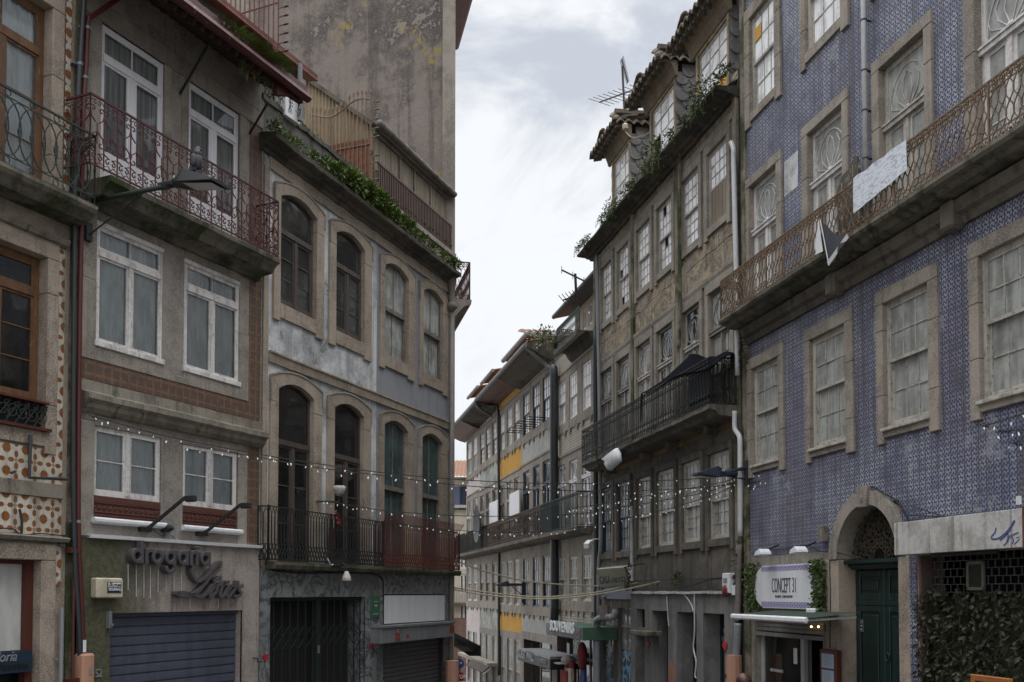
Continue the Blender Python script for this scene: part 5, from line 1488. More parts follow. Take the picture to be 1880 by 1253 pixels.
f_t = (z(1486, 247.9) + z(1617.5, 126.9)) / 2; f_ot = (z(1438, 273.4) + z(1562, 157) + z(1715.6, 12)) / 3
t_b, t_ab = z(1480, 101.5), z(1474, 136)
o = .5
z_bal = z(1320.5, 590, o)
t_t = z(1423.8, 3) + .25
B = [(s(1383, 760), s(1432.5, 760)), (s(1490, 720), s(1555.5, 720)), (s(1625.5, 650), s(1708.5, 650)), (s(1801.8, 600), s(1912, 600))]
BO = [(s(1373, 800), s(1442.3, 800)), (s(1481, 700), s(1570, 700)), (s(1612.5, 650), s(1727, 650)), (s(1784, 600), s(1936, 600))]
Fq = [(s(1378.3, 400), s(1428.6, 400)), (s(1486, 330), s(1550.6, 330)), (s(1617.5, 200), s(1701.3, 200)), (s(1794, 100), s(1905, 100))]
FO = [(s(1369.8, 400), s(1438, 400)), (s(1475.5, 330), s(1562, 330)), (s(1604.5, 200), s(1716, 200)), (s(1774.5, 100), s(1928, 100))]
T = [(s(1379, 120), s(1425, 120)), (s(1481, 60), s(1547, 60)), (s(1609, 10), s(1693, 10)), (s(1785, -40), s(1890, -40))]
TO = [(s(1366.5, 150), s(1436, 150)), (s(1472, 80), s(1561, 80)), (s(1600, 10), s(1709, 10)), (s(1773, -40), s(1910, -40))]
axl, axr = s(1541.8, 990), s(1652, 960)
aol, aor = s(1528, 1000), s(1667, 960)
acx = (axl + axr) / 2
a_spr = z(1560, 1026); a_R = (axr - axl) / 2; a_crown = a_spr + a_R
shop = (s(1385, 1200), s(1511, 1200)); sh_t = z(1450, 1138)
gr = (s(1692, 1100), X1 - .3); gr_t = z(1700, 1018)
ar = (axl, axr, -2, a_crown)
holes = [(*k, b_b, b_t) for k in B] + [(*k, z_bal, f_t) for k in Fq] + [(*k, t_b, t_t) for k in T] + [ar, (*shop, -2, sh_t), (*gr, -2, gr_t)]
z_st = z(1450, 1018)
part(h1, 'tile_wall', MB().panel(.18, X1, z_st, ZT, holes), M['blue_tiles'])
xst = s(1690, 1100)
part(h1, 'base_wall', MB().panel(.18, xst, -2, z_st, holes, y=0), M['granite_grey'])
part(h1, 'base_wall', MB().panel(xst, X1, -2, z_st, holes, y=0), M['blue_tiles'])
shell(h1, 0, X1, -2, ZT, 10, M['plaster_grey'])
part(h1, 'corner_pilaster', MB().box(-.02, .178, -.05, .3, -2, ZT - .5), M['granite_moss'])
rv = MB(); reveals(rv, [(*shop, -2, sh_t), (*gr, -2, gr_t)], .35); part(h1, 'reveal', rv, M['granite_grey'])
part(h1, 'bare_patch', MB().box(s(1440, 300), s(1465.5, 300), -.006, 0, z(1453, 352), z(1453, 287)), M['plaster_white'])
part(h1, 'bare_patch', MB().box(s(1866, 930), s(1876, 930), -.006, 0, z(1870, 927), z(1870, 911)), M['plaster_white'])
for i in range(4):
    m = MB(); surround(m, *B[i], b_b, b_t, B[i][0] - BO[i][0], BO[i][1] - B[i][1], b_ot - b_t, b_b - b_ab - .09, .09, proud=.05, depth=.13)
    part(h1, 'window_surround', m, M['granite'], bevel=.008)
    m = MB(); surround(m, *Fq[i], z_bal, f_t, Fq[i][0] - FO[i][0], FO[i][1] - Fq[i][1], f_ot - f_t, 0, 0, proud=.05, depth=.16)
    part(h1, 'door_surround', m, M['granite'], bevel=.008)
    m = MB(); surround(m, *T[i], t_b, t_t, T[i][0] - TO[i][0], TO[i][1] - T[i][1], .25, t_b - t_ab - .09, .09, proud=.05, depth=.13)
    part(h1, 'window_surround', m, M['granite'], bevel=.008)
    f = window(h1, *B[i], b_b, b_t, 'sash', M['cream_wood'], M['pane_dirty'], cols=3, rows=2, y=.03, fr=.06, curtain=M['shutter_grey'], split=.53)
    k = MB(); k.box(-.03, B[i][1] - B[i][0] + .03, -.09, .03, -.05, .0); part(f, 'sill', k, M['cream_wood'], loc=(0, 0, 0), bevel=.008)
    if i == 3: part(f, 'loose_board', MB().box(.5, .78, .19, .21, .05, .62), M['wall_pale'], loc=(0, 0, 0))
    if i == 1:
        k = MB()
        for a in range(9): k.box(.1, .9, .26, .28, .12 + a * .05, .155 + a * .05)
        part(f, 'blind', k, M['curtain'], loc=(0, 0, 0))
    f = window(h1, *Fq[i], z_bal, f_t, 'fan', M['white_wood'] if i != 2 else M['cream_wood'], M['pane_dirty'], cols=1, rows=3, y=.07, fr=.08, mull=.045, transom=.36, curtain=M['shutter_grey'], name='balcony_door')
    window(h1, *T[i], t_b, t_t, 'sash', M['cream_wood'], M['pane_sky_white'], cols=3, rows=2, y=.03, fr=.06, split=.5)
w_ = T[0][1] - T[0][0]; part(h1, 'board_pane', MB().box(T[0][0] + .11, T[0][0] + w_ * .37, .025, .032, t_b + (t_t - t_b) * .72, t_b + (t_t - t_b) * .86), M['ochre'])
g = MB()
prof = [(0, z_bal - .62), (-.10, z_bal - .62), (-.14, z_bal - .40), (-.20, z_bal - .30), (-o + .14, z_bal - .22), (-o + .09, z_bal - .13), (-o - .02, z_bal - .10), (-o - .05, z_bal - .05), (-o - .05, z_bal), (0, z_bal)]
g.sweep([(0, z_bal - .2), (-o + .14, z_bal - .16), (-o + .09, z_bal - .11), (-o - .02, z_bal - .09), (-o - .05, z_bal - .05), (-o - .05, z_bal), (0, z_bal)], -.02, X1 - .5, 30, .006)
bal = part(h1, 'balcony', g, M['slab_moss'])
g = MB(); zs_ = z(1500, 564.8)
g.sweep([(0, zs_), (-.06, zs_), (-.09, zs_ + .10), (-.16, zs_ + .14), (-.20, z_bal - .22), (0, z_bal - .18)], .18, X1 - .5, 20, .004)
part(h1, 'balcony_moulding', g, M['granite_dark'])
for px in (1545, 1765):
    q = s(px, 500); g = MB()
    g.prism([(q - .13, zs_ - .05), (q + .13, zs_ - .05), (q + .13, z_bal - .18), (q - .13, z_bal - .18)], -.24, -.0)
    part(h1, 'corbel', g, M['granite_dark'], bevel=.04)
H = z(1319.1, 521.3, o) - z_bal
part(bal, 'railing', railing(MB(), [(0.02, 0), (0.02, -o), (X1 - .55, -o)], z_bal + .01, H, d_lattice), M['rust'])
g = MB()
for px, py in ((1505, 470), (1645, 355), (1830, 250)):
    q = FR1.p(px, py, .25); g.bar((q[0] - .12, -.2, z_bal - .205), (q[0] + .12, -.24, z_bal - .205), .03)
g = MB(); g.sweep([(.1, ZT - 1.0), (-.10, ZT - 1.0), (-.5, ZT - .55), (-.62, ZT - .5), (-.62, ZT - .3), (.1, ZT - .2)], -.3, X1, 10, .01)
part(h1, 'cornice', g, M['cornice'])
cx = s(1587, 150, .12)
t = thing('drainpipe', 'white drainpipe running down the blue tiles between the balcony doors', 'drainpipe', FR1, (cx, -.12, z_bal))
part(t, 'pipe', MB().tube([(cx, -.12, z_bal), (cx, -.12, ZT - .8)], .042, 10), M['pipe_white'], smooth=True)
for py in (36, 130, 204, 293):
    zz = z(1587, py, .12); k = MB(); k.tube([(cx, -.12, zz - .012), (cx, -.12, zz + .012)], .05, 10); k.box(cx - .015, cx + .015, -.08, .0, zz - .01, zz + .01)
    part(t, 'clamp', k, M['pipe_dark'])
g = MB(); q = FR1.p(1560, 345, .2); bx0, bx1 = s(1543, 340, .2), s(1583, 340, .2)
zt_ = z(1563, 316, .2)
g.prism([(bx0, z_bal), (bx1, z_bal), (bx1, zt_ - .05), (bx1 - .05, zt_ + .14), (bx1 - .12, zt_ + .16), (bx1 - .2, zt_ + .05), (bx0 + .14, zt_), (bx0, zt_ - .16)], -.26, -.22)
single('broken_panel', 'peeling cream wooden panel leaning on the rusty balcony beside the white drainpipe', 'panel', FR1, (bx0, -.24, z_bal), g, paint('peel', (.34, .29, .20), chips=1.0, chipcol=(.06, .05, .04), dirt=.6))
g = MB(); a, b = s(1573, 345, o), s(1672, 300, o); N = 22
zr_ = z_bal + H; vs = []
for i in range(N + 1):
    x = a + (b - a) * i / N; dr = .52 - .10 * i / N
    for j in range(6): vs.append((x, -o - .055 - .008 * sin(i * .9 + j * .5), zr_ + .03 - dr * j / 5 + .006 * sin(i * .8)))
g.add(vs, [(i * 6 + j, i * 6 + j + 1, i * 6 + j + 7, i * 6 + j + 6) for i in range(N) for j in range(5)])
def scrawl(gg):
    n = gg.noise((9, 9, 30), 4, .7); n2 = gg.noise((40, 40, 60), 3, .7)
    return dict(col=gg.mix(gg.ramp(n * .6 + n2 * .4, .515, .54) * .7, (.66, .69, .74), (.30, .33, .42)), rough=.8)
single('banner_sheet', 'white scribbled paper banner tied over the rusty balcony railing', 'banner', FR1, (a, -o, zr_), g, mat('scrawl', scrawl), smooth=True)
def at_o(px, py, o_): q = FR1.p(px, py, o_); return (q[0], -o_, q[1])
g = MB()
TL, BL, BR = at_o(1505, 405, .56), at_o(1521, 489, .62), at_o(1558, 437, .78)
N = 10; vs = []
for i in range(N + 1):
    for j in range(N + 1 - i):
        u, v = i / N, j / N
        p = Vector(TL) * (1 - u - v) + Vector(BL) * u + Vector(BR) * v
        p.z -= .10 * v * (1 - u - v) * 4 * .6; p.y += .05 * sin(v * 7) * (1 - v)
        vs.append(p)
idx = {}; k = 0
for i in range(N + 1):
    for j in range(N + 1 - i): idx[(i, j)] = k; k += 1
g.add(vs, [(idx[(i, j)], idx[(i + 1, j)], idx[(i, j + 1)]) for i in range(N) for j in range(N - i)] + [(idx[(i + 1, j)], idx[(i + 1, j + 1)], idx[(i, j + 1)]) for i in range(N) for j in range(N - i - 1)])
fl = thing('flag', 'dark grey flag with white border hanging crumpled from the rusty balcony', 'flag', FR1, TL)
part(fl, 'cloth', g, cloth('flag_dark', (.045, .048, .06)), smooth=True)
g = MB()
def strip(a, b, w_, c):
    a, b, c = Vector(a), Vector(b), Vector(c); n = 8; vs = []
    for i in range(n + 1): p = a + (b - a) * i / n; vs += [p + c * .0, p + c]
    g.add(vs, [(i * 2, i * 2 + 2, i * 2 + 3, i * 2 + 1) for i in range(n)])
strip(TL, BL, .05, (.05, -.012, .0)); strip(BL, BR, .05, (-.02, -.012, .07))
part(fl, 'border', g, M['white'])
g = MB(); V_ = [at_o(1503, 404, .57), at_o(1511, 462, .6), at_o(1497, 468, .5), at_o(1496, 452, .5)]
g.add(V_, [(0, 1, 2, 3)]); part(fl, 'white_half', g, M['white'])
g = MB(); bush(g, (s(1540, 430, .3), -.40, z_bal + .12), .16, 60, .06);
single('balcony_weed', 'dry weeds poking through the rusty railing behind the flag', 'weed', FR1, (s(1540, 430, .3), -.4, z_bal), g, M['rust'])
g = MB()
for i in range(60): leaf_quad(g, (s(1378, 640) + RND.uniform(-.2, .1), -.06 - RND.random() * .1, z(1375, 650) + RND.uniform(-.25, .25)), (RND.uniform(-1, 1), -.7, RND.uniform(-.6, .9)), (0, 0, 1), .09, .05)
single('wall_weed', 'small green weeds on the mossy corner under the rusty balcony', 'weed', FR1, (s(1378, 640), -.05, z(1375, 650)), g, M['ivy'])
g = MB()
inn = [(acx + a_R * cos(pi - pi * k / 20), a_spr + a_R * sin(pi * k / 20)) for k in range(21)]
Ro = (aor - aol) / 2; out = [((aol + aor) / 2 + Ro * cos(pi - pi * k / 20), a_spr + Ro * sin(pi * k / 20)) for k in range(21)]
arch_ring(g, inn, out, -.07, .36)
for k in range(20): pass
part(h1, 'door_arch', g, M['granite_grey'])
part(h1, 'arch_backing', MB().panel(axl - .01, axr + .01, a_spr, a_crown + .02, y=.30), M['unlit_room'])  # dark sheet behind the arch grille, interior gloom painted in
g = MB(); kx0, kx1 = s(1585.7, 920), s(1603, 920)
g.prism([(kx0 + .02, a_crown - .05), (kx1 - .02, a_crown - .05), (kx1 + .03, a_crown + Ro - a_R + .06), (kx0 - .03, a_crown + Ro - a_R + .06)], -.12, .1)
k = (kx0 + kx1) / 2; g.ball((k, -.12, a_crown + .09), .05, 8, 6, (.8, .4, 1.6))
part(h1, 'keystone', g, M['granite_grey'], bevel=.01)
g = MB(); g.box(s(1520, 1120), axl, -.05, .36, -2, a_spr - .004); g.box(axr, s(1677, 1100), -.05, .36, -2, a_spr - .004)
part(h1, 'door_jamb', g, M['granite_warm'], bevel=.02)
zl = z(1600, 1045, -.2); zl1 = a_spr - .02
g = MB(); g.sweep([(.34, zl), (.20, zl), (.14, zl + .06), (.14, zl + .12), (.10, zl + .14), (.06, zl1 - .06), (.06, zl1), (.34, zl1)], axl + .002, axr - .002)
dr = part(h1, 'door_transom', g, M['green_wood'])
dmid = acx
zd = z(1600, 1105, -.25)
for a, b in ((axl + .02, dmid - .006), (dmid + .006, axr - .02)):
    g = MB(); g.box(a, b, .28, .34, -1.5, zl)
    for c, e in ((zd + .02, zl - .02), (zd - 1.6, zd - .06)):
        g.box(a + .0, a + .13, .255, .28, c, e); g.box(b - .13, b - .0, .255, .28, c, e); g.box(a + .13, b - .13, .255, .28, e - .10, e); g.box(a + .13, b - .13, .255, .28, c, c + .10)
        g.box(a + .18, b - .18, .262, .28, c + .15, e - .15)
    g.box(a, b, .248, .28, zd - .06, zd + .02)
    d_ = part(h1, 'door_leaf', g, M['green_wood'], bevel=.008)
part(h1, 'door_knob', MB().tube([(dmid + .10 + .05 * cos(2 * pi * k / 12), .235, z(1615, 1205, -.25) + .06 * sin(2 * pi * k / 12)) for k in range(13)], .012, 5), M['iron_black'])
q = FR1.p(1580, 1149, -.25)
g = MB(); g.box(q[0] - .075, q[0] + .075, .258, .262, q[1] - .105, q[1] + .105)
st_ = part(h1, 'door_sticker', g, M['black'])
g = MB()
for a, b, c, d in ((-.065, -.055, -.095, .095), (.055, .065, -.095, .095), (-.055, .055, .088, .095), (-.055, .055, -.095, -.088)): g.box(q[0] + a, q[0] + b, .255, .258, q[1] + c, q[1] + d)
g.box(q[0] - .045, q[0] + .045, .255, .258, q[1] - .015, q[1] + .012); g.box(q[0] - .04, q[0] + .04, .255, .258, q[1] + .055, q[1] + .075); g.box(q[0] - .03, q[0] + .03, .255, .258, q[1] + .03, q[1] + .042)
g.ball((q[0], .256, q[1] - .06), .035, 8, 5, (1.2, .1, .6))
part(h1, 'sticker_print', g, M['pipe_grey'])
g = MB()
for i in range(11):
    a = pi * (i + .5) / 11
    c = (acx + a_R * .62 * cos(a), a_spr + a_R * .62 * sin(a))
    g.tube([(p[0], .2, p[1]) for p in spiral(c[0], c[1], .17, a + 2, 1.6 if i % 2 else -1.6, 20, .15)], .012, 4)
    g.tube([(acx + a_R * .25 * cos(a), .2, a_spr + a_R * .25 * sin(a)), (acx + a_R * .98 * cos(a), .2, a_spr + a_R * .98 * sin(a))], .010, 4)
for i in range(6):
    a = pi * (i + .5) / 6
    c = (acx + a_R * .30 * cos(a), a_spr + a_R * .30 * sin(a))
    g.tube([(p[0], .19, p[1]) for p in spiral(c[0], c[1], .13, a, -1.5, 18, .2)], .012, 4)
for i in range(14):
    a = pi * (i + .5) / 14; c = (acx + a_R * .86 * cos(a), a_spr + a_R * .86 * sin(a))
    g.tube([(p[0], .19, p[1]) for p in spiral(c[0], c[1], .08, a + pi, 1.3, 12, .2)], .010, 4)
part(h1, 'arch_grille', g, iron('grille_iron', (.055, .045, .03), .3, (.09, .06, .03)))
part(h1, 'tile_strip', MB().panel(s(1677, 1120), s(1690, 1120), -2, gr_t, y=-.055), M['blue_tiles'])
part(h1, 'shop_jamb', MB().box(s(1690, 1120) - .002, gr[0], -.04, .3, -2, gr_t), paint('pink_jamb', (.36, .24, .21), dirt=.4))
g = MB(); y = .16; zz = gr_t; r = 0
zlow = 1.0
while zz > zlow:
    g.box(gr[0], gr[1], y, y + .02, zz - .006, zz + .006); x = gr[0] + (.135 / 2 if r % 2 else 0)
    while x < gr[1]: g.box(x - .006, x + .006, y + .004, y + .016, zz - .105, zz); x += .135
    zz -= .105; r += 1
part(h1, 'roller_grille', g, paint('grille_grey', (.12, .12, .115), dirt=.5))
part(h1, 'shop_recess', MB().panel(*gr, -2, gr_t, y=.9), M['unlit_room'])
q0, q1 = FR1.p(1774, 1084, -.1), FR1.p(1805, 1030, -.1)
g = MB(); g.box(q0[0], q1[0], .10, .13, q0[1], q0[1] + .04); g.box(q0[0], q1[0], .10, .13, q1[1] - .04, q1[1]); g.box(q0[0], q0[0] + .04, .10, .13, q0[1], q1[1]); g.box(q1[0] - .04, q1[0], .10, .13, q0[1], q1[1])
t = thing('picture_frame', 'small pale frame hanging on the roller grille above the leaves', 'frame', FR1, (q0[0], .1, q0[1]))
part(t, 'frame', g, paint('pale_frame', (.22, .21, .16), dirt=.3)); part(t, 'picture', MB().box(q0[0] + .04, q1[0] - .04, .115, .12, q0[1] + .04, q1[1] - .04), flat('pic_green', (.03, .035, .025)))
g = MB(); lx0, lx1 = gr[0] - .05, gr[1] + .2; lz1 = z(1700, 1092)
for i in range(9500):
    x = lx0 + (lx1 - lx0) * RND.random() ** 1.25; zz = 1.2 + (lz1 + .06 - 1.2) * RND.random() ** .8
    leaf_quad(g, (x, .02 + RND.uniform(-.10, .10), zz), (RND.gauss(0, 1), RND.gauss(-.5, .6), RND.gauss(-.5, .8)), (RND.uniform(-1, 1), -1, RND.uniform(-1, 1)), RND.uniform(.06, .12), RND.uniform(.035, .065))
for i in range(240):
    x = lx0 + (lx1 - lx0) * RND.random(); zz = 1.2 + (lz1 - 1.2) * RND.random()
    g.tube(catmull([(x, -.06, zz), (x + RND.uniform(-.2, .2), -.1, zz - .15), (x + RND.uniform(-.3, .3), -.05, zz - .32)], 3), .004, 3)
g.box(lx0 + .08, lx1, .10, .14, -1, lz1 - .05)
single('leaf_screen', 'screen of dark artificial ivy leaves covering the shop grille', 'leaf screen', FR1, (lx0, 0, 1), g, M['screen_leaf'])
so_ = .38
sx0, sx1 = s(1641.5, 990, so_), X1 - 2.6
zz1, zz0 = (z(1642, 960.4, so_) + z(1877, 934, so_)) / 2, (z(1641, 1019.8, so_) + z(1879, 1005.6, so_)) / 2
sb = thing('blank_signboard', 'long stained white signboard with blue scribbled graffiti over the leaf screen', 'sign', FR1, (sx0, -so_, zz0))
part(sb, 'board', MB().box(sx0, s(1878, 970, so_), -so_, -.0, zz0, zz1), weath('signboard', (.45, .44, .42), (.20, .185, .165), blotch=.6, streak=.9, speck=.15, peel=(.30, .20, .15), peel_at=.64), bevel=.006)
part(sb, 'red_edge', MB().box(s(1878, 970, so_) + .002, s(1878, 970, so_) + .06, -so_ - .01, -.0, zz0 - .02, zz1 + .02), M['iron_rail_red'])
g = MB()
def scr(pts, w):
    g.ribbon([(p.x, p.z) for p in catmull([(s(a, b, so_), 0, z(a, b, so_)) for a, b in pts], 5)], w, -so_ - .004, -so_ - .0015)
scr([(1829, 969), (1827, 978), (1821, 985), (1822, 990), (1835, 988), (1850, 975), (1862, 957), (1861, 962), (1848, 982), (1836, 992)], .02)
scr([(1845, 983), (1851, 980), (1849, 995), (1843, 1002)], .018); scr([(1850, 996), (1855, 984), (1861, 992), (1858, 999)], .016); scr([(1858, 983), (1870, 978)], .016); scr([(1862, 1000), (1872, 990)], .012); scr([(1866, 988), (1872, 986)], .010)
part(sb, 'graffiti', g, flat('spray_blue', (.06, .075, .20), .6))
part(sb, 'lamp_strip', MB().tube([(s(1716, 1018, .25), -.3, zz0 - .03), (s(1840, 1013, .25), -.3, zz0 - .03)], .025, 6), M['iron_black'])
co = 1.6
q0, q1 = FR1.p(1781, 1240, co), FR1.p(1852, 1234, co); cz = FR1.z(1781, 1238, co); gz = ground_z(FR1.w(q0[0], -co, 0).y)
cb = thing('chalkboard', 'orange framed chalkboard standing in front of the leaf screen', 'chalkboard', FR1, (q0[0], -co, gz))
W_ = q1[0] - q0[0]
g = MB(); g.box(q0[0], q0[0] + .065, -co, -co + .05, gz, cz); g.box(q1[0] - .065, q1[0], -co, -co + .05, gz, cz); g.box(q0[0] + .065, q1[0] - .065, -co, -co + .05, cz - .065, cz); g.box(q0[0] + .065, q1[0] - .065, -co, -co + .05, gz + .2, gz + .27)
g.box(q0[0] + .02, q0[0] + .06, -co + .25, -co + .29, gz, cz - .1); g.box(q1[0] - .06, q1[0] - .02, -co + .25, -co + .29, gz, cz - .1); g.box(q0[0] + .02, q1[0] - .02, -co + .05, -co + .29, cz - .14, cz - .10)
part(cb, 'frame', g, paint('orange_wood', (.30, .105, .028), dirt=.3), bevel=.006)
part(cb, 'board', MB().box(q0[0] + .065, q1[0] - .065, -co + .02, -co + .04, gz + .27, cz - .065), flat('slate', (.015, .017, .024), .6))
g = MB(); text_mb(g, 'SOME SUGGESTIONS', q0[0] + .09, cz - .135, .055, -co + .013, -co + .018, .72); g.box(q0[0] + .09, q1[0] - .12, -co + .013, -co + .018, cz - .165, cz - .16)
part(cb, 'chalk_text', g, M['pipe_grey'])
part(cb, 'note', MB().box(q0[0] + W_ * .42, q0[0] + W_ * .60, -co + .005, -co + .012, cz - .30, cz - .10), paint('note', (.45, .40, .30), dirt=.2))
c0, c1 = s(1380, 1080, .1), s(1512, 1080, .1); q0, q1 = z(1440, 1117.5, .1), z(1440, 1037, .1)
sg = thing('restaurant_sign', 'white barrel-shaped CONCEPT 31 sign with purple tile bands over the awning', 'sign', FR1, (c0, -.1, q0))
cx_, cz_ = (c0 + c1) / 2, (q0 + q1) / 2; hw, hh = (c1 - c0) / 2, (q1 - q0) / 2
pts = []
for k in range(9): t_ = -1 + 2 * k / 8; pts.append((cx_ + hw * (.62 + .30 * (1 - t_ * t_) ** .8), cz_ + hh * t_ * 1.0))
pts = pts + [(2 * cx_ - a, b) for a, b in reversed(pts)]
part(sg, 'board', MB().prism(pts, -.12, -.03), M['white'])
def purple_tiles(gg):
    u, v = (gg.x / .12).fr() - .5, (gg.z / .12).fr() - .5; r = (u.sq() + v.sq()).op('SQRT')
    pat = (r - .3).ab().lt(.1).mx(((u.ab() - .5).sq() + (v.ab() - .5).sq()).lt(.03))
    return dict(col=gg.mix(pat, (.17, .14, .36), (.45, .43, .58)), rough=.5)
g = MB(); bw = hw * .66; g.box(cx_ - bw, cx_ + bw, -.124, -.1205, q1 - hh * .26, q1 - .02); g.box(cx_ - bw, cx_ + bw, -.124, -.1205, q0 + .02, q0 + hh * .30)
part(sg, 'tile_band', g, mat('purple_tiles', purple_tiles, rand=False))
g = MB(); text_mb(g, 'CONCEPT 31', cx_, cz_ - hh * .28, hh * 1.0, -.128, -.121, .40, align='CENTER', bold=-.005)
ink = flat('ink', (.02, .022, .05), .5)
part(sg, 'lettering', g, ink)
g = MB(); text_mb(g, 'RESTAURANTE - COZINHA TRADICIONAL', cx_, cz_ - hh * .52, hh * .19, -.126, -.121, .46, align='CENTER', bold=-.003); part(sg, 'small_lettering', g, ink)
for a, b, c in ((s(1372, 1080, .1), s(1395, 1080, .1), 'left'), (s(1489, 1060, .1), s(1514, 1060, .1), 'right')):
    g = MB()
    for i in range(900):
        tt = RND.uniform(-1, 1); edge = (1 - tt * tt) * .13
        xx = RND.uniform(a + (0 if c == 'left' else edge), b - (edge if c == 'left' else 0))
        leaf_quad(g, (xx, -.12 + RND.uniform(-.06, .07), cz_ + tt * hh * 1.12), (RND.gauss(0, 1), RND.gauss(-.6, .5), RND.gauss(-.3, .8)), (RND.uniform(-1, 1), -1, 0), RND.uniform(.04, .075), .04)
    single('artificial_ivy', 'strip of artificial ivy on the %s side of the barrel-shaped sign' % ('far' if c == 'left' else 'near'), 'ivy', FR1, ((a + b) / 2, -.1, cz_), g, M['ivy'], 'ivy strips beside the restaurant sign')
ao = .95
ax0, ax1 = s(1345.5, 1130, ao), s(1482, 1139, ao); az = (z(1345, 1131, ao) + z(1482, 1140, ao)) / 2; azw = z(1440, 1120)
aw = thing('awning', 'dark green retracted awning with a bright white front bar under the restaurant sign', 'awning', FR1, (ax0, -.1, azw))
part(aw, 'front_bar', MB().sweep([(-ao, az - .055), (-ao - .05, az - .03), (-ao - .05, az + .03), (-ao, az + .05), (-ao + .03, az)], ax0, ax1), M['white'], bevel=.008)
g = MB(); g.quad((ax0 + .02, -ao + .01, az + .03), (ax1 - .01, -ao + .01, az + .03), (ax1 - .01, -.05, azw), (ax0 + .02, -.05, azw)); part(aw, 'canvas', g, cloth('canvas_green', (.030, .048, .032)))
g = MB()
for x in (ax0 + .12, ax1 - .1): g.bar((x, -ao + .02, az - .01), (x, -.08, azw - .07), .05, .035)
part(aw, 'arm', g, M['pipe_white'])
part(aw, 'end_bracket', MB().box(s(1503, 1120), s(1518, 1120), -.24, -.0, z(1510, 1131), z(1510, 1117)), M['white'], bevel=.02)
zsb = z(1450, 1172)
g = MB(); roller(g, *shop, zsb + .07, sh_t, .06, .08); g.box(*shop, .03, .12, zsb, zsb + .07)
part(h1, 'shop_shutter', g, paint('alu', (.20, .195, .185), rough=.5, dirt=.3))
g = MB(); mx = s(1471, 1220, -.15); y = .14
g.box(shop[0], shop[0] + .10, y, y + .08, -1, zsb); g.box(mx, mx + .12, y, y + .08, -1, zsb); g.box(shop[1] - .05, shop[1], y, y + .08, -1, zsb)
part(h1, 'shop_frame', g, paint('alu_frame', (.42, .41, .40), rough=.4, dirt=.3))
part(h1, 'shop_glass', MB().box(shop[0] + .1, mx, y + .03, y + .04, -1, zsb), M['pane_dark'])
g = MB(); N = 30
for a, b in ((shop[0] + .12, shop[0] + .52), (mx - .30, mx - .02)):
    vs = []
    for i in range(N + 1): x = a + (b - a) * i / N; vs += [(x, .34 + .025 * sin(i * 1.1), -1), (x, .34 + .025 * sin(i * 1.1), zsb)]
    g.add(vs, [(i * 2, i * 2 + 2, i * 2 + 3, i * 2 + 1) for i in range(N)])
part(h1, 'shop_curtain', g, M['curtain_grey'], smooth=True)
part(h1, 'shop_recess', MB().panel(*shop, -2, sh_t, y=.9), M['unlit_room'])
g = MB(); q = FR1.p(1414, 1232, -.17); text_mb(g, 'RESTAURANTE', q[0] + .02, q[1], .075, y + .02, y + .027, 1.0, rise=-.0)
part(h1, 'window_lettering', g, M['pipe_white'])
q = FR1.p(1457, 1205, -.12); g = MB(); g.box(q[0] - .065, q[0] + .065, y + .012, y + .018, q[1] - .14, q[1] + .14)
single('paper_notice', 'white paper notice stuck inside the restaurant window', 'notice', FR1, (q[0], y, q[1]), g, M['white'])
t = thing('lamp_pair', 'pair of small glowing bulbs under the awning in front of the shutter', 'lamp', FR1, (s(1496, 1152), .0, z(1496, 1152)))
for px in (1489.5, 1502.5):
    q = FR1.p(px, 1151); part(t, 'bulb', MB().ball((q[0], .0, q[1]), .018, 8, 6), flat('glow', (1, .62, .28), .4, emit=5.0))
q = FR1.p(1496, 1151); part(t, 'rail', MB().bar((q[0] - .12, .02, q[1] - .0), (q[0] + .12, .02, q[1] - .0), .012), M['iron_black'])
q = FR1.p(1522, 1225, .1); g = MB(); mw, mh = (s(1538, 1220, .1) - s(1507.5, 1220, .1)) / 2, z(1522, 1193, .1) - q[1]
t = thing('menu_board', 'dark framed menu case with pale blue pages on the stone pier beside the green door', 'menu board', FR1, (q[0], -.05, q[1] - .4))
part(t, 'case', MB().box(q[0] - mw, q[0] + mw, -.12, -.02, q[1] - .55, q[1] + mh), M['red_wood'], bevel=.01)
pgm = flat('page', (.42, .50, .62), .5)
part(t, 'page', MB().box(q[0] - mw * .72, q[0] + mw * .72, -.126, -.121, q[1] - .02, q[1] + mh - .07), pgm); part(t, 'page', MB().box(q[0] - mw * .72, q[0] + mw * .72, -.126, -.121, q[1] - .33, q[1] - .05), pgm)
for k_ in (0, 1):
  g = MB()
  for k in range(7): g.box(q[0] - mw * .5, q[0] + mw * (.2 + .2 * RND.random()), -.128, -.1265, q[1] + .03 + k * .032 - .33 * k_, q[1] + .036 + k * .032 - .33 * k_)
  part(t, 'menu_text', g, flat('line_grey%d' % k_, (.2, .25, .33)))
part(t, 'blue_strip', MB().box(q[0] - mw * .75, q[0] + mw * .75, -.127, -.121, q[1] - .50, q[1] - .36), flat('page_blue', (.03, .09, .30)))
q = FR1.p(1518, 1150); g = MB(); g.box(q[0] - .05, q[0] + .05, -.012, -.0, q[1] - .09, q[1] + .12);
single('wall_sticker', 'yellow and black sticker on the stone pier next to the lamp pair', 'sticker', FR1, (q[0], 0, q[1]), g, mat('sticker_yb', lambda gg: dict(col=gg.mix(((gg.x + gg.z) * 11).sin().gt(.1), (.015, .015, .012), (.45, .30, .02)))))
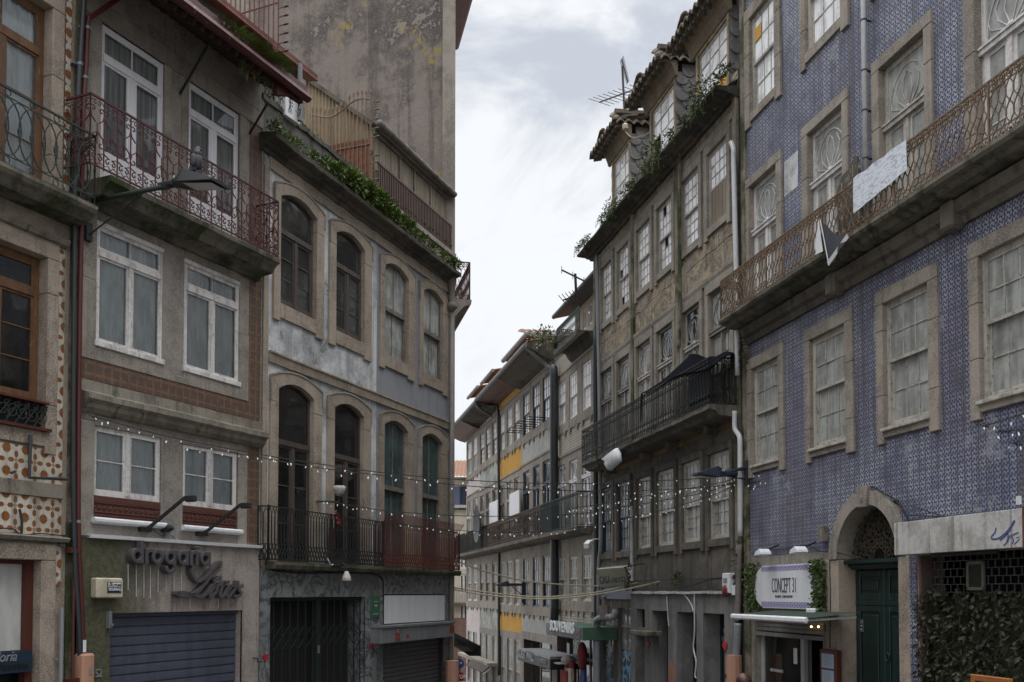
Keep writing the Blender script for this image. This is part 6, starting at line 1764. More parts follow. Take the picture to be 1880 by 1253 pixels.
for i, (px, py, lab) in enumerate(((1402, 1016, 'left of the two white floodlights above the restaurant sign'), (1468, 1012, 'right of the two white floodlights above the restaurant sign'))):
    q = FR1.p(px, py, .3); t = thing('floodlight', lab, 'floodlight', FR1, (q[0], -.3, q[1]), 'floodlights above the restaurant sign')
    k = MB(); k.prism([(q[0] - .16, q[1] - .05), (q[0] + .16, q[1] - .03), (q[0] + .14, q[1] + .02), (q[0] + .05, q[1] + .08), (q[0] - .1, q[1] + .03)], -.42, -.22); part(t, 'lamp', k, M['white'], bevel=.01)
    k = MB(); k.bar((q[0], -.3, q[1] + .03), (q[0] + .03, -.02, q[1] + .15), .03); part(t, 'bracket', k, M['iron_black'])
g = MB(); cp = [(s(a, b, .05), -.05, z(a, b, .05)) for a, b in ((1385, 1022), (1400, 1012), (1440, 1008), (1478, 1002), (1492, 1005), (1504, 1012), (1520, 1014))]
g.tube(catmull(cp, 5), .012, 4); g.tube(catmull([(s(a, b, .05), -.05, z(a, b, .05)) for a, b in ((1524, 1190), (1525, 1100), (1524, 1018), (1531, 1000), (1548, 950), (1575, 905), (1594, 895), (1606, 896), (1625, 908), (1640, 915), (1655, 930), (1668, 958))], 4), .013, 4)
g.tube(catmull([(s(a, b, .05), -.05, z(a, b, .05)) for a, b in ((1530, 1012), (1550, 1018), (1580, 1024))], 4), .015, 4)
g.tube(catmull([(s(a, b, .05), -.05, z(a, b, .05)) for a, b in ((1668, 946), (1700, 948), (1735, 949))], 4), .010, 4); g.tube(catmull([(s(a, b, .05), -.05, z(a, b, .05)) for a, b in ((1670, 928), (1700, 938), (1735, 949))], 4), .008, 4)
single('black_cable', 'black cable looped round the stone door arch and above the restaurant sign', 'cable', FR1, cp[0], g, M['wire'])
g = MB(); q = FR1.p(1518, 980); g.box(q[0] - .07, q[0] + .06, -.13, -.0, q[1] - .14, q[1] + .13)
single('junction_box', 'weathered wooden box beside the springing of the stone arch', 'box', FR1, (q[0], -.05, q[1]), g, M['grey_wood'], bevel=.01)
g = MB(); q = FR1.p(1386, 1220, .12);
hy = 15.2; hp = at(1366, 1240, hy); gz = ground_z(hy); HT = hp.z - gz
pr = thing('person', 'brown haired person in a dark jacket walking past the terracotta pipe cover', 'person', WF, (hp.x, hy, gz))
def skin(parent, name, chain, edges, m, lvl=2):
    me = bpy.data.meshes.new(name); me.from_pydata([c[0] for c in chain], edges, []); me.materials.append(m)
    o_ = bpy.data.objects.new(name, me); COL.objects.link(o_); o_.parent = parent
    o_.modifiers.new('skin', 'SKIN'); o_.modifiers.new('sub', 'SUBSURF').levels = lvl; o_.modifiers['sub'].render_levels = lvl
    for i, c in enumerate(chain): me.skin_vertices[0].data[i].radius = (c[1], c[2] if len(c) > 2 else c[1])
    me.skin_vertices[0].data[0].use_root = True
    return o_
k = HT / 1.66
ch = [((0, 0, .92 * k), .13, .10), ((0, 0, 1.12 * k), .12, .09), ((0, 0, 1.32 * k), .16, .10), ((0, -.01, 1.44 * k), .055), ((0, -.03, 1.52 * k), .075, .085), ((0, -.02, 1.60 * k), .075, .085),
      ((-.09, 0, .86 * k), .09), ((-.10, -.08, .48 * k), .06), ((-.10, .0, .09 * k), .04), ((-.10, -.13, .04 * k), .035), ((.09, 0, .86 * k), .09), ((.10, .06, .48 * k), .06), ((.10, .20, .11 * k), .04), ((.10, .10, .04 * k), .035),
      ((-.17, 0, 1.36 * k), .05), ((-.22, .05, 1.10 * k), .04), ((-.21, -.06, .87 * k), .03), ((.17, 0, 1.36 * k), .05), ((.22, -.03, 1.10 * k), .04), ((.21, -.14, .88 * k), .03)]
ed = [(0, 1), (1, 2), (2, 3), (3, 4), (4, 5), (0, 6), (6, 7), (7, 8), (8, 9), (0, 10), (10, 11), (11, 12), (12, 13), (2, 14), (14, 15), (15, 16), (2, 17), (17, 18), (18, 19)]
skin(pr, 'body', ch, ed, cloth('jacket', (.03, .03, .036)))
g = MB(); g.ball((0, .015, 1.575 * k), .125, 16, 12, (.98, 1.05, .95)); g.ball((0, .07, 1.47 * k), .10, 12, 8, (1.0, .8, 1.3))
def hair(gg): n = gg.noise((30, 30, 4), 4, .6); return dict(col=gg.mix(gg.ramp(n, .3, .7), (.035, .012, .008), (.09, .035, .022)), rough=.45)
o_ = part(pr, 'hair', g, mat('hair', hair), loc=(0 + hp.x, hy, gz), smooth=True)
g = MB(); g.ball((hp.x, hy - .055, gz + 1.52 * k), .085, 12, 10, (.85, .8, 1.15)); g.ball((hp.x, hy - .13, gz + 1.515 * k), .016, 6, 5, (.8, 1, 1.3))
part(pr, 'face', g, flat('skin', (.42, .24, .17), .5), smooth=True)
h2 = thing('stone_house', 'tall stone house with three tiled dormers, white paned windows and crumbling ochre walls', 'house', FR2, (0, 0, 0))
z, s = FR2.z, FR2.s
X2 = s(1358, 500)
def avg(*v): return sum(v) / len(v)
T_ = [(1106, 1125.5), (1135.5, 1157.5), (1171, 1196), (1208.5, 1236.3), (1254, 1286.3), (1302, 1339)]
T = [(s(a, 480), s(b, 480)) for a, b in T_]
Bq = [(s(a, 660), s(b, 660)) for a, b in ((1104.5, 1126), (1134.7, 1158), (1171.3, 1197), (1208, 1238), (1256.7, 1288), (1304, 1345))]
L = [(s(a, 940), s(b, 940)) for a, b in ((1105.3, 1126), (1134.5, 1158), (1171.5, 1198), (1208.3, 1240.4), (1254.7, 1289.3), (1304, 1343.5))]
t_t = avg(z(1107.1, 495.7), z(1171.8, 426.3), z(1209.3, 385.9), z(1254.7, 334), z(1302.6, 281.4)); t_b = avg(z(1110.3, 589.9), z(1176.5, 529.3), z(1214, 496.5), z(1260.3, 452.7)) - .06
b_t = avg(z(1104.7, 687), z(1171.8, 638.3), z(1208.5, 611.2), z(1304.2, 541.2)); o = .62
z_bal = avg(z(1319.4, 737, o), z(1184, 798, o))
l_t = avg(z(1173.3, 881.4), z(1209.3, 867.8), z(1255.5, 851.1), z(1305, 835.1)); l_b = avg(z(1175.7, 1008.5), z(1257.1, 998), z(1305, 989.9))
l2_t, l2_b = z(1105.5, 899), z(1105.5, 1018)
ZC = avg(z(1093, 470), z(1357, 175))
z_sh = avg(z(1166, 1089.4), z(1349, 1091.8)); z_dr = avg(z(1204.5, 1120.5), z(1299, 1126.4))
xm = s(1164.5, 1000)
D = [(s(1204.5, 1180), s(1234, 1180)), (s(1250.7, 1180), s(1286.6, 1180)), (s(1299.4, 1180), s(1338.5, 1180))]
SW = (s(1175, 1135), s(1191, 1135), z(1175, 1152), z(1175, 1118)); SD = (s(1172, 1200), s(1190, 1200), -3, z(1180, 1162))
CN = [(s(1106, 1180), s(1126, 1180)), (s(1135, 1180), s(1158, 1180))]; cn_t = z(1110, 1115)
holes = [(*k, t_b, t_t) for k in T] + [(*k, z_bal, b_t) for k in Bq] + [(*k, l_b, l_t) for k in L[2:]] + [(*k, l2_b, l2_t) for k in L[:2]] + [(*k, -3, z_dr) for k in D] + [SW, SD] + [(*k, -3, cn_t) for k in CN]
part(h2, 'wall', MB().panel(0, X2, z_bal, ZC + .5, holes), M['rubble'])
part(h2, 'lower_wall', MB().panel(0, X2, z_sh, z_bal, holes), M['granite_dark'])
part(h2, 'shop_wall', MB().panel(xm, X2 - .12, -3, z_sh, holes, y=-.10), M['concrete_dark'])
part(h2, 'shop_wall', MB().panel(0, xm, -3, z_sh, holes, y=0), M['granite_dark'])
part(h2, 'shop_wall_end', MB().box(xm - .02, xm, -.10, .02, -3, z_sh), M['concrete_dark'])
shell(h2, 0, X2, -3, ZC + .5, 9, M['granite_dark'])
rv = MB(); reveals(rv, [(*k, -3, z_dr) for k in D] + [SD], .45); reveals(rv, [SW], .3); reveals(rv, [(*k, -3, cn_t) for k in CN], .2)
for v in range(len(rv.v)):
    a = rv.v[v]
    if a[1] == 0 and a[0] > xm: rv.v[v] = (a[0], -.10, a[2])
part(h2, 'reveal', rv, M['concrete_dark'])
def frames(row, zb, zt, ml, m, sill, leg, lintel=.16):
    for i, (a, b) in enumerate(row):
        g = MB(); surround(g, a, b, zb, zt, ml, ml, lintel, sill, leg, proud=.06, depth=.12, joints=False)
        part(h2, 'window_surround', g, m, bevel=.008)
frames(T, t_b, t_t, .15, M['granite_grey'], .17, .09, .2)
frames(Bq, z_bal, b_t, .15, M['granite_grey'], 0, 0, .22)
frames(L[2:], l_b, l_t, .14, M['granite_dark'], .16, .08, .16)
frames(L[:2], l2_b, l2_t, .14, M['granite_dark'], .16, .08, .16)
g = MB(); g.sweep([(.02, b_t + .224), (-.05, b_t + .224), (-.07, b_t + .30), (-.07, b_t + .36), (.02, b_t + .36)], 0, X2, 16, .006)
part(h2, 'string_course', g, M['granite_grey'])
g = MB(); g.box(0.02, X2 - .02, -.05, .1, t_t + .205, t_t + .36)
part(h2, 'frieze', g, M['granite_grey'], bevel=.01)
g = MB()
for px in (1164, 1247.5): x = s(px, 500); g.box(x - .10, x + .10, -.075, .1, z_bal, ZC + .3)
g.box(.0, .14, -.07, .1, z_sh, ZC); g.box(X2 - .16, X2, -.07, .1, z_sh, ZC)
part(h2, 'pilaster', g, M['granite_moss'], bevel=.01)
part(h2, 'white_patch', MB().box(.15, xm - .06, -.012, .0, z(1130, 1068), z(1130, 1040)), M['plaster_white'])
part(h2, 'painted_strip', MB().tube([(xm - .02, -.06, z(1163, 1066)), (xm - .03, -.06, z(1163, 1000)), (xm - .02, -.06, z(1163, 930))], .045, 5), M['plaster_white'])
for i, k in enumerate(T):
    f = window(h2, *k, t_b, t_t, 'sash', M['cream_wood'], M['pane_sky_white'], cols=4, rows=3, y=.015, fr=.04, curtain=M['shutter_grey'] if i == 4 else None, gap=((0, 0),) if i == 1 else (((1, 2),) if i == 3 else ()))
    if i == 5:
        w_, h_ = k[1] - k[0], t_b - t_t
        part(f, 'plank_shutter', MB().box(.045, w_ - .045, .02, .045, .06, (t_t - t_b) * .48), boards('old_boards', (.26, .21, .155), .16), loc=(0, 0, 0))
for i, k in enumerate(Bq):
    window(h2, *k, z_bal, b_t, 'fan', M['cream_wood'] if i in (2, 3, 4) else M['grey_wood'], M['pane_dirty'] if i not in (3, 4) else M['pane'], cols=2, rows=4, y=.03, fr=.05, transom=.33, name='balcony_door', curtain=M['curtain_grey'] if i not in (3, 4) else None)
for i, k in enumerate(L):
    if i < 2: window(h2, *k, l2_b, l2_t, 'sash', M['blue_wood'], M['pane_dirty'], cols=4, rows=3, y=.02, fr=.06)
    else: window(h2, *k, l_b, l_t, 'sash', M['cream_wood'], M['pane_dirty'], cols=4, rows=3, y=.015, fr=.05, split=.45)
g = MB(); xb0 = s(1068, 795, o) ; xb0 = max(xb0, -.15)
g.sweep([(0, z_bal - .24), (-o + .16, z_bal - .20), (-o + .10, z_bal - .12), (-o - .03, z_bal - .08), (-o - .03, z_bal), (0, z_bal)], xb0, X2 - .02, 22, .008)
bal = part(h2, 'balcony', g, M['granite_dark'])
H = avg(z(1080, 792.3, o) - z(1080, 850, o), .98)
part(bal, 'railing', railing(MB(), [(xb0 + .02, 0), (xb0 + .02, -o), (X2 - .05, -o), (X2 - .05, 0)], z_bal + .01, H, d_dark), M['iron_black'])
for px in (1130, 1195, 1245, 1318):
    x = s(px, 850); g = MB()
    g.prism([(x - .06, z_bal - .42), (x + .06, z_bal - .42), (x + .07, z_bal - .20), (x - .07, z_bal - .20)], -.30, -.0); part(h2, 'corbel', g, M['granite_dark'], bevel=.03)
part(h2, 'ochre_band', MB().box(.16, X2 - .17, -.02, 0, l_t + .42, l_t + .72), weath('ochre_dirty', (.24, .155, .075), (.11, .075, .045), blotch=.9, streak=.8))
g = MB(); Zr = z_bal + H
P_ = [at_ for at_ in ()]
def pl_(px, py, o_): q = FR2.p(px, py, o_); return Vector((q[0], -o_, q[1]))
A, Bv, C, Dv = pl_(1176, 723, .66), pl_(1268, 655, .06), pl_(1357, 650, .06), pl_(1316, 664, .66)
N = 14; vs = []
for i in range(N + 1):
    for j in range(N + 1):
        u, v = i / N, j / N
        p = (A * (1 - u) + Dv * u) * (1 - v) + (Bv * (1 - u) + C * u) * v
        p.z -= .16 * sin(pi * u) * sin(pi * v) + .06 * sin(u * 9 + v * 4)
        vs.append(p)
g.add(vs, [(i * (N + 1) + j, (i + 1) * (N + 1) + j, (i + 1) * (N + 1) + j + 1, i * (N + 1) + j + 1) for i in range(N) for j in range(N)])
tc_ = thing('black_tarpaulin', 'black cloth awning stretched over the near half of the dark iron balcony', 'tarpaulin', FR2, A)
part(tc_, 'cloth', g, flat('tarp', (.008, .009, .013), 1.0, spec=0.05), smooth=True)
g = MB(); g.quad(A, A + Vector((.16, 0, 0)), A + Vector((.14, -.03, -.75)), A + Vector((0, -.02, -.62)))
part(tc_, 'hanging_end', g, flat('tarp2', (.008, .009, .013), 1.0, spec=.05))
g = MB()
for i in range(26):
    x = s(1262, 700, o) + (X2 - .1 - s(1262, 700, o)) * i / 26
    g.quad((x, -o + .03, z_bal + .05), (x + .06, -o + .03, z_bal + .05), (x + .06, -o + .03, Zr - .05), (x, -o + .03, Zr - .05))
part(tc_, 'screen_cloth', g, flat('tarp3', (.008, .009, .013), 1.0, spec=.05))
g = MB(); pts = [pl_(a, b, .68) for a, b in ((1133, 822), (1106, 843), (1113, 849), (1111, 853), (1119, 865), (1139, 847), (1137, 833))]
c = sum(pts, Vector()) / len(pts); n = len(pts); vs = []
for ly, k in ((-.10, .5), (-.05, .92), (.05, 1.0), (.12, .6)):
    for p in pts: q = c + (p - c) * k; vs.append((q.x, p.y + ly + RND.uniform(-.01, .01), q.z))
g.add(vs, [(r * n + i, r * n + (i + 1) % n, (r + 1) * n + (i + 1) % n, (r + 1) * n + i) for r in range(3) for i in range(n)] + [tuple(reversed(range(n))), tuple(range(3 * n, 4 * n))])
single('plastic_bag', 'crumpled white plastic sack snagged under the dark iron balcony', 'bag', FR2, tuple(c), g, cloth('bag_white', (.66, .68, .69), .5), smooth=True)
oc = .5; ztop = avg(z(1088, 440, oc), z(1318, 140, oc)); zb_ = ZC - .05
g = MB(); hh = ztop - zb_
g.sweep([(.05, zb_), (-.08, zb_), (-.11, zb_ + hh * .25), (-.2, zb_ + hh * .32), (-.24, zb_ + hh * .5), (-oc + .05, zb_ + hh * .62), (-oc, zb_ + hh * .7), (-oc, ztop), (.05, ztop + .06)], -.28, X2 + .02, 40, .014)
part(h2, 'cornice', g, M['cornice'])
g = MB(); wave_roof(g, 0, X2, -.2, ztop + .03, 4.0, ztop + 2.6, rows=10); part(h2, 'roof', g, M['old_tile'])
zd0 = ztop
for a, b, py0, lab in (((1126, 1158), 1, (352, 262), None), ((1207, 1243), 1, (250, 165), None), ((1287, 1346), 1, (140, 25), None)):
    pass
DM = [(1126, 1159, 268), (1196, 1243, 168), (1281, 1342, 40)]
for i, (pa, pb, pt) in enumerate(DM):
    yv = .0
    a, b = s(pa, 300 - i * 100, .0), s(pb, 300 - i * 100, .0)
    zt = z(pb - 3, (256, 143, 22)[i], .0)
    g = MB(); wa, wb = a + .12, b - .10; wz0 = zd0 + (zt - zd0) * .18; wz1 = zt - .12
    g.panel(a, b, zd0 - .1, zt, [(wa, wb, wz0, wz1)], y=yv); reveals(g, [], .2)
    g.box(a, a + .09, yv - .05, yv, zd0, zt); g.box(b - .09, b, yv - .05, yv, zd0, zt); g.box(a, b, yv - .04, yv - .002, zt - .1, zt + .02)
    dm = part(h2, 'dormer', g, weath('dormer_wood', (.33, .265, .19), (.13, .10, .075), streak=.7, speck=.2))
    g = MB(); W_, H_ = wb - wa, wz1 - wz0
    g.box(wa, wa + .05, yv + .0, yv + .05, wz0, wz1); g.box(wb - .05, wb, yv, yv + .05, wz0, wz1); g.box(wa + .05, wb - .05, yv, yv + .05, wz1 - .05, wz1); g.box(wa + .05, wb - .05, yv, yv + .05, wz0, wz0 + .05)
    for k in (1, 2): g.box(wa + W_ * k / 3 - .01, wa + W_ * k / 3 + .01, yv + .01, yv + .04, wz0 + .05, wz1 - .05)
    for k in (1, 2, 3): g.box(wa + .05, wb - .05, yv + .008, yv + .038, wz0 + H_ * k / 4 - .01, wz0 + H_ * k / 4 + .01)
    part(dm, 'frame', g, M['cream_wood'])
    g = MB()
    for c_ in range(3):
        for r_ in range(4):
            if (i, c_, r_) in ((1, 0, 0), (1, 0, 1), (2, 1, 0), (2, 2, 0)): continue
            pane_quad(g, wa + W_ * c_ / 3, wa + W_ * (c_ + 1) / 3, yv + .025, wz0 + H_ * r_ / 4, wz0 + H_ * (r_ + 1) / 4, .006)
    part(dm, 'pane', g, M['pane_sky_white'])
    if i == 2: part(dm, 'board', MB().box(wa + W_ * .3, wb - .05, yv + .03, yv + .04, wz0 + .04, wz0 + H_ * .27), M['ochre'])
    part(dm, 'back', MB().box(a + .05, b - .05, yv + .5, yv + .52, zd0, zt - .1), M['unlit_room'])
    g = MB(); dp = 2.6
    for x in (a + .002, b - .002):
        for r_ in range(12):
            zz = zd0 + (zt + .15 - zd0) * r_ / 11
            for c_ in range(7):
                y = yv + .12 + (c_ + (r_ % 2) * .5) * .34
                if zz < zd0 + (y - yv) * .55 - .3: continue
                pts = [(y + .17 * cos(t_), zz + .17 * sin(t_)) for t_ in [pi + pi * q / 6 for q in range(7)]] + [(y + .17, zz + .14), (y - .17, zz + .14)]
                sx_ = x + (-.012 - .002 * (r_ % 3) if x < (a + b) / 2 else .012 + .002 * (r_ % 3))
                g.add([(sx_ + (.03 if x > (a + b) / 2 else -.03) * (zz + .14 - p[1]) / .3, p[0], p[1]) for p in pts], [tuple(range(len(pts)))])
        g.quad((x, yv, zd0 - .2), (x, yv + dp, zd0 - .2), (x, yv + dp, zt), (x, yv, zt))
    part(dm, 'slate_cheek', g, weath('slate', (.235, .225, .22), (.10, .10, .10), streak=.5, speck=.2, rough=.95))
    ov = .55
    g = MB(); g.sweep([(yv - .02, zt - .06), (yv - .08, zt - .04), (yv - .11, zt + .06), (yv - .16, zt + .18), (yv - .27, zt + .25), (yv - .30, zt + .29), (yv - .02, zt + .30)], a - .22, b + .12, 12, .008)
    part(dm, 'eave', g, weath('eave_wood', (.19, .15, .105), (.07, .055, .04), streak=.3))
    g = MB(); ze = zt + .32
    wave_roof(g, a - .5, b + .12, yv - ov, ze - .02, yv + 1.3, ze + .62, rows=6, per=.25, amp=.07, t=.06, step=.06)
    wave_roof(g, a - .42, b + .08, yv - ov + .10, ze - .10, yv, ze + .1, rows=2, per=.25, amp=.07, t=.06, step=.05)
    part(dm, 'roof', g, M['old_tile'])
    g = MB()
    wv = MB(); wave_roof(wv, 0, 2.6, 0, 0, .62, .50, rows=3, per=.23, amp=.05, t=.045, step=.04)
    g.add([(b + .18 - v[1], yv - ov + .1 + v[0], ze - .02 + v[2]) for v in wv.v], wv.f)
    g.add([(a - .50 + v[1], yv - ov + .1 + v[0], ze - .02 + v[2]) for v in wv.v], wv.f)
    g.tube([(b - .28, yv - ov + .2, ze + .46), (b - .4, yv + 2, ze + .6)], .10, 6)
    part(dm, 'side_roof', g, M['old_tile'])
    g = MB()
    for k in range(12): bush(g, (RND.uniform(a - .2, b + .1), yv + RND.uniform(-.2, .9), ze + RND.uniform(.15, .5)), RND.uniform(.04, .10), 26, .05, (1, 1, 1.3))
    single('roof_weed', ('weeds growing on the lowest dormer roof', 'weeds growing on the middle dormer roof', 'weeds growing on the highest dormer roof')[i], 'weed', FR2, (a, yv, ze), g, M['weed'], 'weeds on the dormer roofs')
for ci, (lab, cl) in enumerate((('round leafy plant at the far tip of the stone house cornice', ((1072, 440, .28), (1082, 434, .2))),
    ('tall leafy plant rising from the cornice just before the lowest dormer', ((1113, 402, .2), (1122, 386, .36), (1131, 374, .34))),
    ('small weed on the cornice under the lowest dormer window', ((1155, 345, .2), (1165, 328, .16))),
    ('biggest hanging plant clump, on the cornice below the middle dormer', ((1194, 287, .34), (1204, 280, .5), (1214, 268, .5))),
    ('thin withered weeds on the cornice right of the middle dormer', ((1240, 238, .16), (1260, 210, .16))),
    ('dense dark green plant hanging from the cornice below the highest dormer', ((1288, 172, .44), (1298, 158, .5))),
    ('low weeds on the near end of the stone house cornice', ((1322, 138, .14), (1338, 134, .12))))):
    g = MB()
    for px, py, r in cl:
        q = FR2.p(px, py, oc - .02)
        bush(g, (q[0], -oc - .02, ztop + r * .02), r * .8, int(300 * r + 40), .075, (1.0, .8, 1.0), .4)
        for k in range(int(26 * r)):
            c = Vector((q[0] + RND.uniform(-r, r), -oc + RND.uniform(-.1, .1), ztop + .05)); e = c + Vector((RND.uniform(-.1, .1), -.16, -r * RND.uniform(.3, 1.1)))
            g.tube(catmull([c, (c + e) / 2 + Vector((0, -.08, .05)), e], 3), .006, 3)
            for t_ in range(5): leaf_quad(g, c + (e - c) * t_ / 5, (RND.uniform(-1, 1), -1, RND.uniform(-1, .3)), (0, 0, 1), .09, .035)
    single('cornice_plant', lab, 'plant', FR2, (q[0], -oc, ztop), g, M['weed'] if ci in (2, 3, 4) else M['ivy'], 'plants on the stone house cornice')
pipe_thing('drainpipe', 'white drainpipe down the right end of the stone house above the rusty balcony', FR2, [(1342, 262), (1347, 275), (1347, 300), (1350, 420), (1353, 560), (1354, 690)], .05, M['pipe_white'], .14)
pipe_thing('drainpipe', 'white drainpipe kinked below the dark balcony at the right end of the stone house', FR2, [(1349, 755), (1349, 785), (1352, 793), (1358, 803), (1359, 830), (1359, 900), (1359, 985)], .05, M['pipe_white'], .14)
pipe_thing('drainpipe', 'grey drainpipe at the far end of the stone house', FR2, [(1096, 470), (1097, 560), (1100, 700), (1101, 800), (1103, 960), (1102, 1010), (1099, 1040), (1099, 1140)], .05, M['pipe_grey'], .14)
pipe_thing('drainpipe', 'brown stone coloured drainpipe between the shop front and the restaurant awning', FR2, [(1357, 1000), (1356, 1060), (1355, 1120), (1353, 1140)], .06, M['pipe_stone'], .16)
pipe_thing('drainpipe', 'grey sticker covered drainpipe entering the terracotta cover', FR2, [(1355, 1145), (1354, 1170), (1352, 1210)], .07, M['pipe_grey'], .2)
pipe_thing('drainpipe', 'dark mossy drainpipe between the second pair of upper windows', FR2, [(1248, 262), (1247, 400), (1248, 560), (1246, 640)], .045, M['granite_moss'], .14)
q = FR2.p(1352, 1203, .2); g = MB(); g.tube([(q[0], -.25, -2), (q[0], -.25, q[1])], .15, 12)
pc = thing('pipe_cover', 'terracotta pipe cover between the grey shop front and the restaurant', 'pipe cover', FR2, (q[0], -.25, 0))
part(pc, 'cover', g, M['terracotta'], smooth=False); part(pc, 'label', MB().box(q[0] - .10, q[0] - .04, -.41, -.39, q[1] - .45, q[1] - .37), M['black'])
part(h2, 'shop_ledge', MB().sweep([(-.10, z_sh - .01), (-.17, z_sh), (-.17, z_sh + .045), (0, z_sh + .06)], xm - .02, X2 - .1, 20, .008), M['plaster_white'])
y = .28
for i, k in enumerate(D):
    g = MB(); g.box(k[0], k[0] + .07, y, y + .06, -3, z_dr); g.box(k[1] - .07, k[1], y, y + .06, -3, z_dr); g.box(k[0], k[1], y, y + .06, z_dr - .06, z_dr); g.box(k[0] + .07, k[1] - .07, y, y + .06, z(1310, 1190), z(1310, 1190) + .05)
    d_ = part(h2, 'shop_door', g, flat('door_teal', (.012, .022, .024), .4))
    g = MB(); g.box(k[0] + .07, k[1] - .07, y + .02, y + .03, -3, z_dr - .06); part(d_, 'pane', g, M['pane_dark'])
    g = MB(); xq = k[0] + .18 if i == 2 else k[0] + .30
    if i == 0:
        g.ribbon([(k[1] - .28, z(1225, 1172)), (k[1] - .12, z(1225, 1150)), (k[1] - .10, z(1225, 1162)), (k[1] - .2, z(1225, 1160))], .03, y - .006, y - .001); text_mb(g, 'WINE', k[1] - .34, z(1225, 1166), .12, y - .006, y - .001, .7)
    else:
        text_mb(g, 'WINE &', k[0] + (.16 if i == 2 else .42), z(1310, 1166), .20, y - .006, y - .001, .68); text_mb(g, 'GOOD TIMES' if i == 2 else '& FOOD', k[0] + (.10 if i == 2 else .42), z(1310, 1178), .15, y - .006, y - .001, .55)
    part(d_, 'lettering', g, flat('letter_pale', (.26, .32, .33), .6))
part(h2, 'shop_recess', MB().panel(xm, X2, -3, z_dr, y=1.2), M['unlit_room'])
g = MB(); nn = 12
for i in range(nn): x = SW[0] + (SW[1] - SW[0]) * (i + .5) / nn; g.box(x - .012, x + .012, .06, .08, SW[2], SW[3])
part(h2, 'window_bars', g, M['pipe_dark'])
g = MB(); cz = z(1180, 1160); g.prism([(s(1163, 1158, .3), cz - .06), (s(1195, 1160, .3), cz - .06), (s(1195, 1160, .3), cz + .06), (s(1163, 1158, .3), cz + .06)], -.42, -.0); part(h2, 'door_hood', g, M['slab_moss'], bevel=.02)
part(h2, 'side_door', MB().box(SD[0], SD[1], .38, .42, -3, SD[3]), M['dark_wood'])
def graf(gg):
    n = gg.noise((5, 5, 3), 5, .7); n2 = gg.noise((16, 16, 16), 3, .7)
    return dict(col=gg.mix(gg.ramp(n * .6 + n2 * .4, .46, .53), (.19, .185, .178), (.33, .09, .03)), rough=.8)
part(h2, 'paint_smear', MB().box(s(1234.5, 1225), s(1249, 1225), -.106, -.101, z(1240, 1256), z(1240, 1217)), mat('smear', graf))
for k in CN:
    g = MB(); w_ = k[1] - k[0]
    g.box(k[0], k[0] + .05, .08, .13, -3, cn_t); g.box(k[1] - .05, k[1], .08, .13, -3, cn_t); g.box(k[0] + w_ / 2 - .03, k[0] + w_ / 2 + .03, .08, .13, z(1120, 1185), cn_t); g.box(k[0], k[1], .07, .13, z(1120, 1150), z(1120, 1150) + .06); g.box(k[0], k[1], .07, .13, z(1120, 1185) - .06, z(1120, 1185))
    f = part(h2, 'shop_window', g, M['grey_wood']); part(f, 'pane', MB().box(k[0], k[1], .10, .11, z(1120, 1185), cn_t), M['pane_dirty'])
def graf2(gg):
    n = gg.noise((1.8, 1.8, 1.3), 2, .5, 1.6); n2 = gg.noise((3.3, 3.3, 2.4), 3, .6, .8)
    c = gg.mix((n - .5).ab().lt(.04), (.012, .016, .022), (.09, .33, .56)); c = gg.mix((n2 - .55).ab().lt(.022), c, (.55, .6, .62)); c = gg.mix(n2.gt(.66), c, (.50, .28, .03))
    return dict(col=c, rough=.5)
for k in CN: part(h2, 'graffiti_panel', MB().box(k[0] + .05, k[1] - .05, .09, .12, -3, z(1120, 1185) - .06), mat('graffiti', graf2))
part(h2, 'blue_fascia', MB().box(.16, xm - .03, -.06, .0, z(1120, 1100), z(1120, 1077)), flat('fascia_blue', (.014, .035, .085), .5))
A_, B_ = pl_(1095, 1046, .55), pl_(1146, 1042, .55); C_, D_ = pl_(1154, 1074, .22), pl_(1100, 1079, .22)
cs = thing('tilted_sign', 'olive green CASA NEVES sign tilted down over the graffiti shop', 'sign', FR2, tuple(D_))
def slab(P, t_):
    g = MB(); n = (P[1] - P[0]).cross(P[3] - P[0]).normalized() * t_
    g.add([p for p in P] + [p + n for p in P], [(0, 1, 2, 3), (7, 6, 5, 4), (0, 4, 5, 1), (1, 5, 6, 2), (2, 6, 7, 3), (3, 7, 4, 0)]); return g
part(cs, 'board', slab([D_, C_, B_, A_], -.06), paint('olive', (.34, .35, .25), dirt=.4))
g = MB(); text_mb(g, 'CASA NEVES', 0, 0, .62, -.02, .0, 1.0); mx_ = max(v[0] for v in g.v)
U, V_ = (C_ - D_), (A_ - D_); nrm = U.cross(V_).normalized()
if nrm.y > 0: nrm = -nrm
g2 = MB(); g2.add([D_ + U * (.06 + .88 * v[0] / mx_) + V_ * (.20 + .95 * v[2]) + nrm * (.01 - v[1] * .3) for v in g.v], g.f)
part(cs, 'lettering', g2, flat('sign_letter', (.035, .055, .065), .6))
g = MB(); q = pl_(1153, 1050, .3)
for k in range(7): g.tube([(p[0], q.y + .05 * sin(k), p[1]) for p in spiral(q.x + RND.uniform(-.1, .1), q.z + RND.uniform(-.45, .3), .14, k, 1.3, 14)], .015, 4)
g.bar(B_, (B_.x, -.02, B_.z + .1), .03)
part(cs, 'scroll_bracket', g, M['iron_black'])
g = MB(); pts = [pl_(a, b, c) for a, b, c in ((1131, 1124, .05), (1129, 1130, .25), (1120, 1134, .45), (1106, 1134, .55), (1098, 1138, .58), (1095, 1146, .58), (1095, 1200, .58), (1095, 1300, .58))]
g.tube(catmull(pts, 4), .10, 9);
el = thing('standpipe', 'thick grey pipe elbowing out of the graffiti shop and down beside the green kiosk sign', 'pipe', FR2, tuple(pts[0])); part(el, 'pipe', g, M['pipe_grey'], smooth=True)
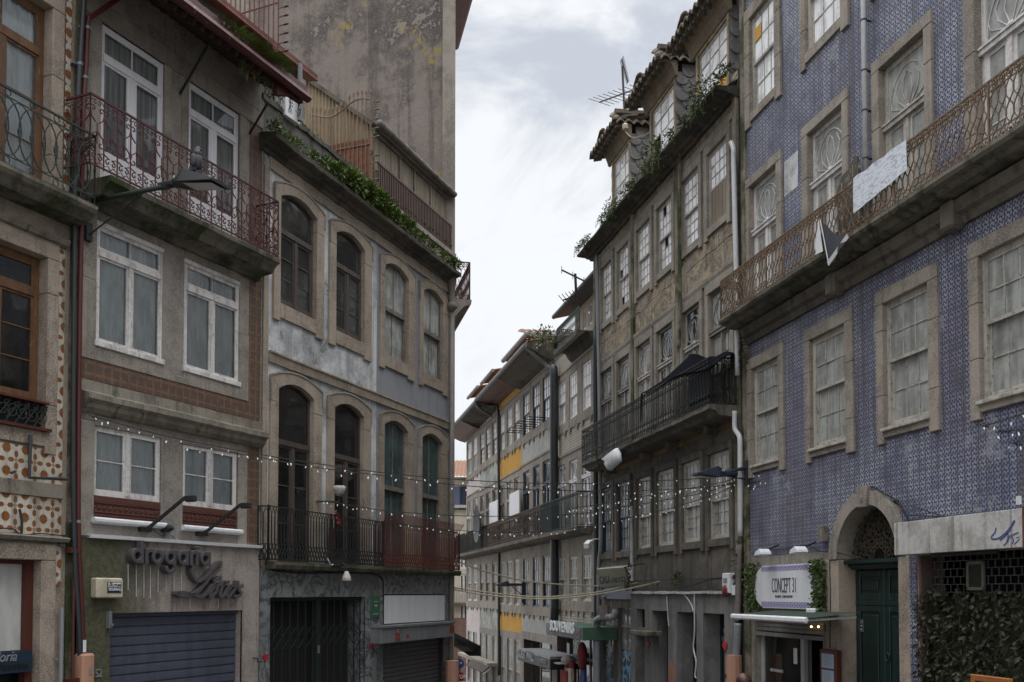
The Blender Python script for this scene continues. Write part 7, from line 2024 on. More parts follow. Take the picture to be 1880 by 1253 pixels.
g = MB(); c = pl_(1109, 1120, .55); g.tube([c + Vector((0, 0, -.25)), c + Vector((0, 0, .12))], .13, 8); g.tube([c + Vector((0, 0, .12)), c + Vector((0, 0, .34))], .06, 8); g.tube([c + Vector((-.12, 0, .36)), c + Vector((.12, 0, .36))], .03, 6)
part(el, 'valve', g, M['pipe_stone'])
g = MB()
for pts in (((1100, 1062), (1150, 1068), (1195, 1066), (1240, 1064), (1290, 1064), (1330, 1062), (1350, 1058), (1356, 1040)), ((1240, 1075), (1265, 1076), (1285, 1070), (1310, 1063), (1350, 1062)), ((1165, 1082), (1240, 1081), (1300, 1083), (1345, 1081)), ((1352, 1060), (1355, 1045), (1352, 1030), (1358, 1025))):
    g.tube(catmull([pl_(a, b, .13) for a, b in pts], 4), .024, 4)
single('black_cable', 'thick black cables sagging along the wall above the grey shop front', 'cable', FR2, tuple(pl_(1200, 1066, .1)), g, M['wire'])
g = MB(); g.tube(catmull([pl_(a, b, .14) for a, b in ((1275, 1086), (1275, 1120), (1275, 1160), (1273, 1190), (1278, 1215), (1276, 1240), (1278, 1245))], 4), .016, 4); g.tube(catmull([pl_(a, b, .14) for a, b in ((1255, 1090), (1268, 1108), (1273, 1122))], 3), .014, 4); g.tube(catmull([pl_(a, b, .14) for a, b in ((1224, 1095), (1226, 1130), (1228, 1150))], 3), .012, 4)
single('white_cable', 'white cable dangling in front of the middle wine shop door', 'cable', FR2, tuple(pl_(1275, 1100, .1)), g, M['pipe_white'])
q = pl_(1342, 1071, .1); g = MB(); g.box(q.x - .16, q.x + .16, -.22, -.08, q.z - .20, q.z + .20); mb_ = thing('meter_box', 'white meter box above the near end of the grey shop front', 'box', FR2, tuple(q))
part(mb_, 'box', g, M['white'], bevel=.015); part(mb_, 'screen', MB().box(q.x - .10, q.x + .08, -.226, -.221, q.z + .0, q.z + .1), M['pipe_grey'])
q = pl_(1337, 1085, .15); g = MB(); g.ball((q.x, -.2, q.z), .13, 10, 7, (1, .6, 1)); single('alarm_bell', 'round dull red alarm bell under the white meter box', 'bell', FR2, tuple(q), g, paint('bell_red', (.16, .03, .025), dirt=.4), smooth=True)
q = pl_(1350, 1084, .15); g = MB(); g.box(q.x - .07, q.x + .07, -.2, -.1, q.z - .10, q.z + .10); single('switch_box', 'small white switch box right of the red alarm bell', 'box', FR2, tuple(q), g, M['white'], bevel=.01)
g = MB(); q = pl_(1243, 1064, .15); bush(g, (q.x, -.15, q.z), .22, 120, .08, (1.3, .5, .7)); single('wall_weed', 'green weed growing from the cable ledge above the grey shop front', 'weed', FR2, tuple(q), g, M['ivy'])
g = MB(); q = pl_(1355, 1035, .15); bush(g, (q.x, -.12, q.z), .3, 150, .08, (.6, .5, 1.6)); single('wall_weed', 'dark trailing weed on the corner above the white meter box', 'weed', FR2, tuple(q), g, M['ivy'])
heart(FR2, 1198, 1183, .10, 'red paper heart on the grey pier by the small side door', y=-.11); heart(FR2, 1341, 1186, .12, 'red paper heart at the near edge of the grey shop front', y=-.11)
for px, py, r, lab in ((1163, 812, .14, 'middle of the three weeds on the dark iron balcony edge'), (1097, 845, .22, 'largest weed, at the far corner of the dark iron balcony'), (1200, 790, .12, 'nearest and smallest weed on the dark iron balcony edge')):
    g = MB(); q = pl_(px, py, o); bush(g, (q.x, -o, q.z), r, 80, .07); single('balcony_weed', lab, 'weed', FR2, tuple(q), g, M['ivy'], 'weeds on the dark iron balcony')
a, b = pl_(1362, 857, .15), pl_(1310, 855, 1.25)
lp = thing('street_lamp', 'dark blue street lamp reaching out from the white drainpipe of the stone house', 'street lamp', FR2, (a.x, 0, a.z), 'wall mounted street lamps')
k = MB(); k.tube([(a.x, 0, a.z), (a.x, -.6, b.z)], .035, 7); c = pl_(1356, 884, .1); part(lp, 'stay', MB().tube([(a.x, -.02, c.z), (a.x, -.45, b.z - .03)], .015, 5), M['iron_black'])
part(lp, 'arm', k, flat('lamp_blue', (.012, .018, .035), .5)); part(lp, 'wall_plate', MB().box(a.x - .06, a.x + .06, -.08, 0, c.z - .1, a.z + .12), M['pipe_dark'])
lamp_head(lp, a.x, -.5, -1.12, b.z, b.z + .0, flat('lamp_blue2', (.012, .018, .035), .45), .17)
def aerial(name, label, fac, base, top, booms, r=.02):
    t = thing(name, label, 'aerial', fac, base)
    part(t, 'mast', MB().tube([base, top], r, 5), M['iron_black'])
    for c, d, L_, n, el_, tilt in booms:
        k = MB(); c = Vector(c); d = Vector(d).normalized(); k.tube([c - d * L_ / 2, c + d * L_ / 2], r * .7, 4); e = Vector(tilt).normalized()
        for i in range(n): p = c - d * L_ / 2 + d * L_ * i / (n - 1); w_ = el_ * (1 - .3 * i / n); k.tube([p - e * w_, p + e * w_], r * .33, 3)
        part(t, 'boom', k, M['iron_black'])
    return t
yb_ = 1.0
b0 = pl_(1147, 218, -yb_); b1 = pl_(1142.5, 122, -yb_); m1 = pl_(1134, 176, -yb_); m2 = pl_(1147, 130, -yb_)
aerial('roof_aerial', 'tall television aerial on the lowest dormer roof against the sky', FR2, tuple(b0), tuple(b1), [(m1, pl_(1170, 163, -yb_) - pl_(1099, 189, -yb_), (pl_(1170, 163, -yb_) - pl_(1099, 189, -yb_)).length, 9, .38, (.25, .9, -.35)), (m2, pl_(1151, 150, -yb_) - pl_(1140, 108, -yb_), (pl_(1151, 150, -yb_) - pl_(1140, 108, -yb_)).length, 14, .17, (1, 0, .05))], .035)
q = pl_(1148, 234, .3); g = MB(); g.lathe([(.05, -.08), (.08, -.05), (.08, .05), (.04, .1)], tuple(q), 8); g.tube(catmull([q + Vector((0, 0, -.1)), q + Vector((.3, .1, -.4)), q + Vector((.9, .3, -.55)), q + Vector((1.4, .3, -.5))], 6), .012, 4)
single('aerial_box', 'small cream aerial junction box hanging from the lowest dormer eave', 'box', FR2, tuple(q), g, M['cable_cream'])
z, s = FR3.z, FR3.s
def p3(px, py, o_): q = FR3.p(px, py, o_); return Vector((q[0], -o_, q[1]))
def xs3(px, py=900): return s(px, py)
edges = dict(e=(857, 881), d=(881, 915), c=(915, 958), b=(958, 1018), a=(1018, 1095))
labels = dict(
    a='narrow house with a pale brick band, white windows and a green roof terrace railing',
    b='narrow grey plastered house with dark blue window frames and drying racks',
    c='narrow house with ochre yellow plaster bands and cream windows',
    d='narrow house with flaking pale green plaster and dark framed windows',
    e='narrow pinkish white house with wine red lower sashes at the end of the row')
rows = dict(   # px at which measured: top row, french row top, lower row, ground
    a=dict(T=((1026, 706.9), (1027.4, 784)), F=(1027.4, 857.4), L=((1026, 1025.8), (1027.4, 1103)), w=((1026, 1039.5), (1046.8, 1061.5), (1070, 1087)), n=3),
    b=dict(T=((998.7, 694.1), (1000, 776)), F=(961.5, 868.6), L=((962, 1026.6), (962, 1113)), w=((961.5, 973), (979.5, 992), (997.5, 1011)), n=3),
    c=dict(T=((946, 740.4), (946, 812)), F=(944.5, 879.8), L=((919, 1032.2), (919, 1110)), w=((919, 927.5), (932, 941), (945, 955)), n=3),
    d=dict(T=((906, 777), (906, 838)), F=(904.6, 900.5), L=((882, 1037), (882, 1104)), w=((882.5, 890), (893, 901), (905, 913)), n=3),
    e=dict(T=((860, 816), (860, 872.5)), F=(860, 922), L=((859, 1039.4), (859, 1103)), w=((859.3, 866.5), (869.5, 877)), n=2))
walls = dict(a='brick_white', b='wall_pale', c='ochre', d='wall_peel', e='wall_pink')
woods = dict(a='white_wood', b='blue_wood', c='cream_wood', d='grey_wood', e='white_wood')
o3 = .5
zbal = {k: 0 for k in 'abcde'}
zsl = z(994, 988, o3); zsl_e = z(842, 1016, o3)
houses = {}
for k in 'edcba':
    xa, xb = xs3(edges[k][0]), xs3(edges[k][1]); rw = rows[k]
    h = thing('row_house', labels[k], 'house', FR3, (xa, 0, 0), 'narrow houses in a row down the street'); houses[k] = h
    tz1, tz0 = z(*rw['T'][0]), z(*rw['T'][1]); fz1 = z(*rw['F']); lz1, lz0 = z(*rw['L'][0]), z(*rw['L'][1])
    fl = zsl + .12
    W_ = [(xs3(u, 900), xs3(v, 900)) for u, v in rw['w']]
    T = [(s(u, 750), s(v, 750)) for u, v in rw['w']]
    ztop = z((edges[k][0] + edges[k][1]) / 2, {'a': 655, 'b': 690, 'c': 725, 'd': 768, 'e': 800}[k])
    gz0 = lz0 - 1.75
    gtop = {'a': z(1050, 1160), 'b': z(985, 1178), 'c': z(935, 1172), 'd': z(897, 1166), 'e': z(868, 1160)}[k]
    G_ = [(p, q) for p, q in W_] if k in 'dec' else [(xa + .35, xb - .35)]
    holes = [(*w, tz0, tz1) for w in T] + [(*w, fl, fz1) for w in W_] + [(*w, lz0, lz1) for w in W_] + [(*w, -9 if k in 'ab' else gtop - 2.6, gtop) for w in G_]
    part(h, 'wall', MB().panel(xa, xb, -9, ztop + .4, holes), M[walls[k]])
    shell(h, xa, xb, -9, ztop + .4, 9, M['granite_grey'])
    g = MB()
    for (row, b_, t_, up, dn) in ((T, tz0, tz1, .22, .30), (W_, fl, fz1, .25, 0), (W_, lz0, lz1, .55, .32)):
        g2 = MB(); g2.panel(xa + .02, xb - .02, b_ - dn, t_ + up, [(*w, b_, t_) for w in row], y=-.03)
        reveals(g2, [(*w, b_, t_) for w in row], .14)
        for i_, v in enumerate(g2.v):
            if v[1] == 0: g2.v[i_] = (v[0], -.03, v[2])
        for w in row:
            if dn: g2.box(w[0] - .05, w[0] + .14, -.05, -.03, b_ - dn - .14, b_ - dn + .02); g2.box(w[1] - .14, w[1] + .05, -.05, -.03, b_ - dn - .14, b_ - dn + .02)
        g2.box(xa + .02, xb - .02, -.06, -.031, t_ + up, t_ + up + .07)
        g.add(g2.v, g2.f)
    part(h, 'stone_band', g, M['granite_grey'] if k in 'ab' else M['granite'])
    part(h, 'ground_wall', MB().panel(xa, xb, -9, gtop + .3, holes, y=-.01), M['wall_pink'] if k == 'e' else M['plaster_grey'])
    for i, w in enumerate(T):
        if k == 'e':
            f = window(h, *w, tz0, tz1, 'sash', M['white_wood'], M['pane_sky_white'], cols=2, rows=3, y=.0, curtain=M['curtain_grey'])
            part(f, 'lower_sash', MB().box(.06, w[1] - w[0] - .06, .05, .08, .05, .12).box(.06, .12, .05, .08, .05, (tz1 - tz0) * .5).box(w[1] - w[0] - .12, w[1] - w[0] - .06, .05, .08, .05, (tz1 - tz0) * .5), M['wine_wood'], loc=(0, 0, 0))
        else: window(h, *w, tz0, tz1, 'sash', M[woods[k]], M['pane_sky_white'], cols=3, rows=2 if k != 'd' else 3, y=.0, fr=.05)
    for i, w in enumerate(W_):
        window(h, *w, fl, fz1, 'fan', M['white_pvc'] if k == 'a' else M[woods[k]], M['pane'], cols=1, rows=3, y=.02, fr=.07, transom=.30, name='balcony_door', curtain=M['curtain_grey'] if k in 'ac' else None)
        f = window(h, *w, lz0, lz1, 'sash', M['cream_wood'] if k in 'ac' else M[woods[k]], M['pane_dirty'], cols=3, rows=2, y=.0, fr=.05)
        if k == 'e': part(f, 'lower_sash', MB().box(.06, w[1] - w[0] - .06, .05, .08, .05, .12).box(.06, .14, .05, .08, .05, (lz1 - lz0) * .5).box(w[1] - w[0] - .14, w[1] - w[0] - .06, .05, .08, .05, (lz1 - lz0) * .5), M['wine_wood'], loc=(0, 0, 0))
    if k in 'dec':
        for w in G_: window(h, *w, gtop - 2.6, gtop, 'sash', M['cream_wood'], M['pane_dirty'], cols=2, rows=2, y=.03)
    else:
        rv = MB(); reveals(rv, [(*w, -9, gtop) for w in G_], .5); part(h, 'reveal', rv, M['dark_wood'])
        g = MB(); w = G_[0]; n_ = 3
        for i in range(n_ + 1): x = w[0] + (w[1] - w[0]) * i / n_; g.box(x - .05, x + .05, .3, .36, -9, gtop)
        g.box(w[0], w[1], .3, .36, gtop - .9, gtop - .8); part(h, 'shop_front', g, M['grey_wood']); part(h, 'shop_glass', MB().box(w[0], w[1], .33, .335, -9, gtop), M['pane_dark'])
    if k != 'a':
        za_ = z(964.4, 633.5, .95) if k in 'bc' else z(875.9, 738.8, .95)
        za_ = z(920, 687, .95) if k in 'bc' else z(853, 763, .95)
        ev = MB(); ev.sweep([(0, ztop + .02), (-.3, ztop + .10), (-.95, za_ - .05), (-.95, za_ + .08), (-.3, za_ + .25), (0, za_ + .3)], xa - (.6 if k == 'e' else 0), xb, 6)
        rf = part(h, 'eave', ev, M['cornice'] if k in 'bd' else paint('eave_tile' + k, (.17, .095, .07), dirt=.6))
        gt = MB(); gt.tube([(xa - (.6 if k == 'e' else 0), -1.0, za_ + .02), (xb, -1.0, za_ + .02)], .09, 8)
        part(h, 'gutter', gt, M['zinc'])
        g = MB(); wave_roof(g, xa - (.5 if k == 'e' else 0), xb, -.95, za_ + .10, 3.5, za_ + .9, rows=8)
        part(h, 'roof', g, M['roof_tile'])
    else:
        ev = MB(); zc = z(1050, 624, .55)
        ev.sweep([(0, ztop - .1), (-.12, ztop), (-.2, ztop + .15), (-.3, ztop + .2), (-.55, zc - .1), (-.6, zc), (-.6, zc + .12), (0, zc + .12)], s(1019, 655, .55), xb, 8, .01)
        part(h, 'cornice', ev, M['cornice'])
        g = MB(); xr_ = s(1020, 655, .55); railing(g, [(xr_, 0), (xr_, -.5), (xb - .02, -.5)], zc + .12, .72, d_lattice)
        part(h, 'terrace_railing', g, iron('iron_teal', (.03, .06, .05), .15))
        xq = s(1056, 580, -1.0); zw = z(1060, 570, -1.0); m = MB(); m.panel(xq, xb, zc + .1, zw, [(xq + .3 + .7 * i, xq + .7 + .7 * i, zw - .95, zw - .2) for i in range(3)], y=1.0); m.quad((xq, 1.0, zc), (xq, 6, zc), (xq, 6, zw), (xq, 1.0, zw))
        m.quad((xa, 0, zc + .11), (xb, 0, zc + .11), (xb, 6, zc + .11), (xa, 6, zc + .11))
        part(h, 'attic_wall', m, M['wall_cream'])
        for i in range(3): window(h, xq + .3 + .7 * i, xq + .7 + .7 * i, zw - .95, zw - .2, 'single', M['white_wood'], M['pane'], cols=2, rows=2, y=1.02)
        m = MB(); m.sweep([(.45, zw - .06), (.42, zw + .06), (5, zw + 1.3), (5, zw + 1.1)], xq - .7, xb, 4); m.tube([(xq - .75, .4, zw), (xb, .4, zw)], .08, 6)
        part(h, 'roof', m, flat('slate_roof', (.05, .055, .065), .6))
        zroof = zc + 3.2
xb_, xa_ = xs3(1020), xs3(925)
h = houses['b']
zt = z(966, 614, .1); xg0, xg1 = xs3(928, 640), s(967, 614, .1)
part(h, 'upper_gutter', MB().tube([(xg0, -.1, zt), (xg1, -.1, zt), (xg1, 3.6, zt)], .10, 8), M['zinc'])
g = MB(); wv = MB(); wave_roof(wv, -.1, 4.0, 0, 0, -1.6, .5, rows=6, per=.26, amp=.05)
g.add([(xg1 + v[1] + .05, v[0], zt + .05 + v[2]) for v in wv.v], wv.f)
wave_roof(g, xg0, xg1 - .2, -.05, zt + .02, 1.6, zt + .12, rows=5, per=.26, amp=.05)
part(h, 'upper_roof', g, M['roof_tile'])
g = MB(); g.panel(xg0, xg1 - .25, zt - 2.0, zt - .02, y=.25); g.quad((xg1 - .25, .25, zt - 2), (xg1 - .25, 3.6, zt - 2), (xg1 - .25, 3.6, zt), (xg1 - .25, .25, zt)); part(h, 'upper_wall', g, M['wall_cream'])
for k, px, py, tilt in (('d', 905, 683, 0), ('e', 878, 712, 0)):
    q = p3(px, py, -.2); g = MB(); wave_roof(g, q.x - 1.6, q.x + 1.2, .0, q.z - .2, 2.4, q.z + .35, rows=5, per=.26, amp=.05)
    part(houses[k], 'dormer_roof', g, M['roof_tile'])
    g = MB(); g.panel(q.x - 1.3, q.x + 1.0, q.z - 1.4, q.z - .18, y=.3); part(houses[k], 'dormer', g, M['wall_cream'])
    g = MB(); g.tube([(q.x - 1.7, -.05, q.z - .22), (q.x + 1.25, -.05, q.z - .22)], .08, 7); part(houses[k], 'dormer_gutter', g, M['zinc'])
g = MB(); q = p3(1000, 626, .4); bush(g, (q.x - .3, -.4, q.z), .75, 420, .12, (1.5, .7, .7)); single('roof_weed', 'bushy weeds growing at the corner of the orange tiled roof', 'weed', FR3, tuple(q), g, M['weed'])
q = p3(1056, 655, 0); g = MB()
for k, m_, des in (('e', 'iron_black', d_plain), ('d', 'iron_black', d_plain), ('c', 'rust', d_lattice), ('b', 'rust', d_lattice), ('a', 'iron_teal2', d_plain)):
    xa, xb = xs3(edges[k][0], 980) - (.6 if k == 'e' else 0), xs3(edges[k][1], 980)
    if k == 'a': xa += .0; xb -= .25
    zz = zsl + .12
    g = MB(); g.sweep([(0, zz - .25), (-o3 + .1, zz - .2), (-o3 - .04, zz - .12), (-o3 - .04, zz), (0, zz)], xa, xb, 6, .008)
    bl_ = part(houses[k], 'balcony', g, M['granite_dark'])
    if 'iron_teal2' not in M: M['iron_teal2'] = iron('iron_teal2', (.012, .026, .03), .1)
    mm = M['iron_black'] if k in 'eda' else iron('iron_brown', (.06, .042, .035), .4)
    if k == 'a': mm = M['iron_teal2']
    path = [(xa, -o3), (xb, -o3)]
    if k == 'a': path.append((xb, 0))
    part(bl_, 'railing', railing(MB(), path, zz, 1.0, des), mm)
    if k == 'a': part(bl_, 'railing_sheet', MB().box(xa + .05, xa + 1.5, -o3 + .02, -o3 + .03, zz + .05, zz + .85), flat('teal_sheet', (.010, .030, .032), .6))
for lab, px, py in (('lowest', 962, 794), ('second lowest', 975, 786), ('second highest', 985, 778), ('highest', 1000, 770)):
    q = p3(px, py, .08); g = MB()
    for dx in (-.25, .25): g.bar((q.x + dx, 0, q.z), (q.x + dx, -.75, q.z + .02), .025)
    for yy in (-.25, -.5, -.74): g.bar((q.x - .3, yy, q.z + .02), (q.x + .3, yy, q.z + .02), .02)
    single('drying_rack', lab + ' of the black drying racks sticking out under the grey house windows', 'drying rack', FR3, tuple(q), g, M['iron_black'], 'drying racks on the grey house')
pipe_thing('drainpipe', 'thick black drainpipe between the grey and the brick banded houses', FR3, [(1015, 676), (1017, 690), (1017, 800), (1017, 930), (1018, 1000), (1018, 1140)], .14, M['pipe_dark'], .2)
def pipe3(label, pts, r, m):
    P = [p3(*p) for p in pts]; single('drainpipe', label, 'drainpipe', FR3, tuple(P[-1]), MB().tube(catmull(P, 4), r, 7), m, smooth=True)
pipe3('pale diagonal drainpipe slanting from the gutter corner down to the thick black pipe', [(965, 634, .95), (969, 640, .9), (985, 655, .6), (1000, 668, .3), (1010, 677, .15)], .075, M['zinc'])
pipe3('pale diagonal drainpipe under the far eave', [(873, 742, .95), (880, 750, .8), (890, 757, .5), (902, 764, .15)], .07, M['zinc'])
pipe3('thin black drainpipe dropping from the far eave between the ochre house and its neighbour', [(876, 740, .95), (879, 745, .8), (905, 746, .3), (914, 750, .12), (915, 800, .1), (916, 950, .1), (916, 1150, .1), (916, 1240, .1)], .06, M['pipe_dark'])
pipe3('black drainpipe at the near end of the brick banded house', [(1093, 600, .1), (1093, 800, .1), (1094, 1000, .1), (1094, 1150, .1)], .07, M['pipe_dark'])
def slab3(name, label, cat, pa, pb, o_, m):
    a, b = p3(*pa, o_), p3(*pb, o_)
    return single(name, label, cat, FR3, (a.x, -o_, b.z), MB().box(a.x, b.x, -o_ - .02, -o_ + .02, b.z, a.z), m)
slab3('white_board', 'white board standing on the balcony of the ochre house', 'board', (936, 908), (954, 950), .3, M['white'])
slab3('white_board', 'white board standing on the balcony of the flaking house by the thin black pipe', 'board', (899, 925), (914, 960), .3, M['white'])
q = p3(875, 962, .75); g = MB(); R_ = .85; N = 18
vs = [(q.x, q.y + .18, q.z)]
for r_ in (.5, 1.0):
    for i in range(N): a = 2 * pi * i / N; vs.append((q.x + R_ * r_ * cos(a), q.y + .18 - .2 * r_ * r_, q.z + R_ * r_ * sin(a)))
g.add(vs, [(0, 1 + i, 1 + (i + 1) % N) for i in range(N)] + [(1 + i, 1 + N + i, 1 + N + (i + 1) % N, 1 + (i + 1) % N) for i in range(N)])
g.tube([(q.x, q.y + .18, q.z), (q.x + .2, -.1, q.z - .4)], .04, 5)
single('satellite_dish', 'dark satellite dish on the balcony of the far pinkish house', 'satellite dish', FR3, tuple(q), g, flat('dish', (.07, .072, .07), .6), smooth=True)
a, b = p3(958.5, 1074, .05), p3(917, 1074, 1.7)
lp = thing('street_lamp', 'small dark street lamp halfway down the row, in front of the ochre house', 'street lamp', FR3, (a.x, 0, a.z), 'wall mounted street lamps')
k = MB(); k.tube([(a.x, 0, a.z), (a.x, -.6, a.z)], .045, 6); part(lp, 'stay', MB().tube([(a.x, 0, a.z - .45), (a.x, -.5, a.z - .02)], .02, 4), M['iron_black']); part(lp, 'arm', k, M['iron_black']); part(lp, 'wall_plate', MB().box(a.x - .08, a.x + .08, -.08, 0, a.z - .7, a.z + .1), M['pipe_dark'])
lamp_head(lp, a.x, -.5, -1.1, a.z, a.z, M['iron_black'], .17)
q = p3(1079, 1001, 1.0); g = MB(); g.tube(catmull([p3(1100, 990, .1), p3(1090, 991, .5), p3(1083, 997, .9)], 5), .025, 5); g.bar(p3(1083, 996, .9), p3(1076, 1003, 1.15), .13)
single('camera', 'white security camera on a bent bracket under the balcony corner', 'camera', FR3, tuple(q), g, M['white'])
def shop_box(name, label, xa, xb, za, zb, o_, m, m_side=None):
    t = thing(name, label, 'sign', FR3, (xa, 0, za)); part(t, 'box', MB().box(xa, xb, -o_, -.02, za, zb), m, bevel=.01); return t
xa, xb = s(1003, 1155, 1.0), s(1070, 1165, 1.0); za, zb = z(1003, 1165, 1.0), z(1003, 1144, 1.0)
t = shop_box('kiosk_sign', 'grey and green box sign over the souvenir shop', xa, xb, za, zb, 1.0, flat('kiosk_green', (.05, .105, .07), .6))
part(t, 'front', MB().box(xa + .02, xb - .25, -1.02, -1.001, za + .03, zb - .03), weath('kiosk_front', (.20, .20, .22), (.12, .12, .13)))
g = MB(); text_mb(g, 'SOUVENIRS', xa + (xb - xa) * .48, za + .16, .42, -1.045, -1.022, 1.25, align='CENTER', bold=.012); part(t, 'lettering', g, M['white'])
g = MB(); g.ribbon([(p.x, p.z) for p in catmull([(xb - .55, 0, za + .12), (xb - .42, 0, zb - .12), (xb - .32, 0, za + .14)], 5)], .03, -1.03, -1.021); part(t, 'emblem', g, flat('emblem', (.3, .12, .12)))
xa, xb = s(950, 1195, 1.0), s(1010, 1208, 1.0); za, zb = z(980, 1221, 1.0), z(980, 1203, 1.0)
t = shop_box('shop_awning_sign', 'black boxed awning sign with white lettering on the grey house', xa, xb, za, zb, 1.0, flat('sign_black', (.014, .014, .017), .5))
part(t, 'top', MB().box(xa, xb, -1.0, -.02, zb + .001, zb + .08), M['pipe_grey'])
g = MB(); text_mb(g, 'GUEST WALL', xa + .15, za + .12, .40, -1.02, -1.001, 1.0, bold=.015); text_mb(g, 'Alojamento', xa + (xb - xa) * .66, za + .14, .3, -1.02, -1.001, .8, slant=.2); part(t, 'lettering', g, M['pipe_grey'])
A_, B_, C_, D_ = p3(854, 1222, 1.3), p3(886, 1236, 1.3), p3(903, 1222, .1), p3(874, 1208, .1)
t = thing('awning', 'brown striped awning over the pavement of the flaking house', 'awning', FR3, tuple(D_))
part(t, 'canvas', slab([A_, B_, C_, D_], .04), boards('awning_brown', (.075, .058, .048), .5, .9)); part(t, 'arm', MB().bar(B_ + Vector((0, .02, -.05)), p3(904, 1226, .1), .05), M['pipe_white'])
part(houses['d'], 'shop_canopy', MB().box(xs3(858, 1215), xs3(915, 1215), -.5, -.01, z(885, 1213), z(885, 1207)), M['granite'])
def souv(name, label, cat, px, py, o_, mb, m): single(name, label, cat, FR3, tuple(p3(px, py, o_)), mb, m)
q = p3(1069, 1205, .6); g = MB(); g.ball(q, .36, 12, 8, (1, .35, 1.15)); souv('red_bag', 'round dark red bag hanging in the souvenir shop doorway', 'bag', 1069, 1205, .6, g, cloth('bag_red', (.16, .012, .015)))
q = p3(1046, 1225, .6); g = MB(); g.ball(q, .33, 10, 6, (1.3, .4, .7)); g.box(q.x - .35, q.x + .35, q.y - .2, q.y + .1, q.z - .5, q.z - .1); souv('red_scarf', 'bundle of red printed scarves under the white cap', 'scarf', 1046, 1225, .6, g, cloth('scarf_red', (.22, .02, .02)))
q = p3(1042, 1213, .65); g = MB(); g.ball(q, .24, 10, 6, (1.2, .8, .7)); g.box(q.x - .3, q.x + .28, q.y - .35, q.y - .1, q.z - .1, q.z - .07); souv('cap', 'pale patterned cap above the red scarves', 'cap', 1042, 1213, .65, g, cloth('cap_pale', (.32, .29, .28)))
q = p3(1071, 1232, .55); g = MB(); g.prism([(q.x - .28, q.z - 2), (q.x + .28, q.z - 2), (q.x + .2, q.z + .2), (q.x - .2, q.z + .2)], q.y - .04, q.y + .04); souv('blue_scarf', 'blue scarf hanging below the round red bag', 'scarf', 1071, 1232, .55, g, cloth('scarf_blue', (.035, .05, .18)))
q = p3(1045, 1245, .7); g = MB(); g.box(q.x - .35, q.x + .35, q.y - .05, q.y + .05, q.z - 1.2, q.z + .28); souv('white_tote', 'cream printed tote bag at the bottom of the souvenir display', 'tote bag', 1045, 1245, .7, g, cloth('tote', (.42, .38, .30)))
q = p3(1057, 1188, .3); g = MB(); g.box(q.x - .3, q.x + .45, q.y, q.y + .02, q.z - .5, q.z + .45); souv('poster', 'black and white printed poster in the souvenir doorway', 'poster', 1057, 1188, .3, g, mat('poster', lambda gg: dict(col=gg.mix(gg.noise((5, 5, 5), 3).gt(.52), (.02, .02, .02), (.32, .32, .32)))))
q = p3(1043, 1193, .3); g = MB(); g.box(q.x - .15, q.x + .15, q.y, q.y + .02, q.z - .45, q.z + .2); souv('price_card', 'narrow pale card hanging left of the poster', 'card', 1043, 1193, .3, g, M['pipe_grey'])
A_, B_ = at(834, 1163, 26.0), at(882, 1190, 31.0)
n_ = Vector((.9, .1, 0))
g = MB()
aw = [at(834, 1162, 26), at(882, 1186, 31), at(882, 1205, 31), at(870, 1197, 31), at(834, 1172, 26)]
g.add(aw + [p + Vector((-.35, .05, 0)) for p in aw], [(0, 1, 2, 3, 4), (9, 8, 7, 6, 5)] + [(i, (i + 1) % 5, (i + 1) % 5 + 5, i + 5) for i in range(5)])
g.tube([at(834, 1185, 26), at(870, 1189, 31)], .03, 5); g.tube([at(834, 1178, 26), at(858, 1190, 30)], .03, 5)
single('black_awning', 'black folding awning with arms jutting past the corner of the arched house', 'awning', WF, tuple(aw[0]), g, flat('awn_black', (.010, .010, .012), .6))
Ys = 27.0
c1, c2 = at(843.5, 1219, Ys), at(845, 1243, Ys); r1, r2 = 8.6 / 1800 * Ys, 9.0 / 1800 * Ys
gz = ground_z(Ys)
t = thing('road_sign', 'sign post with a round blue arrow sign over a red STOP sign', 'road sign', WF, (c1.x, Ys, gz))
part(t, 'post', MB().tube([(c1.x, Ys + .06, gz), (c1.x, Ys + .06, c1.z + .2)], .035, 8), M['pipe_grey'])
def disc(c, r, n, y0, y1): return MB().prism([(c.x + r * sin(2 * pi * (k + .5) / n), c.z + r * cos(2 * pi * (k + .5) / n)) for k in range(n)], y0, y1)
part(t, 'blue_disc', disc(c1, r1, 28, Ys, Ys + .02), flat('sign_blue2', (.012, .06, .26), .4))
g = MB(); a_ = r1
for P_, Q_ in (((-.45, -.35), (-.45, .15)), ((-.45, .15), (.3, .15))): g.bar((c1.x + P_[0] * a_, Ys - .006, c1.z + P_[1] * a_), (c1.x + Q_[0] * a_, Ys - .006, c1.z + Q_[1] * a_), .045, .008)
g.prism([(c1.x + .2 * a_, c1.z + .5 * a_), (c1.x + .65 * a_, c1.z + .15 * a_), (c1.x + .2 * a_, c1.z - .2 * a_)], Ys - .01, Ys - .002); part(t, 'arrow', g, M['white'])
part(t, 'stop_plate', disc(c2, r2, 8, Ys - .0, Ys + .02), flat('sign_red', (.30, .012, .016), .4))
g = MB(); text_mb(g, 'STOP', c2.x, c2.z - .05, .155, Ys - .01, Ys - .002, .82, align='CENTER', bold=.004); g.box(c2.x - .03, c2.x + .03, Ys - .01, Ys - .002, c2.z - .17, c2.z - .12); part(t, 'lettering', g, M['white'])
WFk = Fac(*((lambda p: (p.x, p.y))(at(824, 1089, 66.0))), 40.0, 'L')
hf = thing('far_house', 'cream house with blue shutters and an orange roof closing the street', 'house', WFk, (0, 0, 0))
def fz(py): return 5 + (1089 - py) / 1800 * 66
g = MB(); fx1 = 3.0
fh = []
for py1, py0 in ((893, 936), (1008, 1045), (1055, 1090), (1110, 1150), (1180, 1235)): fh.append((.72, 1.28, fz(py0), fz(py1)))
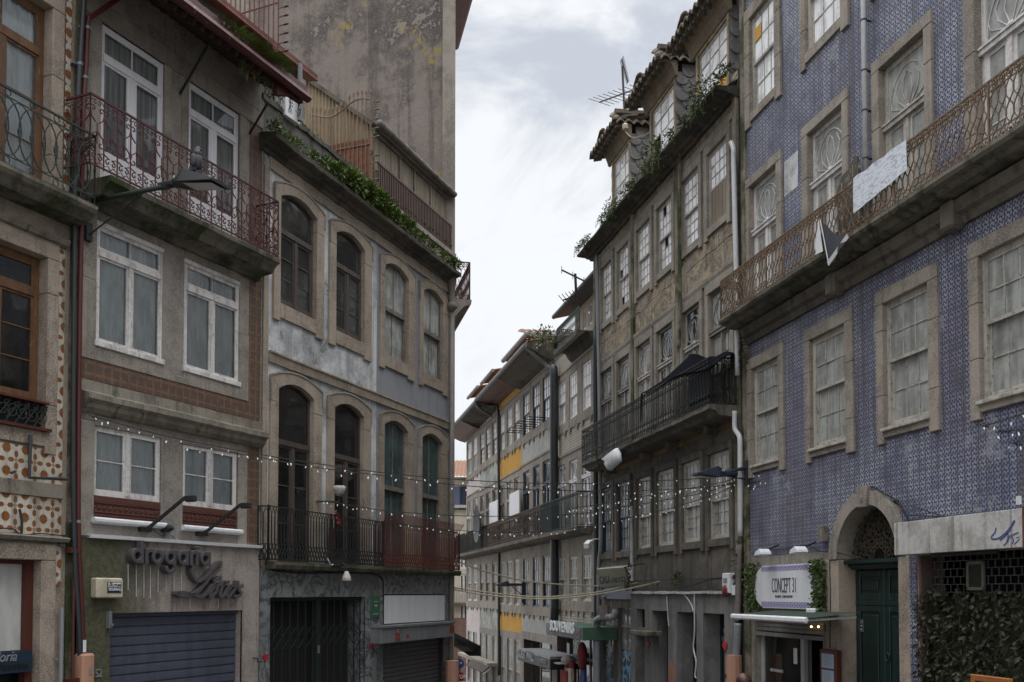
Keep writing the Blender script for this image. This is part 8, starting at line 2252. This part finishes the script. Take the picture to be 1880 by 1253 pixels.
g.panel(-1.5, fx1, -8, fz(876), fh); part(hf, 'wall', g, M['wall_cream']); shell(hf, -1.5, fx1, -8, fz(876), 8, M['wall_cream'])
for i, w in enumerate(fh): window(hf, *w, 'pair', M['white_wood'] if i else M['blue_wood'], M['pane'], rows=2, y=.05)
part(hf, 'shutter', MB().box(.35, .72, -.06, -.0, fz(936), fz(893)), flat('shutter_blue', (.08, .10, .16), .7)); part(hf, 'shutter', MB().box(1.28, 1.45, -.06, -.0, fz(936), fz(893)), flat('shutter_blue2', (.08, .10, .16), .7))
g = MB(); wave_roof(g, -1.7, fx1 + .2, -.5, fz(876), 4.0, fz(848) + .6, rows=8, per=.25, amp=.05); part(hf, 'roof', g, M['roof_tile'])
part(hf, 'cornice', MB().box(-1.5, fx1, -.3, -.01, fz(924) - .35, fz(924) - .15), M['wall_pale'])
bl_ = part(hf, 'balcony', MB().box(.2, 1.6, -.5, -.01, fz(1112), fz(1108)), M['granite_dark']); part(bl_, 'railing', railing(MB(), [(.2, -.48), (1.6, -.48)], fz(1108), 1.0, lambda L, H: d_plain(L, H)), M['iron_black'])
part(hf, 'brick_base', MB().box(-1.4, fx1 - .1, -.04, -.005, fz(1250), fz(1135)), weath('brick_red', (.22, .13, .10), (.12, .075, .06), joints=(.1, .25)))
part(hf, 'white_pipe', MB().tube([(.15, -.1, fz(1170)), (.15, -.1, fz(1060))], .09, 6), M['pipe_white'])
bulb_me = MB().ball((0, 0, -.02), .011, 6, 5, (1, 1, 2.0)).mesh('bulb', M['bulb'])
def strand(label, pts, n):
    P = [at(*p) for p in pts]; C_ = catmull(P, 8)
    base = tuple(C_[0])
    t = thing('string_lights', label, 'string lights', WF, base, 'strings of white lights across the street')
    part(t, 'wire', MB().tube(C_, .009, 3), M['wire'])
    for i in range(n):
        q = (i + .3 + .5 * RND.random()) / n * (len(C_) - 1); k = int(q); f_ = q - k
        p = C_[k] * (1 - f_) + C_[min(k + 1, len(C_) - 1)] * f_
        o_ = bpy.data.objects.new('bulb', bulb_me); COL.objects.link(o_); o_.parent = t
        o_.location = (p.x - base[0] + RND.uniform(-.02, .02), p.y - base[1], p.z - base[2] - RND.uniform(.0, .07)); sc_ = RND.uniform(.7, 1.15); o_.scale = (sc_, sc_, sc_)
        o_.rotation_euler = (RND.uniform(-.6, .6), RND.uniform(-.6, .6), 0)
    return t
strand('highest string of lights, from the drugstore mezzanine across to the blue lamp', [(158, 762, 14.0), (210, 776, 14.2), (300, 800, 14.8), (450, 830, 15.6), (540, 845, 16), (690, 867, 16.8), (830, 880, 17.5), (960, 887, 18), (1090, 888, 18.4), (1180, 884, 18.7), (1300, 878, 19), (1372, 868, 19.1)], 46)
strand('second string of lights, starting by the brown tile strip and sagging just below the highest', [(330, 815, 15.5), (475, 840, 16), (590, 860, 16.5), (690, 872, 17), (830, 890, 17.6), (960, 899, 18), (1090, 902, 18.4), (1180, 901, 18.8), (1300, 895, 19), (1372, 884, 19.1)], 40)
strand('string of lights sagging from the upturned cream lamp to the stone house', [(590, 920, 19), (640, 927, 19.3), (700, 937, 19.6), (830, 947, 20.2), (960, 948, 20.5), (1060, 944, 20.6), (1120, 935, 20.6), (1200, 922, 20.3), (1300, 903, 19.8), (1368, 876, 19.3)], 52)
strand('lowest string of lights, from the red railing to the blue lamp', [(706, 956, 22), (760, 966, 22), (840, 974, 22), (920, 978, 22), (990, 977, 22), (1080, 966, 21.6), (1170, 948, 21), (1250, 928, 20.3), (1320, 905, 19.7), (1370, 880, 19.3)], 52)
strand('short string of lights between the stone house windows', [(1040, 935, 20.5), (1110, 925, 20.4), (1180, 912, 20.2), (1260, 898, 20), (1330, 885, 19.6), (1372, 872, 19.3)], 34)
strand('string of lights across the blue tiles under the first floor sills', [(1372, 872, 18.9), (1440, 853, 17.6), (1480, 838, 16.9), (1530, 818, 16.2), (1562, 801, 15.6), (1640, 799, 14.5), (1740, 796, 13.2), (1880, 790, 11.6)], 48)
strand('string of lights low on the blue tiles, rising toward the near edge', [(1372, 888, 18.9), (1440, 876, 17.6), (1520, 857, 16.2), (1600, 846, 15), (1680, 825, 14), (1760, 798, 13), (1880, 760, 11.4)], 34)
strand('lowest string of lights on the blue tiles above the door arch', [(1372, 896, 18.9), (1430, 888, 17.8), (1500, 880, 16.6), (1580, 869, 15.4), (1680, 853, 14.1), (1760, 834, 13.2), (1880, 810, 11.6)], 34)
def cable(label, pts, r=.02):
    C_ = catmull([at(*p) for p in pts], 8); single('overhead_cable', label, 'cable', WF, tuple(C_[0]), MB().tube(C_, r, 5), M['cable_cream'])
cable('cream overhead cable, the upper of three sagging across the street', [(836, 1029, 25.3), (880, 1046, 26), (920, 1057, 26.5), (960, 1066, 27), (1010, 1072, 27.4), (1060, 1075, 27.8), (1100, 1076, 28), (1150, 1074, 27.3)])
cable('cream overhead cable, middle one, rising to the grey shop front', [(834, 1079, 25.6), (880, 1086, 26), (930, 1092, 26.4), (990, 1096.5, 26.6), (1050, 1093, 26.6), (1100, 1087, 26), (1150, 1075, 25.5), (1188, 1065, 25)])
cable('cream overhead cable, lowest one, ending at the weed on the grey shop front', [(834, 1083, 25.4), (880, 1091, 25.8), (930, 1096.5, 26), (990, 1100, 26), (1050, 1097, 26), (1100, 1091, 25.5), (1160, 1080, 24.6), (1228, 1064, 23.4)])
def aer(label, Y, base, top, booms):
    b, t_ = at(*base, Y), at(*top, Y); bs = []
    for (p, q, n, el, tilt) in booms: P_, Q_ = at(*p, Y), at(*q, Y); bs.append(((P_ + Q_) / 2, Q_ - P_, (Q_ - P_).length, n, el, tilt))
    t = thing('roof_aerial', label, 'aerial', WF, tuple(b)); part(t, 'mast', MB().tube([b, t_], .045, 5), M['iron_black'])
    for c, d, L_, n, el_, tilt in bs:
        k = MB(); d = d.normalized(); k.tube([c - d * L_ / 2, c + d * L_ / 2], .03, 4); e = Vector(tilt).normalized()
        for i in range(n): p = c - d * L_ / 2 + d * L_ * i / max(1, n - 1); k.tube([p - e * el_, p + e * el_], .014, 3)
        part(t, 'boom', k, M['iron_black'])
aer('small television aerial above the green terrace railing', 31, (1058, 545), (1056, 503), [((1031, 496), (1072, 516), 3, .12, (0, 0, 1)), ((1033, 552), (1058, 543), 5, .25, (.5, .6, -.4))])
g = MB(); C_ = [at(1047, 434, 27.8), at(1066, 437, 27.8)]; g.tube(C_, .02, 4)
for k in (.2, .5, .8): p = C_[0] * (1 - k) + C_[1] * k; g.tube([p + Vector((0, 0, -.1)), p + Vector((0, 0, .1))], .01, 3)
SUN_EL, SUN_AZ = radians(58), radians(8)     # azimuth measured from straight ahead, to the right
w = bpy.data.worlds.new('World'); sc.world = w; w.use_nodes = True
nt = w.node_tree; nt.nodes.clear()
g = G.__new__(G); g.nt = nt
tc = nt.nodes.new('ShaderNodeTexCoord'); g.vec = g.raw = tc.outputs['Generated']
sky = nt.nodes.new('ShaderNodeTexSky'); sky.sky_type = 'NISHITA'; sky.sun_disc = False
sky.sun_elevation = SUN_EL; sky.sun_rotation = SUN_AZ
n1 = g.noise((4.2, 4.2, 7.0), 7, .6, .6); n2 = g.noise((1.4, 1.4, 2.2), 4, .5, .3)
sp = nt.nodes.new('ShaderNodeSeparateXYZ'); nt.links.new(tc.outputs['Generated'], sp.inputs[0])
zz = E(g, sp.outputs[2])
SKYB = 5.75
k = n1 * .6 + n2 * .4
cl = g.mix(g.ramp(k, .44, .58), (.76 * SKYB, .81 * SKYB, .90 * SKYB), (1.24 * SKYB, 1.26 * SKYB, 1.28 * SKYB))
cl = g.mix(g.ramp(zz, .0, .32) * -1.0 + 1.0, cl, (1.16 * SKYB, 1.17 * SKYB, 1.19 * SKYB))
cl = g.mix(g.ramp(zz, .50, .9), cl, (5.2 * SKYB, 5.25 * SKYB, 5.3 * SKYB))
col = g.mix(.93, sky.outputs[0], cl)
bg = nt.nodes.new('ShaderNodeBackground'); bg.inputs[1].default_value = .1
nt.links.new(col, bg.inputs[0])
wo = nt.nodes.new('ShaderNodeOutputWorld'); nt.links.new(bg.outputs[0], wo.inputs[0])
sd = bpy.data.lights.new('sun', 'SUN'); sd.energy = .8; sd.angle = radians(24); sd.color = (1, .965, .91)
so = bpy.data.objects.new('sun', sd); COL.objects.link(so)
dirv = Vector((sin(SUN_AZ) * cos(SUN_EL), cos(SUN_AZ) * cos(SUN_EL), sin(SUN_EL)))
so.rotation_euler = dirv.to_track_quat('Z', 'Y').to_euler()
so.location = (0, 10, 40)
sc.view_settings.view_transform = 'Standard'; sc.view_settings.look = 'None'
sc.view_settings.exposure = 0.45; sc.view_settings.gamma = 1.0
sc.view_settings.use_curve_mapping = False
sc.render.film_transparent = False
sc.cycles.max_bounces = 6; sc.cycles.transparent_max_bounces = 12
sc.cycles.use_denoising = True
